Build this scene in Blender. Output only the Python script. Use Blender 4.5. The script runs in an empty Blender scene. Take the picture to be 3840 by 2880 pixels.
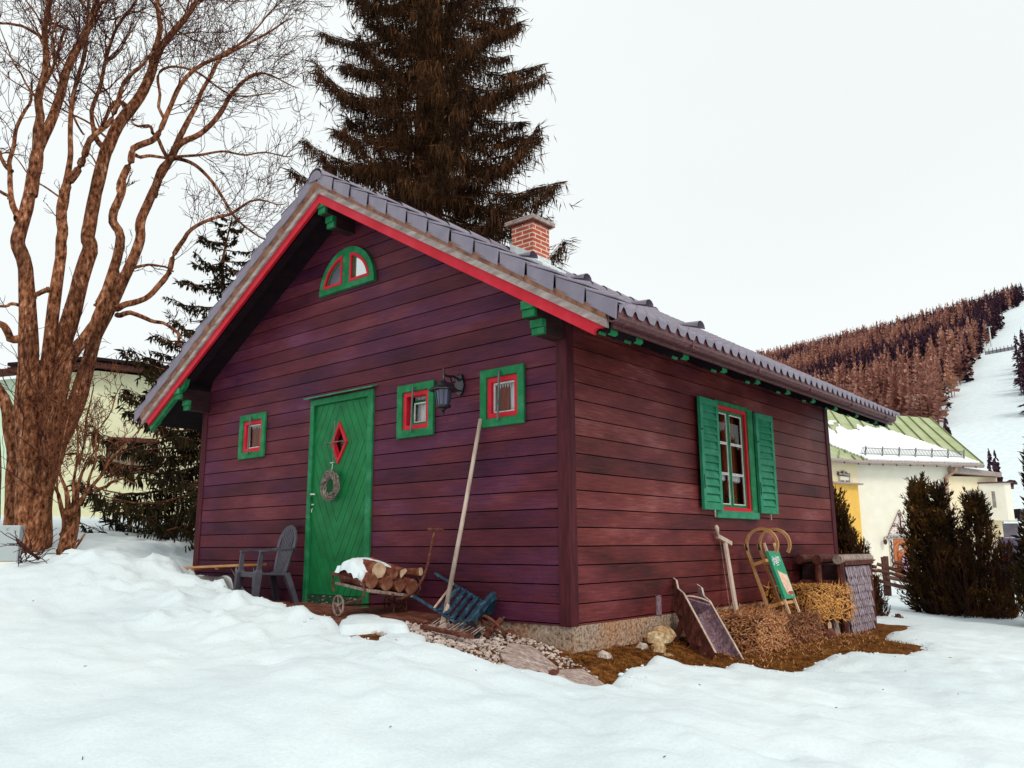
import bpy, math, random
import numpy as np
from mathutils import Vector, Matrix, noise as mn
random.seed(7); np.random.seed(7)
PI = math.pi
sc = bpy.context.scene
COL = sc.collection

# ------------------------------------------------------------------ camera
CAM = (3.8199, -5.1425, 0.0113); YAW, PITCH, ROLL = -0.707, 0.1945, -0.0049; F = 3064.19
def cam_axes():
    cy, sy, cp, sp = math.cos(YAW), math.sin(YAW), math.cos(PITCH), math.sin(PITCH)
    fwd = Vector((sy*cp, cy*cp, sp)); right = Vector((cy, -sy, 0)); up = right.cross(fwd)
    cr, sr = math.cos(ROLL), math.sin(ROLL)
    return right*cr + up*sr, up*cr - right*sr, fwd
CR, CU, CF = cam_axes(); CP = Vector(CAM)
cam = bpy.data.cameras.new("camera"); co = bpy.data.objects.new("camera", cam); COL.objects.link(co)
m = Matrix((CR, CU, -CF)).transposed().to_4x4(); m.translation = CP; co.matrix_world = m
cam.sensor_width = 36; cam.lens = 36*F/3840; cam.clip_start = .05; cam.clip_end = 5000
sc.camera = co

# ------------------------------------------------------------------ world and sun
SUN_EL, SUN_AZ = math.radians(50), math.radians(112)     # azimuth measured from +y towards +x
w = bpy.data.worlds.new("World"); sc.world = w; w.use_nodes = True
nt = w.node_tree; nt.nodes.clear()
sky = nt.nodes.new('ShaderNodeTexSky'); sky.sky_type = 'NISHITA'; sky.sun_disc = False
sky.sun_elevation = SUN_EL; sky.sun_rotation = SUN_AZ; sky.dust_density = 3; sky.air_density = 1
tcw = nt.nodes.new('ShaderNodeTexCoord'); mpw = nt.nodes.new('ShaderNodeMapping'); mpw.inputs['Scale'].default_value = (1, 1, 2.5)
nzw = nt.nodes.new('ShaderNodeTexNoise'); nzw.inputs['Scale'].default_value = 1.1; nzw.inputs['Detail'].default_value = 3
crw = nt.nodes.new('ShaderNodeValToRGB'); crw.color_ramp.elements[0].position = .25; crw.color_ramp.elements[1].position = .6
crw.color_ramp.elements[0].color = (.93, .93, .93, 1); crw.color_ramp.elements[1].color = (.99, .99, .99, 1)
mixw = nt.nodes.new('ShaderNodeMixRGB'); mixw.inputs[2].default_value = (8.75, 9.15, 9.1, 1)   # high thin cloud over most of the sky
bg = nt.nodes.new('ShaderNodeBackground'); bg.inputs['Strength'].default_value = .1
ow = nt.nodes.new('ShaderNodeOutputWorld')
L = nt.links.new
L(tcw.outputs['Generated'], mpw.inputs[0]); L(mpw.outputs[0], nzw.inputs['Vector']); L(nzw.outputs['Fac'], crw.inputs[0])
dotw = nt.nodes.new('ShaderNodeVectorMath'); dotw.operation = 'DOT_PRODUCT'; dv = (CF + CR*((3600-1920)/F) - CU*((-300-1440)/F)).normalized(); dotw.inputs[1].default_value = dv
nrw = nt.nodes.new('ShaderNodeVectorMath'); nrw.operation = 'NORMALIZE'; L(tcw.outputs['Generated'], nrw.inputs[0]); L(nrw.outputs[0], dotw.inputs[0])
rgw = nt.nodes.new('ShaderNodeValToRGB'); rgw.color_ramp.interpolation = 'EASE'; rgw.color_ramp.elements[0].position = .86; rgw.color_ramp.elements[0].color = (1, 1, 1, 1); rgw.color_ramp.elements[1].position = 1; rgw.color_ramp.elements[1].color = (.955, .955, .955, 1)
L(dotw.outputs['Value'], rgw.inputs[0]); muw = nt.nodes.new('ShaderNodeMixRGB'); muw.blend_type = 'MULTIPLY'; muw.inputs[0].default_value = 1; L(crw.outputs[0], muw.inputs[1]); L(rgw.outputs[0], muw.inputs[2])   # the cloud veil thins out in one part of the sky
L(muw.outputs[0], mixw.inputs[0]); L(sky.outputs[0], mixw.inputs[1]); L(mixw.outputs[0], bg.inputs[0]); L(bg.outputs[0], ow.inputs[0])
sun = bpy.data.lights.new("sun", 'SUN'); sun.energy = 1.5; sun.angle = math.radians(18); sun.color = (1, .93, .82)
so = bpy.data.objects.new("sun", sun); COL.objects.link(so)
sd = Vector((math.sin(SUN_AZ)*math.cos(SUN_EL), math.cos(SUN_AZ)*math.cos(SUN_EL), math.sin(SUN_EL)))
so.rotation_euler = sd.to_track_quat('Z', 'Y').to_euler(); so.location = (6, -4, 12)
sc.view_settings.view_transform = 'Standard'; sc.view_settings.look = 'None'
sc.view_settings.exposure = 0.14; sc.view_settings.gamma = 1
sc.cycles.max_bounces = 6; sc.cycles.transparent_max_bounces = 12
sc.cycles.use_denoising = True

# ------------------------------------------------------------------ measuring helpers (photo pixel + known plane -> point in the place)
def ray(x, y): return CF + CR*((x-1920)/F) - CU*((y-1440)/F)
def plane(x, y, n, p0):
    d = ray(x, y); n = Vector(n); return CP + d*((Vector(p0)-CP).dot(n)/d.dot(n))
def PY(x, y, Y=0): return plane(x, y, (0, 1, 0), (0, Y, 0))
def PX(x, y, X=0): return plane(x, y, (1, 0, 0), (X, 0, 0))
def PZ(x, y, Z): return plane(x, y, (0, 0, 1), (0, 0, Z))
def AT(x, y, dist):
    d = ray(x, y); return CP + d*(dist/math.hypot(d.x, d.y))
def V(*a): return Vector(a)

# ------------------------------------------------------------------ mesh builder
class M:
    def __init__(s): s.v = []; s.f = []; s.mi = []; s.cur = 0
    def add(s, vs, fs):
        o = len(s.v); s.v += [tuple(p) for p in vs]
        for f in fs: s.f.append(tuple(i+o for i in f)); s.mi.append(s.cur)
        return s
    def hexa(s, p):      # 8 points: bottom 4 ccw, top 4 ccw
        return s.add(p, [(3,2,1,0),(4,5,6,7),(0,1,5,4),(1,2,6,5),(2,3,7,6),(3,0,4,7)])
    def box(s, x0, x1, y0, y1, z0, z1):
        return s.hexa([(x0,y0,z0),(x1,y0,z0),(x1,y1,z0),(x0,y1,z0),(x0,y0,z1),(x1,y0,z1),(x1,y1,z1),(x0,y1,z1)])
    def beam(s, a, b, w, h, up=(0,0,1), taper=1):
        a = Vector(a); b = Vector(b); d = (b-a).normalized(); u = Vector(up)
        sx = d.cross(u)
        if sx.length < 1e-4: sx = d.cross(Vector((1,0,0)))
        sx.normalize(); u = sx.cross(d).normalized()
        c = lambda p, k: [p - sx*w*k/2 - u*h*k/2, p + sx*w*k/2 - u*h*k/2, p + sx*w*k/2 + u*h*k/2, p - sx*w*k/2 + u*h*k/2]
        return s.hexa(c(a, 1) + c(b, taper))
    def tube(s, pts, rad, n=8, caps=True):
        pts = [Vector(p) for p in pts]; k = len(pts)
        if not hasattr(rad, '__len__'): rad = [rad]*k
        prev = None; vs = []
        for i, p in enumerate(pts):
            d = (pts[min(i+1, k-1)] - pts[max(i-1, 0)])
            if d.length < 1e-9: d = Vector((0,0,1))
            d.normalize()
            if prev is None:
                a = d.cross(Vector((0,0,1)))
                if a.length < .05: a = d.cross(Vector((1,0,0)))
            else: a = prev - d*prev.dot(d)
            if a.length < 1e-6: a = d.orthogonal()
            a.normalize(); b = d.cross(a); prev = a
            for j in range(n):
                t = 2*PI*j/n; vs.append(p + (a*math.cos(t) + b*math.sin(t))*rad[i])
        fs = []
        for i in range(k-1):
            for j in range(n):
                fs.append((i*n+j, i*n+(j+1)%n, (i+1)*n+(j+1)%n, (i+1)*n+j))
        if caps: fs += [tuple(range(n))[::-1], tuple(range((k-1)*n, k*n))]
        return s.add(vs, fs)
    def lathe(s, c, prof, n=16, axis=(0,0,1)):     # prof: (radius, height)
        c = Vector(c); ax = Vector(axis).normalized(); a = ax.orthogonal().normalized(); b = ax.cross(a); vs = []; fs = []
        for r, h in prof:
            for j in range(n):
                t = 2*PI*j/n; vs.append(c + ax*h + (a*math.cos(t)+b*math.sin(t))*r)
        for i in range(len(prof)-1):
            for j in range(n): fs.append((i*n+j, i*n+(j+1)%n, (i+1)*n+(j+1)%n, (i+1)*n+j))
        fs += [tuple(range(n))[::-1], tuple(range((len(prof)-1)*n, len(prof)*n))]
        return s.add(vs, fs)
    def prism(s, poly, ext):     # poly: list of 3d points, ext: vector
        e = Vector(ext); n = len(poly); P = [Vector(p) for p in poly]
        vs = P + [p+e for p in P]
        fs = [tuple(range(n))[::-1], tuple(range(n, 2*n))] + [(i, (i+1)%n, n+(i+1)%n, n+i) for i in range(n)]
        return s.add(vs, fs)
    def ring(s, outer, inner, ext):   # frame between two outlines of equal length
        e = Vector(ext); n = len(outer); O = [Vector(p) for p in outer]; I = [Vector(p) for p in inner]
        vs = O + I + [p+e for p in O] + [p+e for p in I]; fs = []
        for i in range(n):
            j = (i+1) % n
            fs += [(i, j, n+j, n+i), (2*n+i, 3*n+i, 3*n+j, 2*n+j), (i, 2*n+i, 2*n+j, j), (n+i, n+j, 3*n+j, 3*n+i)]
        return s.add(vs, fs)
    def build(s, name, mat=None, parent=None, smooth=False, bevel=0):
        me = bpy.data.meshes.new(name); me.from_pydata([tuple(v) for v in s.v], [], s.f); me.update()
        mats = mat if isinstance(mat, (list, tuple)) else [mat]
        for q in mats: me.materials.append(q)
        if len(mats) > 1: me.polygons.foreach_set('material_index', s.mi)
        if smooth: me.polygons.foreach_set('use_smooth', [True]*len(me.polygons))
        o = bpy.data.objects.new(name, me); COL.objects.link(o)
        if parent is not None:
            o.parent = parent; o.location = -WT(parent)
        if bevel:
            b = o.modifiers.new('bevel', 'BEVEL'); b.width = bevel; b.segments = 1; b.limit_method = 'ANGLE'; b.angle_limit = math.radians(50)
        return o
def WT(o):
    t = Vector((0,0,0))
    while o is not None: t += o.location; o = o.parent
    return t
def thing(name, label, cat, loc, group=None):
    o = bpy.data.objects.new(name, None); COL.objects.link(o); o.location = loc; o.empty_display_size = .2
    return tag(o, label, cat, group)
def tag(o, label, cat, group=None):
    o['label'] = label; o['category'] = cat
    if group: o['group'] = group
    return o
def struct(o, kind='structure'): o['kind'] = kind; return o
def shift(o, d):       # copy of a part shifted by d
    c = o.copy(); COL.objects.link(c); c.location = o.location + Vector(d); return c
def recenter(o):       # put the origin of a one-mesh thing at the bottom of its own mesh
    vs = [v.co for v in o.data.vertices]
    c = Vector((sum(v.x for v in vs)/len(vs), sum(v.y for v in vs)/len(vs), min(v.z for v in vs)))
    o.data.transform(Matrix.Translation(-c)); o.location = o.location + c; return o

# ------------------------------------------------------------------ materials
def nodes(name, rough=.6, spec=.3, metal=0):
    m = bpy.data.materials.new(name); m.use_nodes = True; t = m.node_tree; p = t.nodes['Principled BSDF']
    p.inputs['Roughness'].default_value = rough; p.inputs['Specular IOR Level'].default_value = spec; p.inputs['Metallic'].default_value = metal
    return m, t, p
def tex(t, kind, scale, det=4, vec=None, rough=.5):
    n = t.nodes.new(kind); n.inputs['Scale'].default_value = scale
    if 'Detail' in n.inputs: n.inputs['Detail'].default_value = det
    if 'Roughness' in n.inputs: n.inputs['Roughness'].default_value = rough
    if vec is not None: t.links.new(vec, n.inputs['Vector'])
    return n
def ramp(t, fac, stops):
    r = t.nodes.new('ShaderNodeValToRGB'); e = r.color_ramp.elements
    while len(e) < len(stops): e.new(.5)
    for i, (p, c) in enumerate(stops): e[i].position = p; e[i].color = (*c, 1)
    t.links.new(fac, r.inputs[0]); return r
def mapping(t, scale=(1,1,1), rot=(0,0,0)):
    c = t.nodes.new('ShaderNodeTexCoord'); mp = t.nodes.new('ShaderNodeMapping')
    mp.inputs['Scale'].default_value = scale; mp.inputs['Rotation'].default_value = rot
    t.links.new(c.outputs['Object'], mp.inputs[0]); return mp.outputs[0]
def mathn(t, op, a, b=None, c=None):
    n = t.nodes.new('ShaderNodeMath'); n.operation = op
    for i, q in enumerate((a, b, c)):
        if q is None: continue
        if isinstance(q, (int, float)): n.inputs[i].default_value = q
        else: t.links.new(q, n.inputs[i])
    return n.outputs[0]
def mixc(t, fac, a, b, typ='MIX'):
    n = t.nodes.new('ShaderNodeMixRGB'); n.blend_type = typ
    for i, q in ((0, fac), (1, a), (2, b)):
        if isinstance(q, (int, float)): n.inputs[i].default_value = q
        elif isinstance(q, tuple): n.inputs[i].default_value = (*q, 1)
        else: t.links.new(q, n.inputs[i])
    return n.outputs[0]
def bump(t, p, h, strength=.3, dist=.01):
    b = t.nodes.new('ShaderNodeBump'); b.inputs['Strength'].default_value = strength; b.inputs['Distance'].default_value = dist
    t.links.new(h, b.inputs['Height']); t.links.new(b.outputs[0], p.inputs['Normal']); return b
def mottled(name, stops, scale=8, rough=.6, spec=.3, stretch=(1,1,1), det=6, bs=.3, bd=.01, metal=0, scale2=None):
    m, t, p = nodes(name, rough, spec, metal); v = mapping(t, stretch)
    n = tex(t, 'ShaderNodeTexNoise', scale, det, v, .6); r = ramp(t, n.outputs['Fac'], stops)
    c = r.outputs[0]
    if scale2:
        n2 = tex(t, 'ShaderNodeTexNoise', scale2, 5, v, .6)
        r2 = ramp(t, n2.outputs['Fac'], [(.35, (.55,.55,.55)), (.62, (1.25,1.25,1.25))]); c = mixc(t, 1, c, r2.outputs[0], 'MULTIPLY')
    t.links.new(c, p.inputs['Base Color']); bump(t, p, n.outputs['Fac'], bs, bd); return m

def stained(name, stops, boards=.145, along='x', sheen=.12, cool=(.07,.016,.055), wornc=(.30,.15,.16)):
    """stained softwood boards: each board its own tone, grain, knots, worn streaks"""
    m, t, p = nodes(name, .55, sheen)
    st = (1.2, 8, 22) if along == 'x' else (8, 1.2, 22)
    v = mapping(t, (1,1,1)); vs = mapping(t, st)
    sep = t.nodes.new('ShaderNodeSeparateXYZ'); t.links.new(v, sep.inputs[0])
    idx = mathn(t, 'FLOOR', mathn(t, 'DIVIDE', sep.outputs['Z'], boards))
    wn = t.nodes.new('ShaderNodeTexWhiteNoise'); wn.noise_dimensions = '1D'; t.links.new(idx, wn.inputs['W'])
    big = tex(t, 'ShaderNodeTexNoise', 1.3, 3, mapping(t, (1,1,2.5)), .5)
    grain = tex(t, 'ShaderNodeTexNoise', 3.2, 8, vs, .68)
    g = mathn(t, 'ADD', mathn(t, 'MULTIPLY', big.outputs['Fac'], .48), mathn(t, 'ADD', mathn(t, 'MULTIPLY', grain.outputs['Fac'], .48), mathn(t, 'MULTIPLY', wn.outputs['Value'], .14)))
    r = ramp(t, g, stops)
    kn = tex(t, 'ShaderNodeTexVoronoi', 1.0, 0, mapping(t, (2.6, 2.6, 6.9)))
    kr = ramp(t, kn.outputs['Distance'], [(.025, (.45,.42,.4)), (.06, (1,1,1))])
    c = mixc(t, 1, r.outputs[0], kr.outputs[0], 'MULTIPLY')
    fine = tex(t, 'ShaderNodeTexNoise', 9, 6, vs, .75)
    hue = tex(t, 'ShaderNodeTexNoise', .9, 4, mapping(t, (1,1,3.2), (0,0,.4)), .6); hr = ramp(t, hue.outputs['Fac'], [(.44, (0,0,0)), (.64, (.65,.65,.65))])
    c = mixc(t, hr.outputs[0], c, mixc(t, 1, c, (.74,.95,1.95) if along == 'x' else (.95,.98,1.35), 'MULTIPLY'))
    worn = ramp(t, fine.outputs['Fac'], [(.58, (0,0,0)), (.70, (.55,.55,.55))])
    wm = tex(t, 'ShaderNodeTexNoise', 1.7, 3, mapping(t, (1,1,1.5), (.3,0,.2))); wmr = ramp(t, wm.outputs['Fac'], [(.40, (.12,.12,.12)), (.66, (1,1,1))])
    c = mixc(t, mixc(t, 1, worn.outputs[0], wmr.outputs[0], 'MULTIPLY'), c, wornc)
    crk = tex(t, 'ShaderNodeTexNoise', 2.4, 5, mapping(t, (3, 14, 60) if along == 'x' else (14, 3, 60)), .8); ck = ramp(t, crk.outputs['Fac'], [(.30, (.35,.3,.3)), (.36, (1,1,1))])
    c = mixc(t, 1, c, ck.outputs[0], 'MULTIPLY')
    t.links.new(c, p.inputs['Base Color'])
    bump(t, p, mathn(t, 'ADD', fine.outputs['Fac'], grain.outputs['Fac']), .35, .004)
    rr = ramp(t, grain.outputs['Fac'], [(.3, (.38,.38,.38)), (.7, (.6,.6,.6))]); t.links.new(rr.outputs[0], p.inputs['Roughness'])
    return m
MAT = {}
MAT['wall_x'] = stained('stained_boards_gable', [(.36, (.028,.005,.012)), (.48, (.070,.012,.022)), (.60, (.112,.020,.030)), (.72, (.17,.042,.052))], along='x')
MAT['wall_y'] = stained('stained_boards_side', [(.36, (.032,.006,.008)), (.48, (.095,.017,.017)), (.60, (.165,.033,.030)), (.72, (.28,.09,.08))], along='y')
MAT['trim'] = mottled('stained_trim', [(.3, (.04,.008,.013)), (.7, (.095,.018,.024))], 5, .6, .12, (6,6,.8), bs=.2, bd=.003)
MAT['dark'] = mottled('dark_wood_eave_shade', [(.3, (.006,.003,.006)), (.7, (.016,.007,.010))], 6, .7, .15, (1,1,3))  # dark wood taken near black: the shade under the eaves is in its colour
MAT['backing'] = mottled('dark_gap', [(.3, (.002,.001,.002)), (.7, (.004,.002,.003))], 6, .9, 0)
MAT['purlin'] = mottled('brown_beam', [(.3, (.02,.008,.010)), (.7, (.05,.018,.020))], 6, .6, .2, (1,1,3))
MAT['green'] = mottled('green_paint', [(.3, (.005,.12,.038)), (.5, (.008,.165,.055)), (.66, (.03,.21,.09)), (.8, (.10,.30,.17))], 9, .55, .2, (1,1,1), bs=.15, bd=.004)
MAT['shutter'] = mottled('shutter_green_paint', [(.3, (.014,.17,.085)), (.5, (.022,.22,.115)), (.68, (.05,.27,.16)), (.82, (.14,.36,.24))], 9, .55, .2, (1,1,1), bs=.15, bd=.004)
MAT['red'] = mottled('red_paint', [(.3, (.46,.008,.018)), (.55, (.56,.014,.032)), (.75, (.60,.035,.055))], 4, .5, .2, bs=.12, bd=.004)
MAT['grayboard'] = mottled('weathered_grey_board', [(.28, (.20,.14,.125)), (.5, (.34,.27,.25)), (.75, (.50,.45,.42))], 5, .75, .2, (1.2,5,4), bs=.4, bd=.004)
MAT['rustboard'] = mottled('lichen_brown_edge', [(.3, (.13,.055,.035)), (.5, (.28,.13,.085)), (.75, (.38,.22,.16))], 12, .8, .1, bs=.6, bd=.006)
MAT['tile'] = mottled('grey_violet_roof_tile', [(.3, (.165,.14,.185)), (.5, (.20,.175,.225)), (.75, (.25,.22,.27))], 5, .5, .4, bs=.12, bd=.003)
MAT['gutter'] = mottled('brown_gutter', [(.3, (.055,.018,.020)), (.5, (.10,.032,.036)), (.75, (.17,.07,.075))], 9, .5, .35, (1,3,6), bs=.3, bd=.003)
MAT['lightiron'] = mottled('light_grey_iron', [(.3, (.12,.13,.13)), (.7, (.25,.27,.27))], 3, .6, .4)
MAT['straw_red'] = mottled('reddish_straw', [(.3, (.06,.016,.009)), (.48, (.22,.075,.035)), (.64, (.55,.28,.15))], 45, .8, .1)
MAT['iron'] = mottled('dark_iron', [(.3, (.012,.015,.016)), (.7, (.035,.04,.04))], 20, .5, .4, metal=.3)
MAT['barblack'] = mottled('grey_green_bar', [(.3, (.05,.07,.06)), (.7, (.14,.17,.15))], 20, .5, .4)
MAT['black_paint'] = mottled('black_gloss_paint', [(.3, (.006,.006,.008)), (.7, (.014,.014,.018))], 20, .3, .6)
MAT['steel'] = mottled('galvanised_steel', [(.3, (.22,.24,.25)), (.7, (.42,.45,.46))], 25, .45, .5, metal=.4)
MAT['flash'] = mottled('zinc_flashing', [(.3, (.50,.56,.56)), (.7, (.72,.78,.78))], 12, .5, .4, metal=.1)
MAT['white_trim'] = mottled('white_window_paint', [(.3, (.5,.5,.48)), (.7, (.75,.76,.72))], 20, .5, .3)
MAT['curtain'] = mottled('red_brown_curtain', [(.3, (.14,.025,.012)), (.7, (.30,.07,.03))], 3, .9, 0, (8,8,1))
MAT['lace'] = mottled('white_curtain', [(.3, (.55,.52,.54)), (.7, (.8,.78,.8))], 12, .9, 0, (8,8,1))
MAT['curt_dk'] = mottled('brown_curtain', [(.3, (.05,.012,.008)), (.7, (.13,.035,.02))], 3, .9, 0, (8,8,1))
MAT['bark'] = mottled('brown_bark', [(.34, (.03,.009,.004)), (.46, (.16,.055,.025)), (.60, (.36,.15,.075)), (.70, (.52,.33,.24))], 21, .9, .1, (1,1,.45), det=10, bs=1, bd=.045, scale2=3)
MAT['twig'] = mottled('dark_twig_bark', [(.3, (.035,.012,.010)), (.7, (.10,.035,.026))], 7, .9, .05)
MAT['bush_twig'] = mottled('red_brown_twig', [(.3, (.10,.032,.016)), (.7, (.24,.09,.05))], 7, .9, .05)
MAT['needle'] = mottled('brown_green_needles', [(.3, (.012,.005,.003)), (.5, (.048,.020,.008)), (.7, (.125,.052,.018))], 1.6, .8, .1, scale2=9)
MAT['needle_dk'] = mottled('dark_spruce_needles', [(.3, (.008,.006,.004)), (.5, (.024,.018,.008)), (.7, (.07,.045,.014))], 1.6, .8, .1, scale2=9)
MAT['thuja'] = mottled('winter_thuja_foliage', [(.3, (.008,.006,.003)), (.5, (.036,.022,.006)), (.68, (.17,.08,.018))], 2.2, .8, .1, scale2=8)
MAT['plastic'] = mottled('grey_plastic', [(.3, (.045,.042,.06)), (.7, (.085,.08,.105))], 9, .4, .4, bs=.1)
MAT['orangewood'] = mottled('orange_varnished_wood', [(.3, (.45,.17,.05)), (.7, (.62,.30,.11))], 5, .4, .4, (1,1,1), bs=.15)
MAT['ash'] = mottled('bent_ash_wood', [(.3, (.42,.19,.06)), (.7, (.62,.33,.14))], 9, .4, .4, bs=.1)
MAT['ash_light'] = mottled('pale_ash_wood', [(.3, (.62,.40,.24)), (.7, (.78,.58,.40))], 9, .5, .3, bs=.1)
MAT['greywood'] = mottled('weathered_wood', [(.3, (.17,.11,.095)), (.5, (.30,.22,.19)), (.75, (.46,.37,.33))], 6, .8, .15, (3,3,1), bs=.5, bd=.004, scale2=25)
MAT['palewood'] = mottled('pale_handle_wood', [(.3, (.38,.28,.22)), (.7, (.62,.50,.42))], 6, .7, .2, (4,4,1), bs=.3, bd=.003)
MAT['darkwood'] = mottled('old_brown_wood', [(.3, (.035,.010,.008)), (.5, (.09,.024,.018)), (.75, (.17,.06,.045))], 6, .75, .2, (3,3,1), bs=.5, bd=.005, scale2=20)
MAT['trough_in'] = mottled('purple_grey_wood', [(.3, (.10,.055,.075)), (.5, (.20,.12,.15)), (.75, (.32,.22,.25))], 5, .75, .2, (4,4,1), bs=.6, bd=.006, scale2=20)
MAT['bluewood'] = mottled('faded_blue_paint', [(.3, (.004,.014,.028)), (.52, (.010,.040,.075)), (.72, (.07,.13,.18))], 9, .6, .3, (2,2,1), bs=.4, bd=.004, scale2=25)
MAT['rust'] = mottled('rusty_iron', [(.3, (.05,.014,.010)), (.55, (.13,.040,.024)), (.78, (.22,.09,.06))], 25, .8, .2, bs=.4, bd=.003)
MAT['logbark'] = mottled('log_bark', [(.3, (.06,.014,.010)), (.5, (.16,.045,.028)), (.66, (.26,.10,.06)), (.78, (.55,.38,.25))], 13, .85, .1, bs=.7, bd=.008)
MAT['logend'] = mottled('sawn_log_end', [(.3, (.08,.022,.015)), (.5, (.20,.075,.045)), (.75, (.45,.27,.17))], 14, .85, .1, bs=.4, bd=.004)
MAT['paleend'] = mottled('pale_split_log', [(.3, (.40,.24,.14)), (.7, (.70,.52,.36))], 14, .85, .1, bs=.4, bd=.004)
MAT['stone'] = mottled('pale_rock', [(.3, (.28,.22,.19)), (.5, (.45,.38,.33)), (.75, (.62,.57,.52))], 9, .9, .1, bs=.6, bd=.01, scale2=30)
MAT['ystone'] = mottled('yellow_stained_rock', [(.3, (.25,.12,.05)), (.5, (.48,.32,.17)), (.75, (.70,.60,.42))], 9, .9, .1, bs=.6, bd=.01, scale2=30)
MAT['slab'] = mottled('pale_stone_slab', [(.3, (.24,.16,.14)), (.5, (.38,.29,.26)), (.75, (.52,.44,.41))], 6, .9, .1, (1,3,3), bs=.9, bd=.012, scale2=25)
MAT['redslab'] = mottled('red_brown_stone', [(.3, (.06,.018,.014)), (.5, (.14,.045,.030)), (.75, (.24,.11,.08))], 7, .85, .15, (1,3,3), bs=.9, bd=.012, scale2=25)
MAT['pebble'] = mottled('pebble', [(.3, (.22,.15,.13)), (.5, (.44,.35,.31)), (.72, (.70,.62,.57))], 14, .85, .1)
MAT['straw'] = mottled('straw', [(.3, (.12,.030,.012)), (.48, (.40,.145,.055)), (.64, (.82,.48,.25))], 45, .8, .15)
MAT['straw_gold'] = mottled('golden_straw', [(.3, (.22,.06,.012)), (.48, (.58,.235,.055)), (.64, (.92,.56,.20))], 45, .8, .15)
MAT['straw_dk'] = mottled('straw_gap_shade', [(.3, (.025,.007,.004)), (.5, (.08,.026,.012)), (.7, (.20,.08,.04))], 30, .8, .15)  # bale core: shade in the gaps between strands, put into the colour
MAT['plaster_y'] = mottled('pale_green_yellow_plaster', [(.3, (.64,.63,.40)), (.7, (.74,.72,.50))], 3, .9, .1)
MAT['plaster_g'] = mottled('mint_plaster', [(.3, (.52,.66,.48)), (.7, (.62,.74,.58))], 3, .9, .1)
MAT['cream'] = mottled('cream_plaster', [(.3, (.78,.74,.62)), (.7, (.84,.80,.70))], 2, .9, .1, bs=.2, bd=.02)
MAT['warmcream'] = mottled('warm_cream_plaster', [(.3, (.80,.68,.46)), (.7, (.86,.74,.52))], 2, .9, .1)
MAT['yellow'] = mottled('ochre_yellow_plaster', [(.3, (.72,.42,.09)), (.7, (.80,.49,.12))], 2, .9, .1)
MAT['roofgreen'] = mottled('green_sheet_roof', [(.3, (.28,.33,.15)), (.5, (.35,.40,.20)), (.75, (.44,.48,.30))], 1.2, .5, .4)
MAT['snowbright'] = mottled('roof_snow', [(.3, (.80,.82,.84)), (.7, (.88,.89,.90))], 2, .9, .1)
MAT['winglass'] = mottled('far_window_glass', [(.3, (.10,.085,.08)), (.7, (.28,.24,.22))], 3, .15, .5)
MAT['orangedoor'] = mottled('orange_brown_door', [(.3, (.40,.10,.03)), (.7, (.58,.20,.07))], 3, .4, .4, (6,6,1))
MAT['signdark'] = mottled('dark_sign_wood', [(.3, (.06,.02,.02)), (.7, (.10,.035,.035))], 6, .7)
MAT['fencewood'] = mottled('fence_wood', [(.3, (.07,.028,.022)), (.7, (.18,.09,.07))], 6, .85, .1, (1,1,1))
def brick():
    m, t, p = nodes('chimney_brick', .85, .1)
    c = t.nodes.new('ShaderNodeTexCoord'); s = t.nodes.new('ShaderNodeSeparateXYZ'); t.links.new(c.outputs['Object'], s.inputs[0])
    cb = t.nodes.new('ShaderNodeCombineXYZ'); t.links.new(mathn(t, 'SUBTRACT', s.outputs['X'], s.outputs['Y']), cb.inputs[0]); t.links.new(s.outputs['Z'], cb.inputs[1])
    b = t.nodes.new('ShaderNodeTexBrick'); t.links.new(cb.outputs[0], b.inputs['Vector']); b.inputs['Scale'].default_value = 1
    b.inputs['Brick Width'].default_value = .225; b.inputs['Row Height'].default_value = .0585; b.inputs['Mortar Size'].default_value = .008; b.inputs['Mortar Smooth'].default_value = .1
    b.inputs['Color1'].default_value = (.40,.075,.045,1); b.inputs['Color2'].default_value = (.48,.12,.075,1); b.inputs['Mortar'].default_value = (.66,.52,.42,1)
    n = tex(t, 'ShaderNodeTexNoise', 14, 5, mapping(t)); r = ramp(t, n.outputs['Fac'], [(.3, (.8,.8,.8)), (.7, (1.15,1.15,1.15))])
    t.links.new(mixc(t, 1, b.outputs['Color'], r.outputs[0], 'MULTIPLY'), p.inputs['Base Color']); bump(t, p, b.outputs['Fac'], -.4, .006); return m
MAT['brick'] = brick()
def plinth():
    m, t, p = nodes('rough_cast_plinth', .95, .05); v = mapping(t)
    n = tex(t, 'ShaderNodeTexNoise', 38, 6, v, .65); n2 = tex(t, 'ShaderNodeTexNoise', 2.5, 3, v)
    r = ramp(t, n.outputs['Fac'], [(.33, (.10,.055,.035)), (.45, (.34,.24,.18)), (.6, (.48,.38,.30)), (.75, (.60,.52,.44))])
    r2 = ramp(t, n2.outputs['Fac'], [(.35, (1.1,.78,.55)), (.6, (1,1,1))])
    t.links.new(mixc(t, 1, r.outputs[0], r2.outputs[0], 'MULTIPLY'), p.inputs['Base Color']); bump(t, p, n.outputs['Fac'], 1, .02); return m
MAT['plinth'] = plinth()
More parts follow.
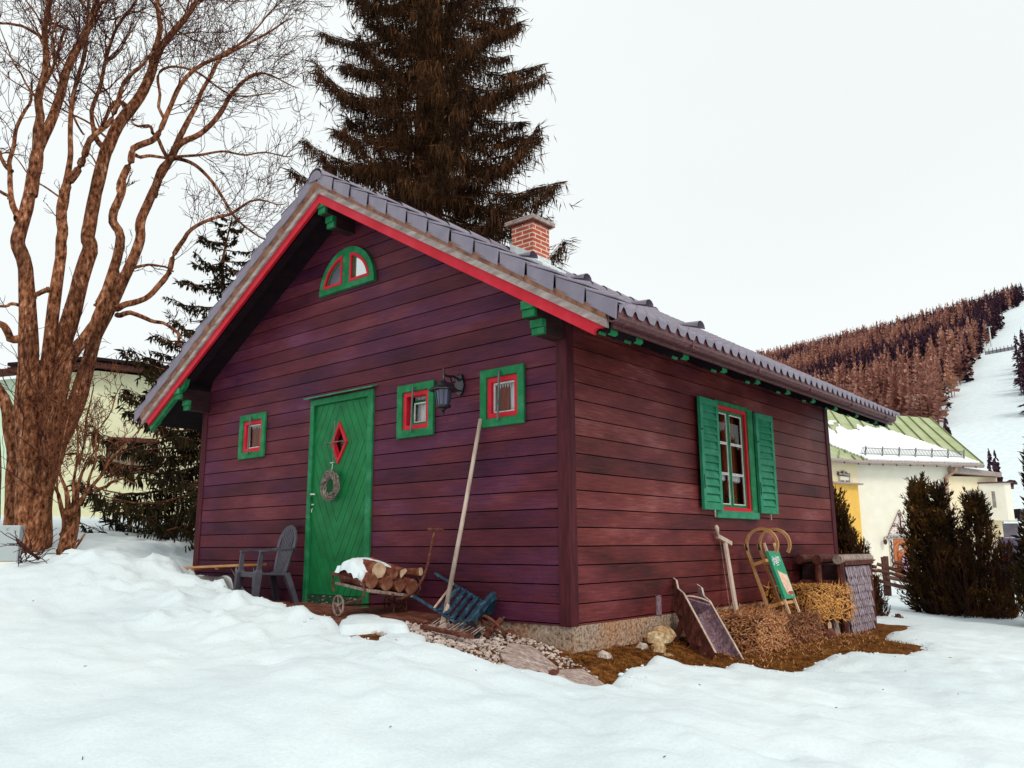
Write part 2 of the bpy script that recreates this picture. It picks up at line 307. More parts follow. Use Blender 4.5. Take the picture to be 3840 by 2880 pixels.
def snowmat(name, far=False):
    m, t, p = nodes(name, .75, .2); v = mapping(t)
    a = tex(t, 'ShaderNodeTexNoise', 3.2, 7, v, .55); b = tex(t, 'ShaderNodeTexNoise', 22, 6, v, .65); c = tex(t, 'ShaderNodeTexNoise', .6, 3, v)
    r = ramp(t, c.outputs['Fac'], [(.3, (.615,.70,.735)), (.7, (.725,.80,.825))])
    g = tex(t, 'ShaderNodeTexNoise', 60, 3, v, .6)
    gr = ramp(t, g.outputs['Fac'], [(.3, (.93,.93,.94)), (.6, (1,1,1))])
    t.links.new(mixc(t, 1, r.outputs[0], gr.outputs[0], 'MULTIPLY'), p.inputs['Base Color'])
    h = mathn(t, 'ADD', a.outputs['Fac'], mathn(t, 'MULTIPLY', b.outputs['Fac'], .38))
    bump(t, p, h, .45, .35 if far else .045); return m
MAT['snow'] = snowmat('snow'); MAT['snow_far'] = snowmat('far_snow', True)
def glassmat():
    m = bpy.data.materials.new('window_glass'); m.use_nodes = True; t = m.node_tree; t.nodes.clear()
    o = t.nodes.new('ShaderNodeOutputMaterial'); mx = t.nodes.new('ShaderNodeMixShader'); tr = t.nodes.new('ShaderNodeBsdfTransparent'); gl = t.nodes.new('ShaderNodeBsdfGlossy')
    gl.inputs['Roughness'].default_value = .02; fr = t.nodes.new('ShaderNodeFresnel'); fr.inputs[0].default_value = 1.32
    f = mathn(t, 'ADD', fr.outputs[0], .01)
    t.links.new(f, mx.inputs[0]); t.links.new(tr.outputs[0], mx.inputs[1]); t.links.new(gl.outputs[0], mx.inputs[2]); t.links.new(mx.outputs[0], o.inputs[0]); return m
MAT['glass'] = glassmat()
def soilmat():
    m, t, p = nodes('bare_ground', .95, .05); v = mapping(t)
    n = tex(t, 'ShaderNodeTexNoise', 14, 8, v, .7); r = ramp(t, n.outputs['Fac'], [(.35, (.03,.012,.005)), (.5, (.14,.048,.012)), (.65, (.28,.12,.03))])
    t.links.new(r.outputs[0], p.inputs['Base Color']); bump(t, p, n.outputs['Fac'], 1, .03); return m
MAT['soil'] = soilmat()
def doormat():
    """green boards laid in nested diamonds: narrow grooves"""
    m, t, p = nodes('green_door_boards', .5, .2); v = mapping(t)
    s = t.nodes.new('ShaderNodeSeparateXYZ'); t.links.new(v, s.inputs[0])
    dx = mathn(t, 'MULTIPLY', mathn(t, 'ABSOLUTE', mathn(t, 'ADD', s.outputs['X'], 2.90)), 1.96)
    dz = mathn(t, 'ABSOLUTE', mathn(t, 'SUBTRACT', s.outputs['Z'], 1.03))
    f = mathn(t, 'MODULO', mathn(t, 'ADD', dx, dz), .196)
    g = ramp(t, mathn(t, 'DIVIDE', f, .196), [(.0, (0,0,0)), (.035, (1,1,1)), (.965, (1,1,1)), (1, (0,0,0))])
    n = tex(t, 'ShaderNodeTexNoise', 5, 5, v); r = ramp(t, n.outputs['Fac'], [(.3, (.003,.115,.030)), (.6, (.005,.165,.046)), (.8, (.014,.20,.065))])
    c = mixc(t, g.outputs[0], (.004,.055,.022), r.outputs[0]); t.links.new(c, p.inputs['Base Color']); bump(t, p, g.outputs[0], 1, .012); return m
MAT['door'] = doormat()
def peeled():
    m, t, p = nodes('peeling_green_sill', .7, .2); v = mapping(t, (3,3,9))
    n = tex(t, 'ShaderNodeTexNoise', 4, 7, v, .7); r = ramp(t, n.outputs['Fac'], [(.5, (.008,.06,.03)), (.56, (.05,.04,.03)), (.62, (.45,.38,.30))])
    t.links.new(r.outputs[0], p.inputs['Base Color']); return m
MAT['peeled'] = peeled()
def pane(name, col, metal, rough):
    m, t, p = nodes(name, rough, .5, metal); p.inputs['Base Color'].default_value = (*col, 1); return m
MAT['mirrorpane'] = pane('reflecting_pane', (.62,.66,.66), .9, .03); MAT['dullpane'] = pane('dull_blue_grey_pane', (.13,.14,.18), .35, .22)  # second pane is plain blue-grey and rougher than the first
# ------------------------------------------------------------------ terrain
def tps(P, Zv, lam=.002):
    P = np.array(P, float); Zv = np.array(Zv, float); n = len(P)
    r = np.linalg.norm(P[:, None]-P[None], axis=2); K = np.where(r > 0, r*r*np.log(r+1e-12), 0) + lam*np.eye(n)
    A = np.zeros((n+3, n+3)); A[:n, :n] = K; A[:n, n] = 1; A[:n, n+1:] = P; A[n, :n] = 1; A[n+1:, :n] = P.T
    w = np.linalg.solve(A, np.r_[Zv, 0, 0, 0])
    def f(x, y):
        sh = x.shape; q = np.stack([x.ravel(), y.ravel()], 1); o = np.zeros(len(q))
        for a in range(0, len(q), 20000):
            r = np.linalg.norm(q[a:a+20000, None]-P[None], axis=2)
            o[a:a+20000] = np.where(r > 0, r*r*np.log(r+1e-12), 0)@w[:n] + w[n] + q[a:a+20000]@w[n+1:]
        return o.reshape(sh)
    return f
# snow surface: crest of the bank in front of the house, then the slope towards the viewer, then the field
SP = [(-8.0,-1.3,-.22),(-6.4,-1.2,-.16),(-5.4,-1.25,-.13),(-4.75,-1.3,-.09),(-4.05,-1.3,-.22),(-3.67,-1.3,-.30),(-3.14,-1.3,-.34),(-2.6,-1.3,-.45),(-2.2,-1.3,-.475),(-1.86,-1.3,-.50),
 (-1.44,-1.35,-.55),(-1.18,-1.35,-.62),(-1.0,-1.35,-.61),(-.675,-1.35,-.65),(-.15,-1.35,-.59),(.16,-1.35,-.65),(.42,-1.35,-.71),(.82,-1.35,-.80),(1.05,-1.35,-.83),(1.3,-1.3,-.85),(1.7,-1.2,-.88),
 (-4.9,-.75,-.24),(-5.7,-.5,-.30),(-6.3,-.2,-.26),(-7.2,-.2,-.12),(-6.6,.6,-.2),
 (-.22,-3.75,-.88),(.65,-3.0,-.87),(1.45,-2.4,-.90),(2.36,-1.6,-.95),(3.0,-1.0,-1.02),(2.9,.3,-1.04),(2.5,2.0,-1.02),(2.2,4.2,-1.02),(1.6,1.2,-.95),(1.4,3.0,-.96),(1.5,.2,-.92),(1.3,-.5,-.90),
 (-3,-3.2,-.62),(-6,-3.0,-.42),(-9,-3.4,-.30),(-1.5,-2.2,-.66),(-3.5,-2.1,-.46),(-6,-2,-.22),
 (3.8,-5.1,-1.5),(6,-2,-1.25),(6,4,-1.15),(2,-6,-1.45),(-2,-6,-1.1),(8,-8,-1.7),
 (1.0,6.5,-1.0),(.2,9,-1.03),(-1.5,11.5,-1.02),(-.1,12.5,-1.02),(1.3,10.2,-1.0),(4,10,-1.05),(-.7,14,-1.1),(-2,18,-1.2),(-5,23,-1.32),(-6,30,-1.5),(0,22,-1.3),(6,20,-1.2),
 (-8,-.4,-.04),(-7.7,.3,.05),(-9.5,-.5,.18),(-9.5,1.5,.18),(-7.3,1.3,-.1),(-8,3.5,.1),(-11,-2.5,.2),(-14,2,.5),(-7,6,-.3),(-4,8,-.7),(-12,10,.2),(-20,12,.7),(-24,-3,.8),(-10,20,-.6),(-20,28,0),(-8,34,-1.55),(8,34,-1.5),(22,16,-1.3),(22,-8,-2),(4,-22,-2.2),(-16,-16,-.8)]
fS = tps([p[:2] for p in SP], [p[2] for p in SP])
GP = [(-5.6,-.3,-.60),(-4.2,-.3,-.565),(-3.4,-.3,-.57),(-2.4,-.3,-.58),(-1.5,-.3,-.60),(-1,-.3,-.655),(-1,-1,-.64),(-.55,-.3,-.70),(-.5,-1,-.72),(-.1,-.2,-.78),(.05,0,-.79),(0,-.6,-.83),(.35,-.4,-.90),(.7,-.8,-.95),(.5,.2,-.91),
 (.1,.6,-.81),(.1,1.2,-.80),(.5,1.2,-.90),(.9,1.2,-.95),(.6,2,-.92),(1.05,2,-.96),(.3,3,-.90),(.7,3,-.93),(1.1,3,-.96),(.4,4.2,-.95),(.8,4.2,-.98),(1.3,3.7,-.98),(.5,6,-1.0),(-2,-1,-.62),(-4,-.8,-.58),(-3,3,-.7),(-5.6,6,-.6),(-2,6,-.9),(-6,1,-.5)]
fG = tps([p[:2] for p in GP], [p[2] for p in GP])
BARE = [(-4.75,.3),(-4.65,-.35),(-4.2,-.75),(-3.5,-.85),(-2.5,-.85),(-1.8,-1.0),(-1.0,-1.12),(-.3,-1.05),(.3,-.98),(.74,-.80),(.58,-.45),(.50,-.18),(.46,.05),(.50,.26),(.70,.40),(.72,.66),(.82,1.12),(1.05,1.2),(1.09,1.5),(1.05,2.05),(1.09,2.74),(1.24,3.0),(1.37,3.5),(1.30,3.95),(1.1,4.15),(.78,4.5),(.62,6.2),(-5.5,6.2),(-5.5,.3)]
def sdist(x, y):    # signed distance to the bare patch, positive outside
    P = np.array(BARE, float); Q = np.roll(P, -1, 0); sh = x.shape; X = x.ravel(); Y = y.ravel()
    d = np.full(len(X), 1e9); ins = np.zeros(len(X), bool)
    for (ax, ay), (bx, by) in zip(P, Q):
        ex, ey = bx-ax, by-ay; t = np.clip(((X-ax)*ex+(Y-ay)*ey)/(ex*ex+ey*ey), 0, 1)
        d = np.minimum(d, np.hypot(X-ax-t*ex, Y-ay-t*ey))
        c = ((ay > Y) != (by > Y)) & (X < ex*(Y-ay)/((by-ay) if by != ay else 1e-9)+ax); ins ^= c
    return np.where(ins, -d, d).reshape(sh)
def fbm(x, y, f, seed=0, oct=4):
    o = np.zeros(x.shape); a = 1
    X = x.ravel(); Y = y.ravel(); R = np.zeros(len(X))
    for k in range(oct):
        rs = np.random.RandomState(seed*13+k); T = rs.rand(64, 64)
        u = X*f*2**k + 17.3*k; v = Y*f*2**k + 5.1*k
        iu = np.floor(u).astype(int); iv = np.floor(v).astype(int); fu = u-iu; fv = v-iv; fu = fu*fu*(3-2*fu); fv = fv*fv*(3-2*fv)
        g = lambda i, j: T[i % 64, j % 64]
        R += a*((g(iu,iv)*(1-fu)+g(iu+1,iv)*fu)*(1-fv)+(g(iu,iv+1)*(1-fu)+g(iu+1,iv+1)*fu)*fv-.5); a *= .5
    return R.reshape(x.shape)
def sstep(t): t = np.clip(t, 0, 1); return t*t*(3-2*t)
def basefar(x, y):
    r = np.hypot(x-CAM[0], y-CAM[1]); k = sstep((r-30)/25); return k
HAZ = np.radians([-60, -40, -30, -22.5, -15, -8, 0, 30]); HEL = np.array([.10, .165, .198, .213, .235, .258, .280, .26])
def hill(x, y):
    dx = x-CAM[0]; dy = y-CAM[1]; r = np.hypot(dx, dy); az = np.arctan2(dx, dy)
    el = np.interp(az, HAZ, HEL, left=0, right=0)
    el = el*sstep((az+1.1)/.25)*sstep((.75-az)/.25)
    t = np.clip((r-190)/800, 0, 1.35)
    prof = np.where(t < 1, t**.93, 1-(t-1)*.5)
    return 990*el*prof
def snowz(x, y, detail=True):
    k = basefar(x, y); s = fS(np.clip(x, -26, 24), np.clip(y, -24, 36))*(1-k) + k*(-1.6)
    if detail:
        near = np.exp(-((x-0)**2+(y+1)**2)/120)
        rid = 1-2*np.abs(fbm(x*.9+y*.35, y*1.5-x*.2, 1.5, 41, 4)); rid2 = 1-2*np.abs(fbm(x+y*.3, y*1.3, 4.2, 43, 3))
        lf = sstep((.9-x)/1.4); cw = .12+.88*sstep((y+2.7)/1.2); s = s + near*(fbm(x, y, .9, 3, 3)*.06 + fbm(x*1+y*.4, y*1.7, 2.6, 5, 4)*.04 + lf*cw*np.maximum(rid-.72, 0)*.16 + lf*cw*np.maximum(rid2-.78, 0)*.07 + (1-lf)*fbm(x, y, 7, 51, 3)*.022)
        lump = np.maximum(fbm(x, y, 3.1, 9, 3)-.12, 0)*.16*np.exp(-((y+1.4)/.8)**2)*sstep((-.9-x)/.6)   # crumbled snow along the bank's crest
        s = s + lump + hill(x, y)
        # footprints and melt hollows on the trodden right-hand side
        rs = np.random.RandomState(4)
        for i in range(46):
            cx = 1.2+rs.rand()*2.6; cy = -2.4+rs.rand()*6.5; a = .06+rs.rand()*.09; q = ((x-cx)/a)**2+((y-cy)/(a*1.5))**2
            s = s - (.010+.022*rs.rand())*np.exp(-q)
        for cx, cy, a, dp in [(2.15,-1.35,.05,.09),(2.55,-1.15,.045,.08),(2.62,-.98,.07,.04),(2.95,-.75,.06,.05),(-.75,-2.1,.09,.07),(-.5,-2.2,.06,.05)]:
            s = s - dp*np.exp(-((x-cx)**2+(y-cy)**2)/a**2)
    else: s = s + hill(x, y)
    return s
def both(x, y):
    s = snowz(x, y); k = basefar(x, y)
    g = fG(np.clip(x, -8, 4), np.clip(y, -3, 8)) + fbm(x, y, 2.5, 21, 4)*.02
    d = sdist(x, y) + fbm(x, y, 3.5, 31, 4)*.16
    gm = np.where(d > 1.2, s-.3, g*(1-sstep(d/.7)) + (s-.22)*sstep(d/.7)); gm = np.minimum(gm, np.where(d > .3, s-.03, 9))
    e = sstep(d/.22)**.6
    sz = np.where(d <= 0, gm-.05, gm-.05 + (s-gm+.05)*e)
    return gm, sz
def spaced(lo, hi, step, far, grow=1.13):
    a = list(np.arange(lo, hi+1e-6, step)); s = step; l = lo; left = []
    while l > -far: s *= grow; l -= s; left.append(l)
    s = step; h = hi; right = []
    while h < far: s *= grow; h += s; right.append(h)
    return np.array(left[::-1]+a+right)
def sheet(name, xs, ys, Zg, mat):
    nx, ny = len(xs), len(ys); X, Y = np.meshgrid(xs, ys); v = np.stack([X.ravel(), Y.ravel(), Zg.ravel()], 1)
    i = np.arange((nx-1)*(ny-1)); a = (i//(nx-1))*nx + i % (nx-1); f = np.stack([a, a+1, a+nx+1, a+nx], 1)
    me = bpy.data.meshes.new(name); me.vertices.add(len(v)); me.vertices.foreach_set('co', v.ravel()); me.loops.add(len(f)*4)
    me.loops.foreach_set('vertex_index', f.ravel().astype(np.int32)); me.polygons.add(len(f)); me.polygons.foreach_set('loop_start', (np.arange(len(f))*4).astype(np.int32))
    me.polygons.foreach_set('use_smooth', np.ones(len(f), bool)); me.update(); me.validate(); me.materials.append(mat)
    o = bpy.data.objects.new(name, me); COL.objects.link(o); return struct(o)
xs = spaced(-8.0, 4.2, .042, 1500); ys = spaced(-4.2, 5.5, .042, 1500)
X, Y = np.meshgrid(xs, ys); Gz, Sz = both(X, Y)
sheet('snow', xs, ys, Sz, MAT['snow'])
gx_ = xs[(xs > -9) & (xs < 6)]; gy_ = ys[(ys > -3) & (ys < 8)]
sheet('ground', gx_, gy_, Gz[np.ix_((ys > -3) & (ys < 8), (xs > -9) & (xs < 6))], MAT['soil'])
def one(f, x, y): return float(f(np.array([[x]], float), np.array([[y]], float))[0, 0])
def gnd(x, y): return one(lambda a, b: both(a, b)[0], x, y)
def snw(x, y): return one(lambda a, b: both(a, b)[1], x, y)
# ------------------------------------------------------------------ the cabin
W, LN = 5.6, 5.77; ZB = -.595; XR = -2.8; SL = .588; BD = .145
zt = lambda x: 1.932 - SL*x if x > XR else 1.932 - SL*(2*XR - x)       # top line of the red barge board
house = thing('wooden_cabin', 'dark red-brown wooden cabin with green door and red barge boards under a tiled roof', 'cabin', (XR, LN/2, ZB))
def boards(name, lo, hi, ztop, openings, along, mat, gab=False):
    """horizontal boards, 2 cm thick, with open grooves; split round the openings"""
    m = M(); k = math.floor(ZB/BD)
    zmax = ztop
    while k*BD < zmax:
        z0 = max(k*BD+.0045, ZB); z1 = min((k+1)*BD-.0045, zmax); k += 1
        if z1 - z0 < .01: continue
        cuts = sorted({z0, z1} | {z for o in openings for z in (o[2], o[3]) if z0 < z < z1})
        for a, b in zip(cuts, cuts[1:]):
            segs = [(lo, hi)]
            for o in openings:
                if o[2] < (a+b)/2 < o[3]:
                    ns = []
                    for s in segs:
                        if o[0] > s[0]: ns.append((s[0], min(s[1], o[0])))
                        if o[1] < s[1]: ns.append((max(s[0], o[1]), s[1]))
                    segs = [s for s in ns if s[1]-s[0] > .005]
            for s in segs:
                if gab:
                    def clipx(z):    # half width of the gable at z
                        h = (1.932 - SL*XR - .0 - z)/SL; return max(XR-h, s[0]), min(XR+h, s[1])
                    p0, q0 = clipx(a); p1, q1 = clipx(b)
                    if q0-p0 < .02: continue
                    if q1 <= p1: p1 = q1 = XR
                    m.hexa([(p0,0,a),(q0,0,a),(q0,.02,a),(p0,.02,a),(p1,0,b),(q1,0,b),(q1,.02,b),(p1,.02,b)])
                else: m.box(-.02, 0, s[0], s[1], a, b)
    return m.build(name, mat, house)
DOOR = (-3.30, -2.42, ZB, 1.475); 
SW = [(-4.735,-4.21,.994,1.503), (-1.992,-1.496,.996,1.501), (-.918,-.424,.997,1.499)]
holes = [(-3.34,-2.38,ZB,1.50)] + [(a+.07, b-.07, c+.07, d-.07) for a, b, c, d in SW]
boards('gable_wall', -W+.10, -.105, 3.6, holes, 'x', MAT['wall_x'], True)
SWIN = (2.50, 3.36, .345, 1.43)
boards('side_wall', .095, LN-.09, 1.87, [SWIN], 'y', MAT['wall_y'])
bk = M()
# dark inner shell behind the grooves
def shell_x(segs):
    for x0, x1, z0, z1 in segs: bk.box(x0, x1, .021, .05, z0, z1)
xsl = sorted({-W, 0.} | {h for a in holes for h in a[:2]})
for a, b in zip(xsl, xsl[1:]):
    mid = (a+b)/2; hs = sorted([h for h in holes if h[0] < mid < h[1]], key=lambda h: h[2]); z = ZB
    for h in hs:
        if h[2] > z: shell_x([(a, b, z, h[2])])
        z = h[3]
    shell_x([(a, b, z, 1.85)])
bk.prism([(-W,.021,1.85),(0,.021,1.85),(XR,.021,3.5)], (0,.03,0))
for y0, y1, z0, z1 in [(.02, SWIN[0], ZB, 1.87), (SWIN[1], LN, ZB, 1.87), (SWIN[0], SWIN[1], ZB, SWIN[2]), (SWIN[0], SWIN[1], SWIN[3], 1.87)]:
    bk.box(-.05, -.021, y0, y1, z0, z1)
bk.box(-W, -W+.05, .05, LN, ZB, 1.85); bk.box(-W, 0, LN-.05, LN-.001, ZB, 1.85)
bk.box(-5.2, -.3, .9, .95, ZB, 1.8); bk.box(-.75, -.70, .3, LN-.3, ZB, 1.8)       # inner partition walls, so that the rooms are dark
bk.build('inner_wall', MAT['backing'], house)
# back and left walls (boards as simple planks)
m = M(); k = math.floor(ZB/BD)
while k*BD < 1.87:
    z0 = max(k*BD+.0045, ZB); z1 = min((k+1)*BD-.0045, 1.87); k += 1
    m.box(-W-.0, -W-.02+.04, .09, LN-.09, z0, z1); m.box(-W+.1, -.1, LN, LN+.02, z0, z1)
m.prism([(-W+.1,LN,1.87),(-.1,LN,1.87),(XR,LN,3.5)], (0,.02,0))
m.build('rear_wall', MAT['wall_y'], house)
# corner posts
m = M(); m.box(-.10, .012, -.012, .02, ZB-.003, 1.90); m.box(-.02, .0125, .02, .09, ZB-.003, 1.87); m.build('corner_post', MAT['trim'], house, bevel=.004)
m = M(); m.box(-W-.014, -W+.10, -.014, .02, ZB-.003, 1.80); m.box(-W-.016, -W+.02, .02, .09, ZB-.003, 1.80); m.build('corner_post', MAT['trim'], house, bevel=.004)
m = M(); m.box(-.02, .012, LN-.09, LN+.03, ZB-.003, 1.80); m.build('corner_post', MAT['trim'], house, bevel=.004)
# plinth
m = M(); n = 40
m.box(-W+.03, .005, .012, .3, -1.3, ZB-.002); m.box(-.3, .004, .3, LN-.02, -1.3, ZB-.002); m.box(-W+.03, -W+.3, .3, LN-.02, -1.3, ZB-.002); m.box(-W+.3, -.3, LN-.3, LN-.02, -1.3, ZB-.002)
m.build('plinth', MAT['plinth'], house)
# ---- roof
YF, YE = -.46, 6.17       # front and far ends
roof = M()
def slope_pts(s):         # s=+1 right slope, -1 left slope ; returns function (u distance from ridge horizontally, h above red top line) -> (x,z)
    return lambda u, h: (XR + s*u, 1.932 - SL*XR - SL*u + h)
EU = 3.50                 # horizontal run to the sarking edge
for s in (1, -1):
    P = slope_pts(s)
    a0 = P(0, 0); a1 = P(EU, 0); b1 = P(EU, .03); b0 = P(0, .03)
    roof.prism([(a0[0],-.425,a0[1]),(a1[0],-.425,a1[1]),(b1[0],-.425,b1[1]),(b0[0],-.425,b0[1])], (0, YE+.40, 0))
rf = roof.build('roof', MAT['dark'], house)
NC = 13
def tiled(s):
    P = slope_pts(s); us = []; hs = []
    run = 3.60; c = run/NC
    for k in range(NC):
        u0 = .03 + k*c; us += [u0, u0+c-.004]; hs += [.205, .235]
    ys_ = np.arange(YF-.02, YE, .019); m = M(); vs = []
    for u, h in zip(us, hs):
        for y in ys_:
            q = (y-YF) % .152/.152; bumpy = .022*max(0, math.cos((q-.28)*2*PI*1.0))
            x, z = P(u, h-.03+bumpy); vs.append((x, y, z))
    n = len(ys_); fs = []
    for i in range(len(us)-1):
        for j in range(n-1):
            f = (i*n+j, (i+1)*n+j, (i+1)*n+j+1, i*n+j+1); fs.append(f if s > 0 else f[::-1])
    # front lip at the eaves
    o = len(vs); 
    for j, y in enumerate(ys_):
        v = vs[(len(us)-1)*n+j]; q = (y-YF) % .152/.152; vs.append((v[0]-s*.004, v[1], v[2]-.052+.030*max(0, math.cos((q-.28)*2*PI))))
    for j in range(n-1): fs.append(((len(us)-1)*n+j, o+j, o+j+1, (len(us)-1)*n+j+1))
    m.add(vs, fs); m.cur = 0
    return m.build('tile_field', MAT['tile'], rf, smooth=False)
tiled(1); tiled(-1)
# verge tiles hanging over the barge boards
for s in (1, -1):
    P = slope_pts(s); c = 3.60/NC; rs = random.Random(3+s)
    for k in range(NC):
        u0 = .03+k*c-.01; u1 = .03+(k+1)*c-.012; j = rs.uniform(-.004, .004); m = M()
        pr = [P(u0+.004, .100+j), P(u1-.012, .088+j), P(u1+.002, .232+j), P(u0+.004, .205+j)]
        y0 = -.497+rs.uniform(-.003, .003); y1 = -.478
        q = [(pr[0][0],y0+.012,pr[0][1]),(pr[1][0],y0-.004,pr[1][1]),(pr[2][0],y0-.004,pr[2][1]),(pr[3][0],y0+.012,pr[3][1])]
        if s < 0: q = q[::-1]
        m.prism(q, (0, .016, 0))
        t0 = P(u0, .205+j); t1 = P(u1+.012, .243+j)
        m.hexa([(t0[0],y0+.012,t0[1]),(t1[0],y0-.004,t1[1]),(t1[0],-.33,t1[1]),(t0[0],-.33,t0[1]),(t0[0],y0+.012,t0[1]+.014),(t1[0],y0-.004,t1[1]+.014),(t1[0],-.33,t1[1]+.014),(t0[0],-.33,t0[1]+.014)])
        m.build('verge_tile', MAT['tile'], rf, bevel=.004)
# roof vents and ridge
m = M(); rs = random.Random(5)
y = -.50; zr = 1.932 - SL*XR + .165
while y < YE:
    y1 = min(y+.37, YE+.02); pts = []
    for i in range(9):
        a = PI*i/8; pts.append((math.cos(a), math.sin(a)))
    for (ya, r, yb, r2) in [(y, .122, y1+.03, .108)]:
        vs = [(XR+r*c_, ya, zr-.04+r*s_*1.05) for c_, s_ in pts] + [(XR+r2*c_, yb, zr-.045+r2*s_*1.05) for c_, s_ in pts]
        m.add(vs, [(i, i+1, i+10, i+9) for i in range(8)])
    y = y1
m.prism([(XR+.105*math.cos(PI*i/8), -.497, zr-.045+.105*math.sin(PI*i/8)) for i in range(9)], (0,.01,0))
m.build('ridge_cap', MAT['tile'], rf)
for u, y in [(1.1, 1.55), (1.85, 1.5), (2.5, 1.62), (3.05, 1.6)]:
    P = slope_pts(1); x, z = P(u, .20); m = M()
    pts = [(x+.13, y+.075*math.cos(a), z+.0+.07*math.sin(a)) for a in [PI*i/6 for i in range(7)]]
    m.add(pts+[(x-.16, y, z+.09)], [(i, i+1, 7) for i in range(6)]); m.build('roof_vent', MAT['tile'], rf)
# barge boards: red board, grey board and its brown upper edge
for s in (1, -1):
    P = slope_pts(s); e = 3.45
    q = lambda u, h: (*[P(u, h)[0]], P(u, h)[1])
    tail = [(e, .0), (e+.005, -.012), (e-.02, -.03), (e-.055, -.045), (e-.075, -.07), (e-.085, -.106)]
    def barge(a, hs, y0, y1, nm, mt, tailpts=None):
        pts = [(0, hs[1]), (a, hs[1])]
        if tailpts: pts = [(0, hs[1])] + tailpts
        else: pts.append((a, hs[0]))
        pts.append((0, hs[0])); pts = [P(*t) for t in pts]
        poly = [(x, y0, z) for x, z in pts]
        if s > 0: poly = poly[::-1]
        m = M(); m.prism(poly, (0, y1-y0, 0)); return m.build(nm, mt, rf)
    barge(e, (-.106, 0), -.43, -.40, 'red_barge_board', MAT['red'], tail)
    barge(e+.05, (-.006, .058), -.455, -.431, 'grey_barge_board', MAT['grayboard'])
    m = M(); a = P(0, .055); b = P(e+.055, .055); c2 = P(e+.055, .115); d2 = P(0, .115)
    poly = [(a[0],-.457,a[1]),(b[0],-.457,b[1]),(c2[0],-.492,c2[1]),(d2[0],-.492,d2[1])]
    m.prism(poly if s < 0 else poly[::-1], (0,.02,0)); m.build('upper_edge_board', MAT['rustboard'], rf)
# rafters with painted tails, along both eaves
def rafter(y, s, ytop=.09):
    P = slope_pts(s); m = M(); e = 3.43
    prof = [(.10, -.001), (e+.03, -.001), (e+.045, -.03), (e+.02, -.055), (e-.05, -.06), (e-.06, -.085), (e-.13, -.088), (e-.15, -.10), (.16, -.10)]
    pl = [P(*t) for t in prof]; poly = [(x, y-ytop/2, z) for x, z in pl]
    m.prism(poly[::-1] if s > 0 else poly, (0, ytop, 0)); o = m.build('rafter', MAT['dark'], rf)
    m = M()
    for a, b in [((e+.047, -.004), (e+.048, -.032)), ((e+.048, -.032), (e+.022, -.058)), ((e-.052, -.062), (e-.062, -.088)), ((e-.062, -.088), (e-.125, -.0925))]:
        p, q_ = P(*a), P(*b)
        quad = [(p[0], y-ytop/2, p[1]), (p[0], y+ytop/2, p[1]), (q_[0], y+ytop/2, q_[1]), (q_[0], y-ytop/2, q_[1])]
        m.prism(quad if s < 0 else quad[::-1], (s*.004, 0, -.003))
    m.build('painted_tip', MAT['green'], o)
for y in (-.33, .01, .72, 1.41, 2.10, 2.82, 3.5, 4.17, 4.88, 5.6, 6.02): rafter(y, 1)
for y in (-.33, .72, 1.41, 2.10, 2.82, 3.5, 4.17, 4.88, 5.6, 6.02): rafter(y, -1)
# green inner face of the left outer rafter
P = slope_pts(-1); pl = [P(2.55, -.097), P(3.40, -.097), P(3.37, -.165), P(2.60, -.165)]
m = M(); m.prism([(x, -.395, z) for x, z in pl], (0, .05, 0)); m.build('green_rafter_foot', MAT['green'], rf)
# gutters
for s in (1, -1):
    a_, b_ = XR+s*3.498, XR+s*3.519; zz = 1.932-SL*XR-SL*3.5; m = M(); m.box(min(a_,b_), max(a_,b_), -.40, YE-.02, zz+.002, zz+.175); m.build('eave_board', MAT['gutter'], rf)
for s in (1, -1):
    m = M(); gx = [(3.52, .10), (3.52, -.035), (3.545, -.065), (3.60, -.065), (3.635, -.035), (3.635, .075), (3.625, .075), (3.622, -.03), (3.595, -.053), (3.548, -.053), (3.53, -.03), (3.53, .10)]
    gx = [(XR+s*(a if a < 3.53 else 3.52+(a-3.52)*.75), 1.932-SL*XR-SL*3.52+b*.78+.088) for a, b in gx]
    poly = [(x, -.47, z) for x, z in gx]; m.prism(poly if s > 0 else poly[::-1], (0, YE-.15+.47, 0))
    for yy in np.arange(.6, 6, 1.25): m.box(*( (gx[0][0]-.002, gx[5][0]+.004) if s > 0 else (gx[5][0]-.004, gx[0][0]+.002)), yy, yy+.02, gx[2][1]-.004, gx[5][1]+.003)
    m.build('gutter', MAT['gutter'], rf)
# purlin ends (consoles) at ridge and wall plates
def console(x0, x1, zt_, name='purlin'):
    for (ya, za, zb) in [(-.405, zt_-.13, zt_), (-.29, zt_-.25, zt_-.132)]:
        m = M(); m.box(x0, x1, ya+.04, .02, za, zb); o = m.build('purlin', MAT['purlin'], rf)
        h = (zb-za)
        m = M(); m.box(x0-.001, x1+.001, ya-.012, ya+.039, za+h*.46, zb-.002); m.build('painted_tip', MAT['green'], o)
        m = M(); m.box(x0-.0012, x1+.0012, ya+.008, ya+.039, za-.001, za+h*.43); m.build('painted_tip', MAT['green'], o)
console(-.125, -.005, 1.885); console(-W+.005, -W+.125, 1.885); console(-2.86, -2.745, 3.50)
m = M(); m.box(-.10, 0.0, .05, LN, 1.79, 1.87); m.box(-W, -W+.1, .05, LN, 1.79, 1.87); m.build('wall_plate', MAT['dark'], rf)
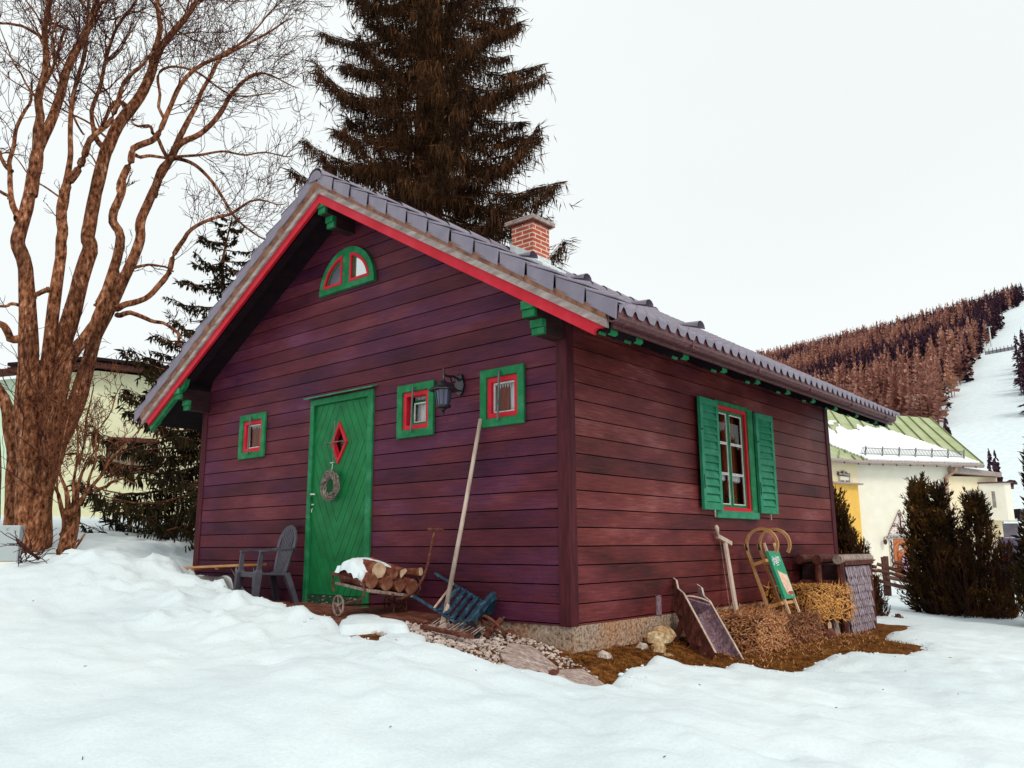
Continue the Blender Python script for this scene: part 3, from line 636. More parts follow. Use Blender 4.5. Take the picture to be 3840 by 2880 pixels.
# chimney
cx0, cx1, cy0, cy1 = -2.615, -2.27, 2.4, 2.735
m = M(); m.box(cx0, cx1, cy0, cy1, 3.3, 4.015); ch = m.build('chimney', MAT['brick'], rf)
m = M(); m.box(cx0-.085, cx1+.05, cy0-.05, cy1+.075, 4.03, 4.085); m.build('chimney_cap', MAT['slab'], ch, bevel=.006)
m = M(); m.box(cx0-.05, cx1+.025, cy0-.025, cy1+.03, 4.010, 4.032); m.build('chimney_collar', MAT['redslab'], ch)
m = M(); P = slope_pts(1)
zf = lambda x: 1.932-SL*x+.24
m.prism([(cx0-.02, cy0-.012, zf(cx0)-.12), (cx1+.012, cy0-.012, zf(cx1)-.14), (cx1+.012, cy0-.012, zf(cx1)+.075), (cx0-.02, cy0-.012, zf(cx0)+.085)], (0,.011,0))
m.box(cx1+.001, cx1+.012, cy0-.012, cy1+.02, zf(cx1)-.14, zf(cx1)+.072)
m.hexa([(cx1+.012,cy0-.06,zf(cx1+.012)-.05),(cx1+.20,cy0-.06,zf(cx1+.2)-.03),(cx1+.20,cy1+.08,zf(cx1+.2)-.03),(cx1+.012,cy1+.08,zf(cx1+.012)-.05),(cx1+.012,cy0-.06,zf(cx1+.012)+.02),(cx1+.20,cy0-.06,zf(cx1+.2)+.008),(cx1+.20,cy1+.08,zf(cx1+.2)+.008),(cx1+.012,cy1+.08,zf(cx1+.012)+.02)])
m.build('flashing', MAT['flash'], ch)
# ---- small square windows
def frame_rect(m, x0, x1, z0, z1, wd, y0, y1):
    m.ring([(x0,y0,z0),(x1,y0,z0),(x1,y0,z1),(x0,y0,z1)], [(x0+wd,y0,z0+wd),(x1-wd,y0,z0+wd),(x1-wd,y0,z1-wd),(x0+wd,y0,z1-wd)], (0, y1-y0, 0))
def wavy(m, x0, x1, z0, z1, y, amp=.008, n=24, wl=.05):
    vs = []; 
    for i in range(n+1):
        x = x0+(x1-x0)*i/n; yy = y+amp*math.sin(2*PI*(x-x0)/wl); vs += [(x, yy, z0), (x, yy, z1)]
    m.add(vs, [(2*i, 2*i+2, 2*i+3, 2*i+1) for i in range(n)])
for i, (x0, x1, z0, z1) in enumerate(SW):
    m = M(); frame_rect(m, x0, x1, z0, z1, .072, -.030, -.002); win = m.build('small_window', MAT['green'], house, bevel=.004)
    a0, a1, b0, b1 = x0+.0725, x1-.0725, z0+.0725, z1-.0725
    m = M(); frame_rect(m, a0, a1, b0, b1, .045, -.012, .055); m.build('red_frame', MAT['red'], win, bevel=.004)
    s0, s1, t0, t1 = a0+.046, a1-.046, b0+.046, b1-.046
    m = M()
    if i == 1:   # tilted open
        R_ = lambda x, y, z: (x, .05 + (z-t0)*.16 + y, z)
        wd = .03
        m.ring([R_(s0,0,t0),R_(s1,0,t0),R_(s1,0,t1-.02),R_(s0,0,t1-.02)], [R_(s0+wd,0,t0+wd),R_(s1-wd,0,t0+wd),R_(s1-wd,0,t1-.05),R_(s0+wd,0,t1-.05)], (0,.02,0))
        m.build('casement', MAT['green'], win)
        m = M(); frame_rect(m, s0+.028, s1-.028, t0+.028, t1-.05, .012, .062, .07); m.build('sash_strip', MAT['white_trim'], win)
        g = M(); g.add([R_(s0+wd,.008,t0+wd),R_(s1-wd,.008,t0+wd),R_(s1-wd,.008,t1-.05),R_(s0+wd,.008,t1-.05)], [(0,1,2,3)]); g.build('pane', MAT['glass'], win)
        c = M(); wavy(c, s0-.02, s1+.02, t0-.02, t1+.02, .12, .006); c.build('curtain', MAT['lace'], win)
    else:
        frame_rect(m, s0, s1, t0, t1, .014, .020, .045); m.build('casement', MAT['white_trim'], win)
        g = M(); g.add([(s0+.01,.034,t0+.01),(s1-.01,.034,t0+.01),(s1-.01,.034,t1-.01),(s0+.01,.034,t1-.01)], [(0,1,2,3)]); g.build('pane', MAT['glass'], win)
        c = M(); xm = s0+(s1-s0)*(.55 if i == 2 else .95); wavy(c, s0-.03, xm, t0-.02, t1+.02, .075, .010, 24, .06); c.build('curtain', MAT['curtain'], win)
        if i == 2: c = M(); wavy(c, xm, s1+.03, t0-.02, t1+.02, .080, .006, 12, .07); c.build('curtain', MAT['lace'], win)
        c = M(); rsx = random.Random(i); n = 9
        for q in range(n):
            xa = s0+(s1-s0)*q/n; xb = s0+(s1-s0)*(q+1)/n; zz = t1-.030-.012*rsx.random(); c.add([(xa,.06,t1),(xb,.06,t1),((xa+xb)/2,.06,zz-.012)], [(0,1,2)]); 
        c.build('lace_trim', MAT['lace'], win)
    m = M(); xm = (x0+x1)/2-.01; m.beam((xm-.008,-.052,z0+.045), (xm+.008,-.052,z1-.035), .016, .010, (0,1,0)); m.box(xm-.02,xm-.002,-.052,-.028,z0+.045,z0+.065); m.box(xm-.004,xm+.014,-.052,-.028,z1-.055,z1-.035)
    m.build('window_bar', MAT['barblack'], win)
# ---- arched window
ax, az, ar = -2.827, 2.652, .455
def arc(r, a0, a1, n, cx=ax, cz=az): return [(cx+r*math.cos(a0+(a1-a0)*i/n), cz+r*math.sin(a0+(a1-a0)*i/n)) for i in range(n+1)]
m = M()
# plate with two quarter openings: build as rings of strips
N = 20
def quarter(side, inset, zlow, xin, r):  # outline of a quarter pane
    a_in = math.acos(min(1, xin/r)); a_lo = math.asin(zlow/r); pts = [(xin, zlow)] + [(r*math.cos(a_lo+(a_in-a_lo)*i/N), zlow+(r*math.sin(a_lo+(a_in-a_lo)*i/N)-zlow)) for i in range(N+1)]
    return [(ax+side*p[0], az+p[1]) for p in pts]
for side in (1, -1):
    inn = quarter(side, 0, .062, .062, ar-.066)
    out = [(ax, az)] + [(ax+side*ar*math.cos(t), az+ar*math.sin(t)) for t in [PI/2*i/N for i in range(N+1)]]
    O = [(x, -.040, z) for x, z in out]; I = [(x, -.040, z) for x, z in inn]
    if side < 0: O = O[::-1]; I = I[::-1]
    m.ring(O, I, (0, .038, 0))
aw = m.build('arched_window', MAT['green'], house)
for side in (1, -1):
    a = quarter(side, 0, .063, .063, ar-.067); b = quarter(side, 0, .092, .092, ar-.098); c = quarter(side, 0, .104, .102, ar-.110)
    m = M(); A = [(x, -.046, z) for x, z in a]; B = [(x, -.046, z) for x, z in b]
    if side < 0: A = A[::-1]; B = B[::-1]
    m.ring(A, B, (0, .042, 0)); m.build('red_frame', MAT['red'], aw)
    m = M(); A = [(x, -.022, z) for x, z in quarter(side,0,.0925,.0925,ar-.0985)]; B = [(x, -.022, z) for x, z in c]
    if side < 0: A = A[::-1]; B = B[::-1]
    m.ring(A, B, (0, .018, 0)); m.build('casement', MAT['green'], aw)
    g = M(); Cc = [(x, -.012, z) for x, z in c]; g.add(Cc if side > 0 else Cc[::-1], [tuple(range(len(Cc)))])
    g.build('pane', MAT['mirrorpane'] if side > 0 else MAT['dullpane'], aw)
# ---- the door
dr = M()
dx0, dx1, dz0, dz1 = -3.32, -2.44, -.465, 1.462
DV = [(-2.893,1.245),(-2.772,1.042),(-2.900,.838),(-3.012,1.042)]      # diamond opening
inn = [(x, -.0, z) for x, z in DV]
outl = [(dx0,dz0),(dx1,dz0),(dx1,dz1),(dx0,dz1)]
# door leaf split in four quads round the diamond
c4 = [(dx1,dz1),(dx1,dz0),(dx0,dz0),(dx0,dz1)]; d4 = DV
Y0, Y1 = .012, .05
mid = [((dx0+dx1)/2, dz1), (dx1, 1.04), ((dx0+dx1)/2, dz0), (dx0, 1.04)]
for i in range(4):
    j = (i+1) % 4; poly = [mid[i], c4[i], mid[j], DV[j], DV[i]]
    dr.prism([(x, Y0, z) for x, z in poly][::-1], (0, Y1-Y0, 0))
door = dr.build('door', MAT['door'], house)
m = M(); so_ = [(x+(x-(-2.893))*.0, z) for x, z in DV]
cxd, czd = -2.893, 1.042; big = [(cxd+(x-cxd)*1.10, czd+(z-czd)*1.07) for x, z in DV]; sm = [(cxd+(x-cxd)*.78, czd+(z-czd)*.80) for x, z in DV]
m.ring([(x,-.006,z) for x, z in big][::-1], [(x,-.006,z) for x, z in sm][::-1], (0, .055, 0)); m.build('diamond_frame', MAT['red'], door)
g = M(); g.add([(x,.044,z) for x, z in sm][::-1], [(0,1,2,3)]); g.build('pane', MAT['glass'], door)
c = M(); c.box(-3.1,-2.7,.09,.10,.75,1.35); c.build('curtain', MAT['curt_dk'], door)
m = M(); m.tube([(-2.927,.0,1.272),(-2.927,-.035,1.262),(-2.93,-.035,1.05),(-2.933,-.035,.83),(-2.933,.0,.822)], .006, 6); m.tube([(-3.073,.0,1.042),(-3.065,-.045,1.042),(-2.782,-.045,1.045),(-2.773,.0,1.045)], .006, 6); m.build('iron_cross', MAT['barblack'], door)
m = M(); m.tube([(-3.290,.012,.535),(-3.290,-.03,.535),(-3.225,-.03,.532)], .008, 8); m.tube([(-3.29,.01,.43),(-3.29,-.012,.43)], .008, 6); m.tube([(-3.29,.0,.39),(-3.288,-.014,.38),(-3.286,-.014,.35)], .004, 6); m.build('handle', MAT['white_trim'], door)
for z in (1.28, .60, -.1):
    m = M(); m.tube([(-2.440,.004,z-.055),(-2.440,.004,z+.055)], .009, 8); m.build('hinge', MAT['steel'], door)
m = M(); frame_pts = [(-3.385,ZB),(-2.352,ZB),(-2.352,1.53),(-3.385,1.53)]
m.box(-3.385,-3.322,-.014,.052,ZB+.002,1.53); m.box(-2.433,-2.352,-.022,.052,ZB+.002,1.53); m.box(-3.322,-2.433,-.018,.052,1.466,1.53)
m.build('door_frame', MAT['green'], house, bevel=.004)
m = M(); m.hexa([(-3.43,-.075,1.535),(-2.31,-.075,1.535),(-2.31,-.001,1.560),(-3.43,-.001,1.560),(-3.43,-.075,1.545),(-2.31,-.075,1.545),(-2.31,-.001,1.572),(-3.43,-.001,1.572)]); m.build('door_canopy_strip', MAT['shutter'], house)
m = M(); m.box(-3.322,-2.433,.0,.05,ZB+.002,-.47); m.build('threshold_board', MAT['peeled'], house)
# ---- side window with shutters
y0, y1, z0, z1 = SWIN
m = M(); m.box(-.045,.022,y0-.03,y0+.001,z0,z1+.03); m.box(-.045,.022,y1-.09,y1+.04,z0,z1+.03); m.box(-.045,.030,y0+.001,y1-.09,z1-.0,z1+.04)
sw = m.build('side_window', MAT['green'], house)
m = M(); ri = lambda v: v
o4 = [(-.0,y0+.001,z0-.0),(-.0,y1-.091,z0),(-.0,y1-.091,z1-.001),(-.0,y0+.001,z1-.001)]
def rframe(ya, yb, za, zb, wd, xa, xb, wb=None):
    wb = wd if wb is None else wb
    mm = M(); mm.ring([(xa,ya,za),(xa,yb,za),(xa,yb,zb),(xa,ya,zb)], [(xa,ya+wd,za+wb),(xa,yb-wd,za+wb),(xa,yb-wd,zb-wd),(xa,ya+wd,zb-wd)], (xb-xa,0,0)); return mm
rframe(y0+.001, y1-.091, z0+.001, z1-.001, .035, -.055, .008).build('red_frame', MAT['red'], sw)
ya, yb = y0+.037, y1-.127; ym = (ya+yb)/2; za, zb = z0+.04, z1-.037
for (p, q) in ((ya, ym-.006), (ym+.006, yb)):
    cs = rframe(p, q, za, zb, .026, -.050, -.022).build('casement', MAT['green'], sw)
    h3 = (zb-za-.05)/3; m = M()
    for k in range(3):
        a = za+.026+k*h3; mm = rframe(p+.0265, q-.0265, a, a+h3-.004, .011, -.040, -.026); m.add(mm.v, mm.f)
    m.build('glazing_bars', MAT['white_trim'], cs)
    g = M(); g.add([(-.034,p+.02,za+.02),(-.034,q-.02,za+.02),(-.034,q-.02,zb-.02),(-.034,p+.02,zb-.02)], [(0,1,2,3)]); g.build('pane', MAT['glass'], cs)
    c = M(); rr = random.Random(2); n = 8
    ln = za+.345
    vs = [(-.075,p,ln),(-.075,q,ln)]; c.box(-.078,-.074,p+.02,q-.02,ln-.055,ln)
    for k in range(n):
        u = p+.02+(q-p-.04)*k/n; v_ = p+.02+(q-p-.04)*(k+1)/n; c.add([(-.0741,u,ln-.054),(-.0741,v_,ln-.054),(-.0741,(u+v_)/2,ln-.054-.015-.02*rr.random())], [(0,1,2)])
    c.build('lace_trim', MAT['lace'], sw)
def wavy_y(m, y0, y1, z0, z1, x, amp, wl, n=30):
    vs = []
    for i in range(n+1):
        yy = y0+(y1-y0)*i/n; xx = x+amp*math.sin(2*PI*(yy-y0)/wl); vs += [(xx, yy, z0), (xx, yy, z1)]
    m.add(vs, [(2*i, 2*i+2, 2*i+3, 2*i+1) for i in range(n)])
c = M(); wavy_y(c, ym+.02, yb+.12, z0, z1, -.13, .012, .07); c.build('curtain', MAT['curtain'], sw)
c = M(); wavy_y(c, y0-.1, y0+.14, z0, z1, -.13, .012, .07); c.build('curtain', MAT['curt_dk'], sw)
c = M(); rr = random.Random(8)
for k in range(160):      # pot plant on the window sill
    a = Vector((-.10+rr.uniform(-.02,.02), ym+.13+rr.gauss(0,.045), z0+.06+abs(rr.gauss(0,.09)))); b = a+Vector((rr.uniform(-.01,.01), rr.uniform(-.03,.03), rr.uniform(-.01,.03))); d = Vector((0,.008,-.008))
    c.add([a, b+d, b+Vector((.0,.012,.012)), a+Vector((0,-.006,.01))], [(0,1,2,3)])
pm = mottled('pot_plant_leaf', [(.3, (.03,.05,.01)), (.6, (.12,.13,.03)), (.75, (.35,.33,.12))], 40, .7); c.build('pot_plant', pm, sw)
c = M(); c.lathe((-.09, ym+.10, z0+.12), [(.0, -.02), (.015, -.012), (.02, 0), (.015, .012), (.0, .02)], 8); c.build('red_ornament', MAT['red'], sw)
m = M(); m.box(.0,.035,2.425,3.41,.266,.342); m.build('sill_board', MAT['shutter'], sw, bevel=.004)
m = M(); m.box(-.04,.028,y0+.01,y1-.10,z0-.002,z0+.012); m.build('sill_edge', MAT['red'], sw)
def shutter(ya, yb, za, zb, xo, tilt):
    X0 = lambda y, x: x + xo + (y-ya)/(yb-ya)*tilt
    def bx(m, a, b, c, d, xa, xb): m.hexa([(X0(a,xa),a,c),(X0(a,xb),a,c),(X0(b,xb),b,c),(X0(b,xa),b,c),(X0(a,xa),a,d),(X0(a,xb),a,d),(X0(b,xb),b,d),(X0(b,xa),b,d)])
    m = M(); w_ = .055
    bx(m, ya, ya+w_, za, zb, 0, .03); bx(m, yb-w_, yb, za, zb, 0, .03)
    zm = (za+zb)/2+.015
    for a, b in ((za, za+.07), (zm-.03, zm+.03), (zb-.065, zb)): bx(m, ya+w_, yb-w_, a, b, .001, .0295)
    sh = m.build('shutter', MAT['shutter'], sw)
    m = M()
    for lo, hi in ((za+.07, zm-.03), (zm+.03, zb-.065)):
        n = 6; h = (hi-lo)/n
        for k in range(n):
            a = lo+k*h; p = [(X0(ya+w_,.004),ya+w_,a+h), (X0(ya+w_,.026),ya+w_,a+.006), (X0(ya+w_,.030),ya+w_,a+.012), (X0(ya+w_,.010),ya+w_,a+h)]
            q = [(X0(yb-w_,.004),yb-w_,a+h), (X0(yb-w_,.026),yb-w_,a+.006), (X0(yb-w_,.030),yb-w_,a+.012), (X0(yb-w_,.010),yb-w_,a+h)]
            m.add(p+q, [(0,1,2,3),(7,6,5,4),(0,4,5,1),(1,5,6,2),(2,6,7,3),(3,7,4,0)])
    bx(m, ya+w_, yb-w_, za+.07, zb-.065, .0, .002)
    m.build('louvres', MAT['shutter'], sh)
    m = M(); yc = (ya+yb)/2; bx(m, yc-.01, yc+.01, za-.07, za-.004, .03, .04); m.build('shutter_catch', MAT['greywood'], sh)
    m = M(); bx(m, ya+.015, ya+.022, (za+zb)/2-.35, (za+zb)/2-.22, .031, .037); bx(m, ya+.008, ya+.03, (za+zb)/2+.22, (za+zb)/2+.235, .031, .04); m.build('hook', MAT['iron'], sh)
shutter(2.085, 2.50, .34, 1.445, .045, -.012); shutter(3.425, 3.84, .336, 1.438, .02, .02)
# vent bracket low on the side wall
m = M(); m.box(.001,.012,1.235,1.31,-.592,-.43)
for k in range(4): m.box(.012,.016,1.24,1.305,-.47+k*.012,-.463+k*.012)
m.build('vent_plate', MAT['trough_in'], house)
# ------------------------------------------------------------------ things by the gable wall
def rnd(a, b): return random.uniform(a, b)
# wreath
R1 = random.Random(11)
wc = V(-2.952, -.045, .608)
m = M()
for k in range(46):
    ph = R1.uniform(0, 2*PI); ln = R1.uniform(1.6, 4.2); r0 = R1.uniform(.085, .125); tw = R1.uniform(1.5, 3); ph2 = R1.uniform(0, 2*PI); pts = []
    for i in range(15):
        a = ph+ln*i/14; q = ph2+tw*a; rr = r0+.022*math.cos(q); pts.append(wc+V(rr*math.cos(a)*1.03, .020*math.sin(q), rr*math.sin(a)*1.12))
    m.tube(pts, R1.uniform(.0028, .0048), 5, False)
wr = m.build('wreath', mottled('wicker', [(.3, (.10,.065,.055)), (.7, (.36,.29,.26))], 30, .8, .1)); recenter(wr); tag(wr, 'round grey wicker wreath hanging on the green door below its red diamond window', 'wreath')
m = M(); m.tube([(-2.935,-.034,.845),(-2.94,-.036,.80),(-2.946,-.04,.74)], .0035, 5); m.tube([(-2.975,-.036,.84),(-2.945,-.04,.835),(-2.92,-.036,.842)], .004, 5)
h = m.build('hanger', MAT['lace'], None); h.parent = wr; h.location = -wr.location
# wall lantern
lc = V(-1.155, -.235, 1.2)
lamp = thing('wall_lantern', 'black lantern on a curled wall bracket between the two small windows', 'lantern', (-1.16, 0, 1.33))
m = M(); m.prism([(-1.225,-.001,1.40),(-1.20,-.001,1.50),(-1.17,-.001,1.515),(-1.14,-.001,1.50),(-1.115,-.001,1.40),(-1.14,-.001,1.33),(-1.17,-.001,1.315),(-1.20,-.001,1.33)], (0,-.025,0))
m.lathe((-1.17,-.02,1.475), [(.03,0),(.035,.01),(.012,.03)], 10, (0,-1,0)); m.build('wall_plate', MAT['black_paint'], lamp)
m = M(); m.tube([(-1.17,-.02,1.46),(-1.165,-.10,1.475),(-1.158,-.18,1.463),(-1.155,-.235,1.47)], .011, 8)
m.tube([(-1.17,-.02,1.355),(-1.165,-.07,1.36),(-1.16,-.12,1.40),(-1.158,-.15,1.45),(-1.158,-.13,1.47)], .008, 8); m.tube([(-1.168,-.10,1.47),(-1.166,-.09,1.43),(-1.165,-.12,1.41)], .006, 6)
m.build('bracket', MAT['black_paint'], lamp)
m = M(); m.lathe((lc.x, lc.y, 0), [(.004,1.53),(.010,1.522),(.006,1.51),(.012,1.50),(.007,1.488),(.012,1.47),(.010,1.42),(.022,1.415),(.030,1.405),(.070,1.385),(.076,1.372),(.112,1.345),(.128,1.333),(.130,1.326),(.118,1.325),(.06,1.34)], 18); m.build('cap', MAT['black_paint'], lamp, smooth=True)
m = M()
for i in range(6):
    a = PI*2*i/6+.3; c_, s_ = math.cos(a), math.sin(a); m.beam((lc.x+.082*c_, lc.y+.082*s_, 1.332), (lc.x+.058*c_, lc.y+.058*s_, 1.195), .010, .010)
m.lathe((lc.x, lc.y, 0), [(.066,1.197),(.070,1.190),(.062,1.178),(.030,1.168),(.020,1.155),(.010,1.150),(.016,1.14),(.006,1.128),(.011,1.118),(.003,1.105)], 14)
m.build('cage', MAT['black_paint'], lamp)
lgm = pane('lantern_glass', (.10,.10,.17), .2, .12)
m = M(); m.lathe((lc.x, lc.y, 0), [(.074,1.330),(.053,1.198)], 6); m.build('lamp_glass', lgm, lamp)
# ---- plastic armchair
def chair():
    o = V(-3.60, -.29, -.575); ax_ = V(.49, -.09, 0).normalized(); ay = V(.16, .985, 0).normalized()      # ax across, ay towards the wall
    T = lambda x, y, z: o + ax_*x*.90 + ay*y*.85 + V(0, 0, z)
    c = thing('garden_chair', 'grey plastic armchair with slatted oval back standing against the cabin wall', 'chair', tuple(o))
    mt = MAT['plastic']; w_ = .25; zs = .325
    m = M(); n = 8
    m.hexa([T(-w_,-.24,zs-.02),T(w_,-.24,zs-.02),T(w_*.85,.17,zs-.035),T(-w_*.85,.17,zs-.035),T(-w_,-.24,zs),T(w_,-.24,zs),T(w_*.85,.17,zs-.012),T(-w_*.85,.17,zs-.012)])
    m.hexa([T(-w_,-.255,zs-.045),T(w_,-.255,zs-.045),T(w_,-.225,zs-.04),T(-w_,-.225,zs-.04),T(-w_,-.25,zs+.012),T(w_,-.25,zs+.012),T(w_,-.22,zs+.006),T(-w_,-.22,zs+.006)])
    m.build('seat', mt, c, bevel=.006)
    for sx_ in (-1, 1):
        m = M()   # wide front leg rising into the arm post
        def sec(x, y, z, wx, wy): return [T(sx_*x-wx/2, y-wy/2, z), T(sx_*x+wx/2, y-wy/2, z), T(sx_*x+wx/2, y+wy/2, z), T(sx_*x-wx/2, y+wy/2, z)]
        ss = [sec(.29,-.27,0,.045,.05), sec(.265,-.25,.20,.065,.08), sec(.25,-.235,.33,.075,.095), sec(.262,-.225,.36,.03,.06), sec(.272,-.215,.50,.022,.05), sec(.275,-.20,.535,.03,.05)]
        vs = sum(ss, []); fs = [(0,3,2,1), (20,21,22,23)]
        for i in range(5):
            for j in range(4): fs.append((4*i+j, 4*i+(j+1)%4, 4*i+4+(j+1)%4, 4*i+4+j))
        m.add(vs, fs); m.build('leg', mt, c, bevel=.004)
        m = M(); m.beam(T(sx_*.27,.26,0), T(sx_*.20,.14,zs-.01), .04, .05, (0,1,0), 1.3); m.build('leg', mt, c, bevel=.004)
        m = M(); pts = [T(sx_*.275,-.235,.535), T(sx_*.28,-.12,.548), T(sx_*.275,.02,.545), T(sx_*.25,.14,.55), T(sx_*.215,.205,.565)]
        for a, b in zip(pts, pts[1:]): m.beam(a, b+(b-a)*.08, .045, .018)
        m.build('armrest', mt, c)
    m = M()      # back: oval rim and slats, leaning
    B = lambda x, h: T(x, .15+h*.26, zs-.01+h)      # h along the back
    rim = []; 
    for i in range(25):
        a = -PI*.13 + (PI*1.26)*i/24; rim.append((.215*math.cos(a)*(1 if math.sin(a) > 0 else 1-.25*abs(math.sin(a))), .28+.185*math.sin(a)))
    rim = [(.14, 0.0)] + rim + [(-.14, 0.0)]
    for (a, b) in zip(rim, rim[1:]): m.beam(B(*a), B(*b)+(B(*b)-B(*a)).normalized()*.006, .040, .016, (0,1,.2))
    m.beam(B(.15,.0), B(-.15,.0), .05, .02, (0,1,0))
    for k in range(7):
        x = -.12+.04*k; top = .28+.165*math.sqrt(max(0, 1-(x*1.15/.2)**2)); m.beam(B(x*.75,.01), B(x*1.15, top), .013, .010, (0,1,.2))
    m.build('backrest', mt, c)
chair()
# ---- folding bench
b = thing('folding_bench', 'low orange-brown beer garden bench with steel folding legs along the cabin wall', 'bench', (-4.8, -.22, -.57))
tb = lambda x: -.232 + (x+5.80)*.034
m = M(); y0b, y1b = -.36, -.09
m.hexa([(-5.80,y0b,tb(-5.8)-.026),(-3.93,y0b,tb(-3.93)-.026),(-3.93,y1b,tb(-3.93)-.026),(-5.80,y1b,tb(-5.8)-.026),(-5.80,y0b,tb(-5.8)),(-3.93,y0b,tb(-3.93)),(-3.93,y1b,tb(-3.93)),(-5.80,y1b,tb(-5.8))])
m.build('seat_board', MAT['orangewood'], b, bevel=.004)
m = M()
for x in (-4.55, -5.05): m.box(x, x+.06, y0b+.03, y1b-.03, tb(x)-.045, tb(x)-.027)
m.build('cross_batten', MAT['orangewood'], b)
for x, zf_ in ((-4.12, -.57), (-5.55, -.48)):
    for y in (y0b+.03, y1b-.03):
        m = M(); m.beam((x, y, zf_-.05), (x+.01, y, tb(x)-.027), .022, .022); m.build('leg', MAT['steel'], b)
    m = M(); m.beam((x, y0b+.03, zf_+.06), (x, y1b-.03, zf_+.06), .014, .014, (0,0,1)); m.beam((x+.01, -.22, zf_+.1), (x+(.32 if x < -5 else -.3), -.22, tb(x)-.03), .016, .010); m.build('brace', MAT['steel'], b)
# ---- little cart with firewood
ct = thing('hand_cart', 'small rusty four-wheeled cart with tall curved pull handle in front of the green door', 'cart', (-1.8, -.4, -.58))
zb_ = lambda x, y: -.335 - .12*(x+1.63) - .13*(y+.65)
Xa, Xb, Ya, Yb = -2.03, -1.56, -.66, -.14
m = M()
for k in range(4):
    ya_ = Ya+(Yb-Ya)*k/4+.004; yb_ = Ya+(Yb-Ya)*(k+1)/4-.004
    m.hexa([(Xa,ya_,zb_(Xa,ya_)-.025),(Xb,ya_,zb_(Xb,ya_)-.025),(Xb,yb_,zb_(Xb,yb_)-.025),(Xa,yb_,zb_(Xa,yb_)-.025),(Xa,ya_,zb_(Xa,ya_)),(Xb,ya_,zb_(Xb,ya_)),(Xb,yb_,zb_(Xb,yb_)),(Xa,yb_,zb_(Xa,yb_))])
m.build('bed', MAT['greywood'], ct, bevel=.003)
m = M()
m.beam((Xa-.03,Ya-.01,-.222),(Xa+.27,Ya-.02,-.262), .030, .014); m.beam((Xa-.03,Yb,-.235),(Xa+.3,Yb,-.275), .030, .014); m.beam((Xa-.02,Ya-.01,-.225),(Xa-.02,Yb,-.24), .03, .014)
m.build('side_rail', MAT['darkwood'], ct)
m = M()
for y in (Ya-.012, Yb):
    m.tube([(Xa,y,-.225),(Xa-.005,y,-.30),(Xa-.005,y,-.335),(Xa+.03,y,-.375)], .007, 6)
    hoop = [(Xa+.26,y,-.262),(Xa+.33,y,-.268),(Xa+.40,y,-.30),(Xa+.43,y,-.345),(Xa+.42,y,-.39),(Xa+.37,y,-.425),(Xa+.28,y,-.442),(Xa+.18,y,-.465)]
    m.tube(hoop, .009, 6)
m.tube([(Xb-.02,Yb+.03,-.41),(Xb+.02,Yb+.03,-.36),(Xb+.02,Yb+.03,-.30),(Xb-.02,Yb+.03,-.255)], .007, 6)
m.build('iron_hoop', MAT['rust'], ct)
def wheel(cpos, axis, r, nsp, parent, mt, rimw=.012, name='wheel', hub=.016, hl=.03):
    c = Vector(cpos); ax_ = Vector(axis).normalized(); a = ax_.orthogonal().normalized(); bb = ax_.cross(a)
    m = M(); n = 28; vs = []
    for rr, h in ((r, -rimw/2), (r, rimw/2), (r-.013, rimw/2), (r-.013, -rimw/2)):
        for j in range(n):
            t = 2*PI*j/n; vs.append(c+ax_*h+(a*math.cos(t)+bb*math.sin(t))*rr)
    fs = [(i*n+j, i*n+(j+1)%n, ((i+1)%4)*n+(j+1)%n, ((i+1)%4)*n+j) for i in range(4) for j in range(n)]
    m.add(vs, fs)
    for k in range(nsp):
        t = 2*PI*k/nsp+.4; d = a*math.cos(t)+bb*math.sin(t); m.beam(c+d*hub*.7, c+d*(r-.010), .013, .008, ax_)
    m.lathe(c-ax_*hl/2, [(hub*.8,0),(hub,.006),(hub,hl-.006),(hub*.8,hl)], 10, ax_); return m.build(name, mt, parent)
wheel((-1.955,-.665,-.485), (.12,1,0), .088, 5, ct, MAT['greywood']); wheel((-1.955,-.10,-.50), (.12,1,0), .088, 5, ct, MAT['rust'])
wheel((-1.70,-.16,-.495), (.35,1,0), .080, 6, ct, MAT['rust'], .010); wheel((-1.50,-.62,-.515), (.35,1,0), .0, 0, ct, MAT['rust']) if False else None
m = M(); m.tube([(-1.955,-.66,-.485),(-1.955,-.10,-.50)], .010, 6); m.tube([(-1.70,-.20,-.495),(-1.62,-.42,-.43)], .009, 6); m.tube([(-1.655,-.30,-.40),(-1.66,-.30,-.50),(-1.665,-.30,-.565)], .009, 6); m.beam((-1.75,-.4,-.385),(-1.56,-.4,-.40), .03,.03); m.build('axle', MAT['rust'], ct)
hp = [PY(1100+a/2.458, 1900+c/2.458, -.36) for a, c in [(955,852),(1000,850),(1060,825),(1120,780),(1170,710),(1210,630),(1240,530),(1262,420),(1285,310),(1303,235)]]
m = M(); m.tube(hp, .011, 8); m.build('pull_handle', MAT['rust'], ct)
m = M(); a1 = PY(1100+1240/2.458, 1900+207/2.458, -.36); a2 = PY(1100+1380/2.458, 1900+213/2.458, -.36); m.tube([a1, (a1+a2)/2, a2], .012, 8); m.build('handle_grip', MAT['darkwood'], ct)
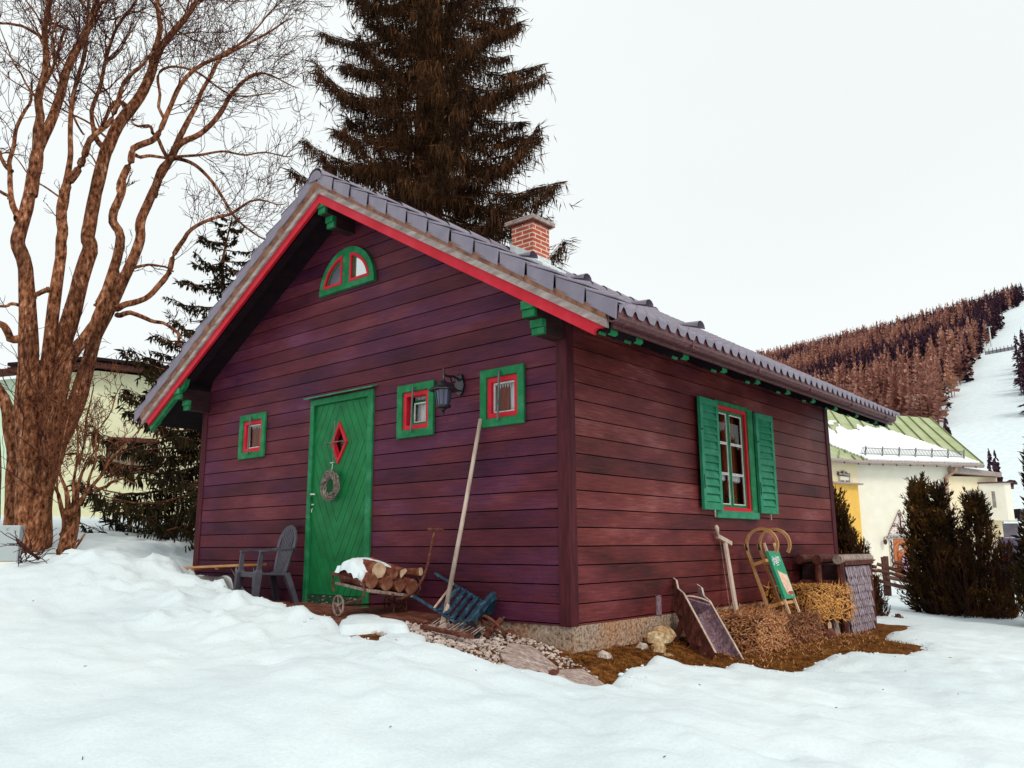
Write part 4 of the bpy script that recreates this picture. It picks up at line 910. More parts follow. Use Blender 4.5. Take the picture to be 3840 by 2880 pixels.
def log(p, q, r, name, label, group, mt=None, ends=None, seed=0, split=False, parent=None):
    rs = random.Random(seed); p, q = Vector(p), Vector(q); m = M(); n = 11; ax_ = (q-p).normalized(); a = ax_.orthogonal().normalized(); bb = ax_.cross(a)
    rad = [r*(1+rs.uniform(-.09,.09)) for _ in range(n)]; K = 7; vs = []
    for k in range(K):
        c = p.lerp(q, k/(K-1))
        for j in range(n):
            t = 2*PI*j/n; rr = rad[j]*(1+rs.uniform(-.05,.05)); x = math.cos(t)*rr; y = math.sin(t)*rr
            if split and y < -.15*r: y = -.15*r
            vs.append(c+a*x+bb*y)
    m.add(vs, [(k*n+j, k*n+(j+1)%n, (k+1)*n+(j+1)%n, (k+1)*n+j) for k in range(K-1) for j in range(n)])
    m.cur = 1; m.add(vs[:n], [tuple(range(n))[::-1]]); m.add(vs[-n:], [tuple(range(n))])
    o = m.build(name, [mt or MAT['logbark'], ends or MAT['logend']], parent); recenter(o)
    if parent is None: tag(o, label, 'log', group)
    return o
FG = 'firewood logs loaded on the little cart'
def cz(x, y): return zb_(x, y)
log((-2.0,-.575,cz(-2,-.575)+.068),(-1.60,-.60,cz(-1.6,-.6)+.066),.062,'firewood_log','long flaky-barked log lying along the near side of the cart',FG,seed=1)
log((-1.97,-.44,cz(-2,-.44)+.066),(-1.57,-.46,cz(-1.57,-.46)+.066),.060,'firewood_log','thick log in the bottom layer, second from the near side of the cart',FG,seed=2)
log((-1.95,-.315,cz(-2,-.315)+.062),(-1.55,-.33,cz(-1.55,-.33)+.062),.056,'firewood_log','log in the bottom layer, third from the near side of the cart',FG,seed=3)
log((-1.95,-.195,cz(-2,-.2)+.07),(-1.545,-.205,cz(-1.545,-.2)+.07),.067,'firewood_log','fat dark-ended log at the far side of the cart, next to the wall',FG,seed=4)
log((-1.93,-.50,cz(-1.93,-.5)+.165),(-1.60,-.53,cz(-1.6,-.53)+.160),.066,'firewood_log','big split log poking out from under the snow cap on the cart',FG,seed=5,ends=MAT['paleend'])
log((-1.93,-.375,cz(-2,-.375)+.155),(-1.57,-.39,cz(-1.57,-.39)+.148),.044,'firewood_log','thin log with a dark round end right of the big split log',FG,seed=6)
log((-2.0,-.29,cz(-2,-.3)+.215),(-1.62,-.25,cz(-1.6,-.25)+.175),.036,'firewood_log','slim branch slanting down over the top of the cart load',FG,seed=7)
log((-1.80,-.27,cz(-1.8,-.27)+.165),(-1.56,-.285,cz(-1.56,-.28)+.165),.045,'firewood_log','short split log with a pale yellow end on top of the cart load',FG,seed=8,ends=MAT['paleend'],split=True)
log((-1.80,-.17,cz(-1.8,-.17)+.150),(-1.54,-.105,cz(-1.54,-.1)+.205),.037,'firewood_log','small pale-ended log sticking up at the wall end of the cart load',FG,seed=9,ends=MAT['paleend'])
# snow cap on the load
m = M(); rs = random.Random(3); nx, ny = 22, 22; vs = []; 
for j in range(ny+1):
    for i in range(nx+1):
        u, v_ = i/nx*2-1, j/ny*2-1; rr = max(abs(u), abs(v_)); r2 = min(1, math.hypot(u, v_)/1.12)
        x = -1.85+u*.185; y = -.42+v_*.255; top = .265*(1-max(0, r2)**3.2)+.0
        drip = .05*max(0, mn.noise((u*3.2, v_*3.2, 1)))
        z = cz(x, y)+.135+top*.38-(.055+drip if rr > .93 else 0)+.016*mn.noise((x*14, y*14, 3))
        vs.append((x+.02*mn.noise((u*2, v_*2, 7)), y+.03*mn.noise((u*2, v_*2, 9)), z))
m.add(vs, [(j*(nx+1)+i, j*(nx+1)+i+1, (j+1)*(nx+1)+i+1, (j+1)*(nx+1)+i) for j in range(ny) for i in range(nx)])
m.lathe((-1.68,-.645,-.30), [(.004,-.01),(.02,.012),(.032,.05),(.03,.09),(.01,.11)], 9)
sn = m.build('snow_cap', MAT['snow'], None, smooth=True); recenter(sn); tag(sn, 'thick cap of white snow lying on the firewood in the cart', 'snow')
# ---- blue barrow leaning on the wall
def CQ(a, c, Y): return PY(1100+a/2.458, 1900+c/2.458, Y)
bw = thing('wheelbarrow', 'old blue slatted wooden wheelbarrow tipped on its side against the cabin wall', 'wheelbarrow', (-.9, -.3, -.68))
h1a, h1b = CQ(1308,618,-.05), CQ(1775,895,-.07); h2a, h2b = CQ(1112,828,-.33), CQ(1590,1125,-.36)
m = M(); m.beam(h1a, h1b, .026, .034, (0,-1,.5)); m.tube([h1a-(h1b-h1a)*.0, h1a+(h1b-h1a)*.12], .016, 8); m.build('handle_rail', MAT['bluewood'], bw, bevel=.004)
m = M(); m.beam(h2a, h2b, .026, .034, (0,-1,.5)); m.tube([h2a, h2a+(h2b-h2a)*.12], .016, 8); m.build('handle_rail', MAT['bluewood'], bw, bevel=.004)
for k, t in enumerate((.50, .615, .73, .845, .95)):
    a = h1a.lerp(h1b, t); c = h2a.lerp(h2b, t+.02); n_ = V(.2,-.6,.6).normalized()*.018
    m = M(); m.beam(a+n_, c+n_, .048 if k < 4 else .042, .014, (0,-.7,.7)); m.build('slat', MAT['bluewood'], bw)
a = h1a.lerp(h1b, .385); c = h2a.lerp(h2b, .42); m = M(); m.beam(a+n_, c+n_, .014, .012, (0,-.7,.7)); m.build('edge_strip', MAT['palewood'], bw)
kn = CQ(1843,812,-.12); lo_ = CQ(1615,1080,-.42)
m = M(); m.beam(kn, lo_, .045, .05, (0,-1,.5)); m.lathe(kn+V(.0,0,.0), [(.012,-.02),(.024,-.008),(.026,.006),(.016,.022),(.004,.028)], 10, (kn-lo_).normalized())
m.beam(CQ(1800,870,-.10), CQ(1770,1010,-.08), .22, .03, (.6,0,.2)); m.build('head_board', MAT['bluewood'], bw, bevel=.004)
m = M(); m.beam(lo_, CQ(1700,1210,-.42), .04, .07, (0,0,1)); m.beam(CQ(1600,1120,-.36), CQ(1700,1235,-.40), .04, .05); m.build('foot', MAT['black_paint'], bw)
hubc = CQ(1843,1122,-.22); hu = (CQ(1930,1030,-.14)-CQ(1760,1212,-.30))
wheel(hubc, (hu.x, hu.y*1.0, hu.z), .130, 6, bw, MAT['rust'], .02, 'wheel', .026, .20)
m = M(); m.tube([CQ(1755,1215,-.30), CQ(1700,1235,-.36)], .012, 6); m.tube([CQ(1925,1035,-.14), CQ(1945,1020,-.12)], .010, 6); m.build('axle', MAT['iron'], bw)
# ---- hay rake
rk = thing('hay_rake', 'big pale wooden hay rake with a long split handle leaning on the cabin wall', 'rake', (-1.05, -.3, -.67))
tp = V(-.905, -.03, 1.075); bt = CQ(1385,1128,-.35); sp = CQ(1410,930,-.30)
m = M(); pts = [tp, tp.lerp(sp, .5)+V(.006,0,0), sp]; m.tube(pts, [.017,.018,.020], 10); m.build('handle', MAT['palewood'], rk, smooth=True)
m = M(); m.beam(sp+(tp-sp).normalized()*.03, bt, .036, .026, (0,-1,0), 2.0); m.build('handle_fork', MAT['palewood'], rk, bevel=.003)
ha, hb = PZ(1100+1178/2.458, 1900+1105/2.458, -.605), PZ(1100+1655/2.458, 1900+1200/2.458, -.645)
m = M(); m.beam(ha, hb, .034, .030); m.build('rake_head', MAT['redslab'], rk, bevel=.004)
for k in range(15):
    t = (k+.5)/15; a = ha.lerp(hb, t); m = M(); m.beam(a, a+V(.015,.13,.05+.01*math.sin(k)), .007, .007, (0,0,1), .6); m.build('tine', MAT['greywood'] if k % 3 else MAT['rust'], rk)
# ---- slabs, rocks and pebbles
SLABS = []
def slab(pts, z, th, name, label, mt, seed, group=None, cat='stone slab', up=.01, tilt=(0,0)):
    rs = random.Random(seed); P = [Vector((p[0], p[1], 0)) for p in pts]; out = []; qx = sum(p[0] for p in pts)/len(pts); qy = sum(p[1] for p in pts)/len(pts); z = gnd(qx, qy)+.022; tilt = ((gnd(qx+.15, qy)-gnd(qx-.15, qy))/.3, (gnd(qx, qy+.12)-gnd(qx, qy-.12))/.24); SLABS.append([(p[0], p[1]) for p in pts])
    for a, c in zip(P, P[1:]+P[:1]):
        for k in range(4):
            q = a.lerp(c, k/4); out.append(q+V(rs.uniform(-up,up), rs.uniform(-up,up), 0))
    cen = sum(out, V(0,0,0))/len(out); m = M(); n = len(out); zf = lambda q: z+(q.x-cen.x)*tilt[0]+(q.y-cen.y)*tilt[1]
    rings = [(1.0, -th), (1.02, -th*.45), (.985, -.004), (.93, .0), (.55, .006), (.2, .004)]; vs = []
    for s_, dz in rings:
        for q in out:
            p = cen+(q-cen)*s_; vs.append((p.x, p.y, zf(p)+dz+.006*mn.noise((p.x*9, p.y*9, seed))))
    vs.append((cen.x, cen.y, zf(cen)+.003)); fs = [(r*n+j, r*n+(j+1)%n, (r+1)*n+(j+1)%n, (r+1)*n+j) for r in range(len(rings)-1) for j in range(n)]
    fs += [((len(rings)-1)*n+j, (len(rings)-1)*n+(j+1)%n, len(vs)-1) for j in range(n)]
    m.add(vs, fs); o = m.build(name, mt); recenter(o); return tag(o, label, cat, group)
SG = 'flat stones laid along the foot of the cabin'
slab([(-2.15,-.80),(-1.55,-1.0),(-1.0,-.98),(-.98,-.74),(-1.35,-.60),(-2.1,-.52)], -.575, .05, 'stone_slab', 'red-brown flat stone edge showing between snow patches in front of the cart', MAT['redslab'], 1, SG)
slab([(-3.35,-.45),(-2.3,-.45),(-2.25,-.05),(-3.35,-.05)], -.572, .05, 'stone_slab', 'grey-brown flat stone lying before the door threshold', MAT['redslab'], 2, SG)
slab([(-2.2,-.42),(-1.2,-.42),(-1.18,-.04),(-2.2,-.04)], -.592, .04, 'stone_slab', 'dark reddish flat stone under the cart, by the wall', MAT['redslab'], 3, SG)
slab([(-4.3,-.7),(-3.42,-.7),(-3.4,-.05),(-4.3,-.05)], -.572, .04, 'stone_slab', 'brown flat stone under the plastic chair', MAT['redslab'], 4, SG)
A = [PZ(1750+x/2.074, 1900+y/2.074, -.80) for x, y in [(250,1180),(350,1145),(520,1150),(715,1205),(720,1262),(600,1290),(480,1290),(330,1260)]]
slab([(p.x, p.y) for p in A], -.795, .07, 'stone_slab', 'pale rough stone slab with a brown broken edge, just right of the pebbles', MAT['slab'], 5, SG, up=.012)
A = [PZ(1750+x/2.074, 1900+y/2.074, -.845) for x, y in [(470,1290),(600,1275),(725,1255),(700,1300),(610,1340),(520,1320)]]
slab([(p.x, p.y) for p in A], -.85, .07, 'stone_slab', 'tan-brown slab piece under the pale rough slab', MAT['redslab'], 6, SG)
A = [PZ(1750+x/2.074, 1900+y/2.074, -.90) for x, y in [(640,1345),(760,1320),(900,1310),(1115,1370),(1090,1400),(1010,1440),(800,1400)]]
slab([(p.x, p.y) for p in A], -.90, .06, 'stone_slab', 'purplish pale slab lowest on the slope beside the snow edge', MAT['slab'], 7, SG)
def rock(c, r, name, label, mt, seed, group, sc_=(1,1,.7)):
    m = M(); rs = random.Random(seed); n = 12; prof = [(0,-1),(.6,-.8),(.95,-.35),(1,.1),(.82,.55),(.45,.88),(0,1)]; vs = []
    for k, (pr, ph) in enumerate(prof):
        for j in range(n):
            t = 2*PI*j/n; d = V(pr*math.cos(t), pr*math.sin(t), ph); f = 1+.38*mn.noise((d.x*1.6+seed, d.y*1.6, d.z*1.6)); vs.append(V(*c)+V(d.x*r*sc_[0]*f, d.y*r*sc_[1]*f, d.z*r*sc_[2]*f))
    m.add(vs, [(k*n+j, k*n+(j+1)%n, (k+1)*n+(j+1)%n, (k+1)*n+j) for k in range(len(prof)-1) for j in range(n)])
    o = m.build(name, mt); recenter(o); return tag(o, label, 'rock', group)
RG = 'rocks along the side wall'
rock((.145,.20,-.83), .062, 'rock', 'single grey-white rock in the brown grass below the cabin corner', MAT['stone'], 1, RG, (1,1.1,.8))
rock((.12,.80,-.81), .052, 'rock', 'small whitish rock just left of the yellow-stained rocks', MAT['stone'], 2, RG, (.9,1.2,.8))
rock((.22,.88,-.83), .068, 'rock', 'yellowish rock with a pointed top in front of the long pale rock', MAT['ystone'], 3, RG, (.9,1.1,.9))
rock((.10,1.12,-.76), .12, 'rock', 'long pale yellow-stained rock left of the wooden trough', MAT['ystone'], 4, RG, (.8,1.7,.7))
rock((.33,.83,-.87), .045, 'rock', 'low brown-yellow rock half sunk in the grass', MAT['ystone'], 5, RG, (1,1.4,.6))
rock((-.02,.58,-.80), .05, 'rock', 'reddish brown stone at the foot of the plinth', MAT['redslab'], 6, RG, (.9,1.9,.6))
rock((-.28,-.02,-.70), .07, 'rock', 'grey-brown boulder behind the barrow wheel at the plinth', MAT['redslab'], 7, RG, (1.2,.7,.7)).location.x -= .32
# pebbles
rs = random.Random(21); m = M(); cnt = 0
base = [(math.cos(t)*math.cos(p_), math.sin(t)*math.cos(p_), math.sin(p_)) for p_ in (-.9, 0, .9) for t in [2*PI*k/6 for k in range(6)]] + [(0,0,-1), (0,0,1)]
bf = [(r*6+j, r*6+(j+1)%6, (r+1)*6+(j+1)%6, (r+1)*6+j) for r in range(2) for j in range(6)] + [(18, (j+1)%6, j) for j in range(6)] + [(12+j, 12+(j+1)%6, 19) for j in range(6)]
xsq = []; 
while cnt < 1700:
    x = rs.uniform(-1.35, .42); lim_hi = -.02 if x < -.1 else -.05+(-.1-x)*.35; y = rs.uniform(-1.05, lim_hi)
    if x > .0 and y < -.1-x*1.0 - .1: continue
    if x < -.95 and y > -.15: continue
    if x > -.3 and rs.random() < .35: continue
    skip = False
    for sp_ in SLABS:
        ins = False
        for (ax_, ay_), (bx2, by2) in zip(sp_, sp_[1:]+sp_[:1]):
            if (ay_ > y) != (by2 > y) and x < (bx2-ax_)*(y-ay_)/(by2-ay_)+ax_: ins = not ins
        if ins: skip = True
    if skip: continue
    xsq.append((x, y)); cnt += 1
XY = np.array(xsq); gz_ = both(XY[:, :1], XY[:, 1:])[0].ravel()
for (x, y), g in zip(xsq, gz_):
    r = rs.uniform(.006, .017)*(1.25 if rs.random() < .12 else 1); a, b_, c_ = r*rs.uniform(.8,1.5), r*rs.uniform(.7,1.2), r*rs.uniform(.5,.8); t = rs.uniform(0, PI); ct_, st_ = math.cos(t), math.sin(t)
    m.add([(x+(q[0]*a*ct_-q[1]*b_*st_), y+(q[0]*a*st_+q[1]*b_*ct_), g+c_*.6+rs.uniform(0,.008)+q[2]*c_) for q in base], bf)
o = m.build('pebbles', MAT['pebble']); struct(o, 'stuff')
# dead grass and straw litter
def blades(name, mt, pts, hmin, hmax, w_, flat=.5, seed=0):
    rs = random.Random(seed); m = M()
    for x, y, z in pts:
        a = rs.uniform(0, 2*PI); l = rs.uniform(hmin, hmax); e = rs.uniform(0, flat); d = V(math.cos(a), math.sin(a), 0); n_ = V(-d.y, d.x, 0)*w_
        p = V(x, y, z-.004); q = p+d*l*(1-e)*.9+V(0,0,l*e*.75+.006); mid_ = (p+q)/2+V(0,0,l*.12)
        m.add([p-n_, p+n_, mid_+n_*.8, mid_-n_*.8, q], [(0,1,2,3), (3,2,4)])
    o = m.build(name, mt); return struct(o, 'stuff')
rs = random.Random(31); L1 = []; L2 = []
while len(L1) < 14000:
    x = rs.uniform(.0, 1.5); y = rs.uniform(-.8, 5.2); L1.append((x, y))
A1 = np.array(L1); d1 = sdist(A1[:, :1], A1[:, 1:]).ravel(); g1 = both(A1[:, :1], A1[:, 1:])[0].ravel()
sel = (d1 < .03) & ~((A1[:, 0] < .35) & (A1[:, 1] < -.25))
blades('dead_grass', mottled('dead_brown_grass', [(.3, (.06,.022,.006)), (.5, (.17,.07,.014)), (.72, (.34,.17,.05))], 9, .9, .05), [(a[0], a[1], g) for a, g, s_ in zip(A1, g1, sel) if s_], .02, .075, .0028, .6, 1)
L1 = [(rs.gauss(.55, .28), rs.uniform(1.2, 4.8)) for _ in range(1300)]; A1 = np.array(L1); d1 = sdist(A1[:, :1], A1[:, 1:]).ravel(); g1 = both(A1[:, :1], A1[:, 1:])[0].ravel()
blades('straw_litter', MAT['straw'], [(a[0], a[1], g+.01) for a, g, d_ in zip(A1, g1, d1) if d_ < -.05 and a[0] > .1], .05, .15, .0030, .3, 2)
# thin snow left on the stones
def patch(name, pts, z, th, seed):
    A = [(p[0], p[1]) for p in pts]; rs = random.Random(seed); P = np.array(A); cx_, cy_ = P.mean(0); m = M(); n = 56; K = 8; vs = []
    def edge(t):
        best = 1e9; d = (math.cos(t), math.sin(t))
        for a, c in zip(A, A[1:]+A[:1]):
            ex, ey = c[0]-a[0], c[1]-a[1]; den = d[0]*ey-d[1]*ex
            if abs(den) < 1e-9: continue
            s_ = ((a[0]-cx_)*ey-(a[1]-cy_)*ex)/den; u = ((a[0]-cx_)*d[1]-(a[1]-cy_)*d[0])/den
            if s_ > 0 and 0 <= u <= 1: best = min(best, s_)
        return best if best < 1e8 else .1
    es = [edge(2*PI*j/n)*(1+.16*mn.noise((3*math.cos(2*PI*j/n)*1.5, 3*math.sin(2*PI*j/n)*1.5, seed))) for j in range(n)]; es = [(es[j-1]+es[j]*2+es[(j+1)%n])/4 for j in range(n)]
    for k in range(K+1):
        f = 1-k/K
        for j in range(n):
            t = 2*PI*j/n; r = es[j]*f; x, y = cx_+r*math.cos(t), cy_+r*math.sin(t); h_ = th*(1-f**3)*(.8+.5*mn.noise((x*7, y*7, seed)))
            vs.append([x, y, -.06 if k == 0 else .004+h_])
    XYp = np.array(vs); gp = both(XYp[:, :1], XYp[:, 1:2])[0].ravel()
    for q, g in zip(vs, gp): q[2] += max(g, z-.015)
    m.add(vs, [(k*n+j, k*n+(j+1)%n, (k+1)*n+(j+1)%n, (k+1)*n+j) for k in range(K) for j in range(n)]); return struct(m.build(name, MAT['snow'], smooth=True))
patch('snow_patch', [(p.x, p.y) for p in [PZ(1260+x/3.342, 2080+y/3.342, -.55) for x, y in [(0,800),(180,695),(470,710),(610,775),(880,790),(940,850),(880,880),(600,850),(300,855),(60,870)]]], -.565, .035, 1)
patch('snow_patch', [(p.x, p.y) for p in [PZ(1100+x/2.458, 1900+y/2.458, -.60) for x, y in [(760,1165),(900,1130),(1090,1105),(1230,1160),(1180,1195),(1000,1200),(850,1190)]]], -.625, .03, 2)

# a few needles and twig bits blown onto the snow
rs = random.Random(91); m = M(); pts = [(rs.uniform(-4.5, 3.2), rs.uniform(-3.6, 3.5)) for _ in range(45)]; A1 = np.array(pts); d1 = sdist(A1[:, :1], A1[:, 1:]).ravel(); z1 = both(A1[:, :1], A1[:, 1:])[1].ravel()
for (x, y), d_, z in zip(pts, d1, z1):
    if d_ < .25: continue
    a = rs.uniform(0, PI); l = rs.uniform(.006, .03)*(2.5 if rs.random() < .08 else 1); p = V(x, y, z+.003); q = p+V(math.cos(a)*l, math.sin(a)*l, rs.uniform(0, .006)); m.beam(p, q, .0035, .003)
struct(m.build('twig_litter', MAT['twig']), 'stuff')

# crumbs of snow along the melting edges and on the bank's crest
rs = random.Random(57); pts = [(rs.uniform(-5, 1.6), rs.uniform(-1.9, 4.6)) for _ in range(5200)]; A1 = np.array(pts); d1 = sdist(A1[:, :1], A1[:, 1:]).ravel(); z1 = both(A1[:, :1], A1[:, 1:])[1].ravel(); m = M(); cnt = 0
for (x, y), d_, z in zip(pts, d1, z1):
    if not (.04 < d_ < .34) or (y > -.2 and x < .3) or rs.random() < .45*(d_ > .15): continue
    if cnt > 420: break
    cnt += 1; r = rs.uniform(.004, .014)*(1.7 if rs.random() < .1 else 1); sd = rs.uniform(0, 99)
    vs = []
    for q in base:
        f = 1+.5*mn.noise((q[0]*1.7+sd, q[1]*1.7, q[2]*1.7)); vs.append((x+q[0]*r*f, y+q[1]*r*f, z+r*.1+q[2]*r*.65*f))
    m.add(vs, bf)
struct(m.build('snow_crumbs', MAT['snow'], smooth=True), 'stuff')
# ------------------------------------------------------------------ things by the side wall
def SQ(a, c, X): return PX(2500+a/2.458, 1900+c/2.458, X)
# straw bales
def bale(name, c, size, rot, label, mt, seed, group, n=1500, cat='straw bale', core=None, wild=.25):
    rs = random.Random(seed); m = M(); sx_, sy_, sz_ = [s/2 for s in size]; cr, sr = math.cos(rot), math.sin(rot)
    def T(p): return V(c[0]+p[0]*cr-p[1]*sr, c[1]+p[0]*sr+p[1]*cr, c[2]+p[2])
    K = 8; faces = [((1,0,0),(0,1,0),(0,0,1)), ((-1,0,0),(0,-1,0),(0,0,1)), ((0,1,0),(-1,0,0),(0,0,1)), ((0,-1,0),(1,0,0),(0,0,1)), ((0,0,1),(1,0,0),(0,1,0)), ((0,0,-1),(-1,0,0),(0,1,0))]
    S = V(sx_, sy_, sz_)
    def surf(n_, a, b, u, v_):
        p = Vector(n_)+Vector(a)*u+Vector(b)*v_; q = Vector((p.x*math.sqrt(1-p.y**4*.05-p.z**4*.07), p.y*math.sqrt(1-p.x**4*.05-p.z**4*.07), p.z*math.sqrt(1-p.x**4*.07-p.y**4*.07)))
        w_ = V(q.x*S.x, q.y*S.y, q.z*S.z); return w_*(1+.06*mn.noise(w_*7+V(seed,0,0)))
    for n_, a, b in faces:
        vs = [T(surf(n_, a, b, -1+2*i/K, -1+2*j/K)*.97) for j in range(K+1) for i in range(K+1)]
        m.add(vs, [(j*(K+1)+i, j*(K+1)+i+1, (j+1)*(K+1)+i+1, (j+1)*(K+1)+i) for j in range(K) for i in range(K)])
    ar = [S.y*S.z, S.y*S.z, S.x*S.z, S.x*S.z, S.x*S.y*1.0, 0]; 
    m.cur = 1
    for _ in range(n):
        fi = rs.choices(range(6), ar)[0]; n_, a, b = faces[fi]; u, v_ = rs.uniform(-1,1), rs.uniform(-1,1)
        p = surf(n_, a, b, u, v_); an = rs.gauss(0, .9); d = (Vector(a)*math.cos(an)+Vector(b)*math.sin(an)); N_ = Vector(n_)
        l = rs.uniform(.05, .17); d = (d+N_*rs.uniform(-.12, wild)*rs.random()).normalized(); w_ = N_.cross(d).normalized()*rs.uniform(.0024, .0050)
        p0 = p+N_*.002; p1 = p0+d*l*.55+N_*rs.uniform(0,.012); p2 = p0+d*l-V(0,0,l*.15*rs.random()); h = N_*.0016
        m.add([T(q) for q in (p0-w_, p0+w_, p1+w_+h, p1-w_+h, p2)], [(0,1,2,3), (3,2,4)])
    o = m.build(name, [core or MAT['straw_dk'], mt]); recenter(o); return tag(o, label, cat, group)
BG = 'straw bales along the side wall'
bale('straw_bale', (.42, 2.06, -.78), (.50, .78, .33), .06, 'brown straw bale right beside the wooden trough', MAT['straw'], 1, BG, 1900, wild=.30)
bale('straw_bale', (.38, 2.98, -.82), (.46, .86, .28), -.05, 'dark reddish straw bale on the ground in the middle of the row', MAT['straw_red'], 2, BG, 1700, wild=.25)
bale('straw_bale', (.30, 3.98, -.62), (.46, 1.0, .36), -.12, 'golden upright straw bale, topmost and nearest the shingled box', MAT['straw_gold'], 3, BG, 1900, core=MAT['straw_dk'], wild=.35)
bale('straw_heap', (.16, 2.62, -.70), (.34, 1.2, .15), .0, 'loose heap of pale straw against the plinth behind the bales', MAT['straw'], 4, None, 1500, 'straw heap', core=MAT['straw_dk'], wild=.8)
# split logs under the golden bale
LG = 'split logs lying below the golden straw bale'
log((.20,3.60,-.87),(.50,3.62,-.86),.055,'split_log','dark split log at the left end of the row below the golden bale',LG,seed=21,mt=MAT['darkwood'],ends=MAT['darkwood'])
log((.15,3.88,-.86),(.53,3.87,-.85),.052,'split_log','log with an oval pale end under the golden bale',LG,seed=22,mt=MAT['darkwood'],ends=MAT['paleend'])
log((.50,4.16,-.99),(.47,4.15,-.76),.040,'split_log','tall pale split log standing upright below the golden bale',LG,seed=23,mt=MAT['greywood'],ends=MAT['paleend'])
log((.12,4.36,-.90),(.55,4.38,-.90),.055,'split_log','grey split log between the upright log and the shingled box',LG,seed=24,mt=MAT['greywood'],ends=MAT['greywood'])
rock((.62,3.60,-.93), .085, 'rock', 'squarish brown block of stone below the split logs', MAT['redslab'], 31, RG, (.8,1.1,.9))
# hollowed trough leaning on the wall
tr = thing('wooden_trough', 'hollowed wooden trough with two curved handles leaning on the side wall', 'trough', (.55, 1.4, -.9))
A0 = V(.03, 1.70, -.345); D0 = (V(.60, 1.30, -.93)-A0); Lt = D0.length; dx_ = D0.normalized(); wy = V(.10, 1, .02); wy = (wy-dx_*wy.dot(dx_)).normalized(); up_ = wy.cross(dx_); up_ = up_ if up_.x > 0 else -up_
def TT(s_, a, h): return A0+dx_*s_+wy*a+up_*h
w2 = .135
for sd_, shp in ((-1, [(-.02,.02),(.05,.045),(.13,.02),(.22,.05),(Lt,.055),(Lt,-.13),(.9*Lt,-.145),(.30,-.12),(.22,-.09),(.10,-.03),(-.01,-.01)]), (1, [(.02,.02),(.06,.035),(.12,.005),(.20,.04),(Lt*.95,.05),(Lt*.97,-.12),(.9*Lt,-.14),(.30,-.12),(.20,-.08),(.10,-.03),(.03,-.005)])):
    m = M(); poly = [TT(s_, sd_*w2, h) for s_, h in shp]; m.prism(poly if sd_ > 0 else poly[::-1], wy*sd_*.024); m.build('side_board', MAT['darkwood'] if sd_ < 0 else MAT['trough_in'], tr, bevel=.003)
    m = M(); e = [(-.02,.022),(.05,.047),(.13,.022),(.22,.052),(Lt,.057)]
    for a, c in zip(e, e[1:]): m.beam(TT(a[0], sd_*(w2+.012), a[1]), TT(c[0], sd_*(w2+.012), c[1]), .020, .006, up_)
    m.build('worn_edge', MAT['palewood'], tr)
m = M(); n = 12; vs = []
for k, s_ in enumerate((.26, Lt*.99)):
    for i in range(n+1):
        t = PI+PI*i/n; vs.append(TT(s_, w2*math.cos(t), .045+.155*math.sin(t)))
m.add(vs, [(i, i+1, n+2+i, n+1+i) for i in range(n)]); m.build('trough_floor', MAT['trough_in'], tr)
m = M(); m.prism([TT(.26, w2*math.cos(PI+PI*i/n), .045+.155*math.sin(PI+PI*i/n)) for i in range(n+1)], dx_*.018); m.build('end_board', MAT['trough_in'], tr)
m = M()
pts = [TT(.255, w2*math.cos(PI*i/n), .045+.03*math.sin(PI*i/n)) for i in range(n+1)]; m.tube(pts, .007, 6, True); m.build('end_rim', MAT['palewood'], tr)
m = M(); m.beam(TT(.42, -w2-.02, -.09), TT(.48, -w2-.02, -.26), .05, .035, wy); m.beam(TT(.36,-w2-.03,-.06), TT(.36,-w2-.07,-.06), .04,.04); m.beam(TT(.80*Lt,-w2-.025,-.03), TT(.80*Lt,-w2-.055,-.03), .035, .05); m.build('bracket_foot', MAT['darkwood'], tr)
# old frame saw on the wall
sw_ = thing('frame_saw', 'tall old wooden frame saw with knob handle leaning on the side wall', 'saw', (.25, 2.2, -.64))
pa, pb = SQ(545,330,.05), SQ(648,1000,.24)
m = M(); m.beam(pa+V(0,-.02,.02), pb, .052, .03, (1,0,0)); m.build('stretcher_pole', MAT['palewood'], sw_, bevel=.004)
ca, cb = SQ(468,272,.055), SQ(592,340,.065)
m = M(); m.beam(ca, cb, .035, .042, (0,0,1)); m.build('cross_arm', MAT['palewood'], sw_, bevel=.004)
ka = SQ(478,285,.06); kb = SQ(455,172,.06)
m = M(); m.tube([ka, ka.lerp(kb,.35), ka.lerp(kb,.55), ka.lerp(kb,.8), kb], [.014,.012,.020,.024,.014], 9); m.build('knob_handle', MAT['palewood'], sw_, smooth=True)
m = M(); s1_, s2_ = SQ(490,300,.07), SQ(585,960,.24); m.tube([s1_, s2_], .0022, 4); m.tube([s2_, SQ(615,850,.21)], .002, 4); m.build('saw_wire', MAT['greywood'], sw_)
m = M(); m.beam(SQ(588,965,.24), SQ(650,1008,.27), .045, .035); m.beam(SQ(590,950,.24), SQ(600,1030,.25), .03, .03); m.build('lower_arm', MAT['darkwood'], sw_)
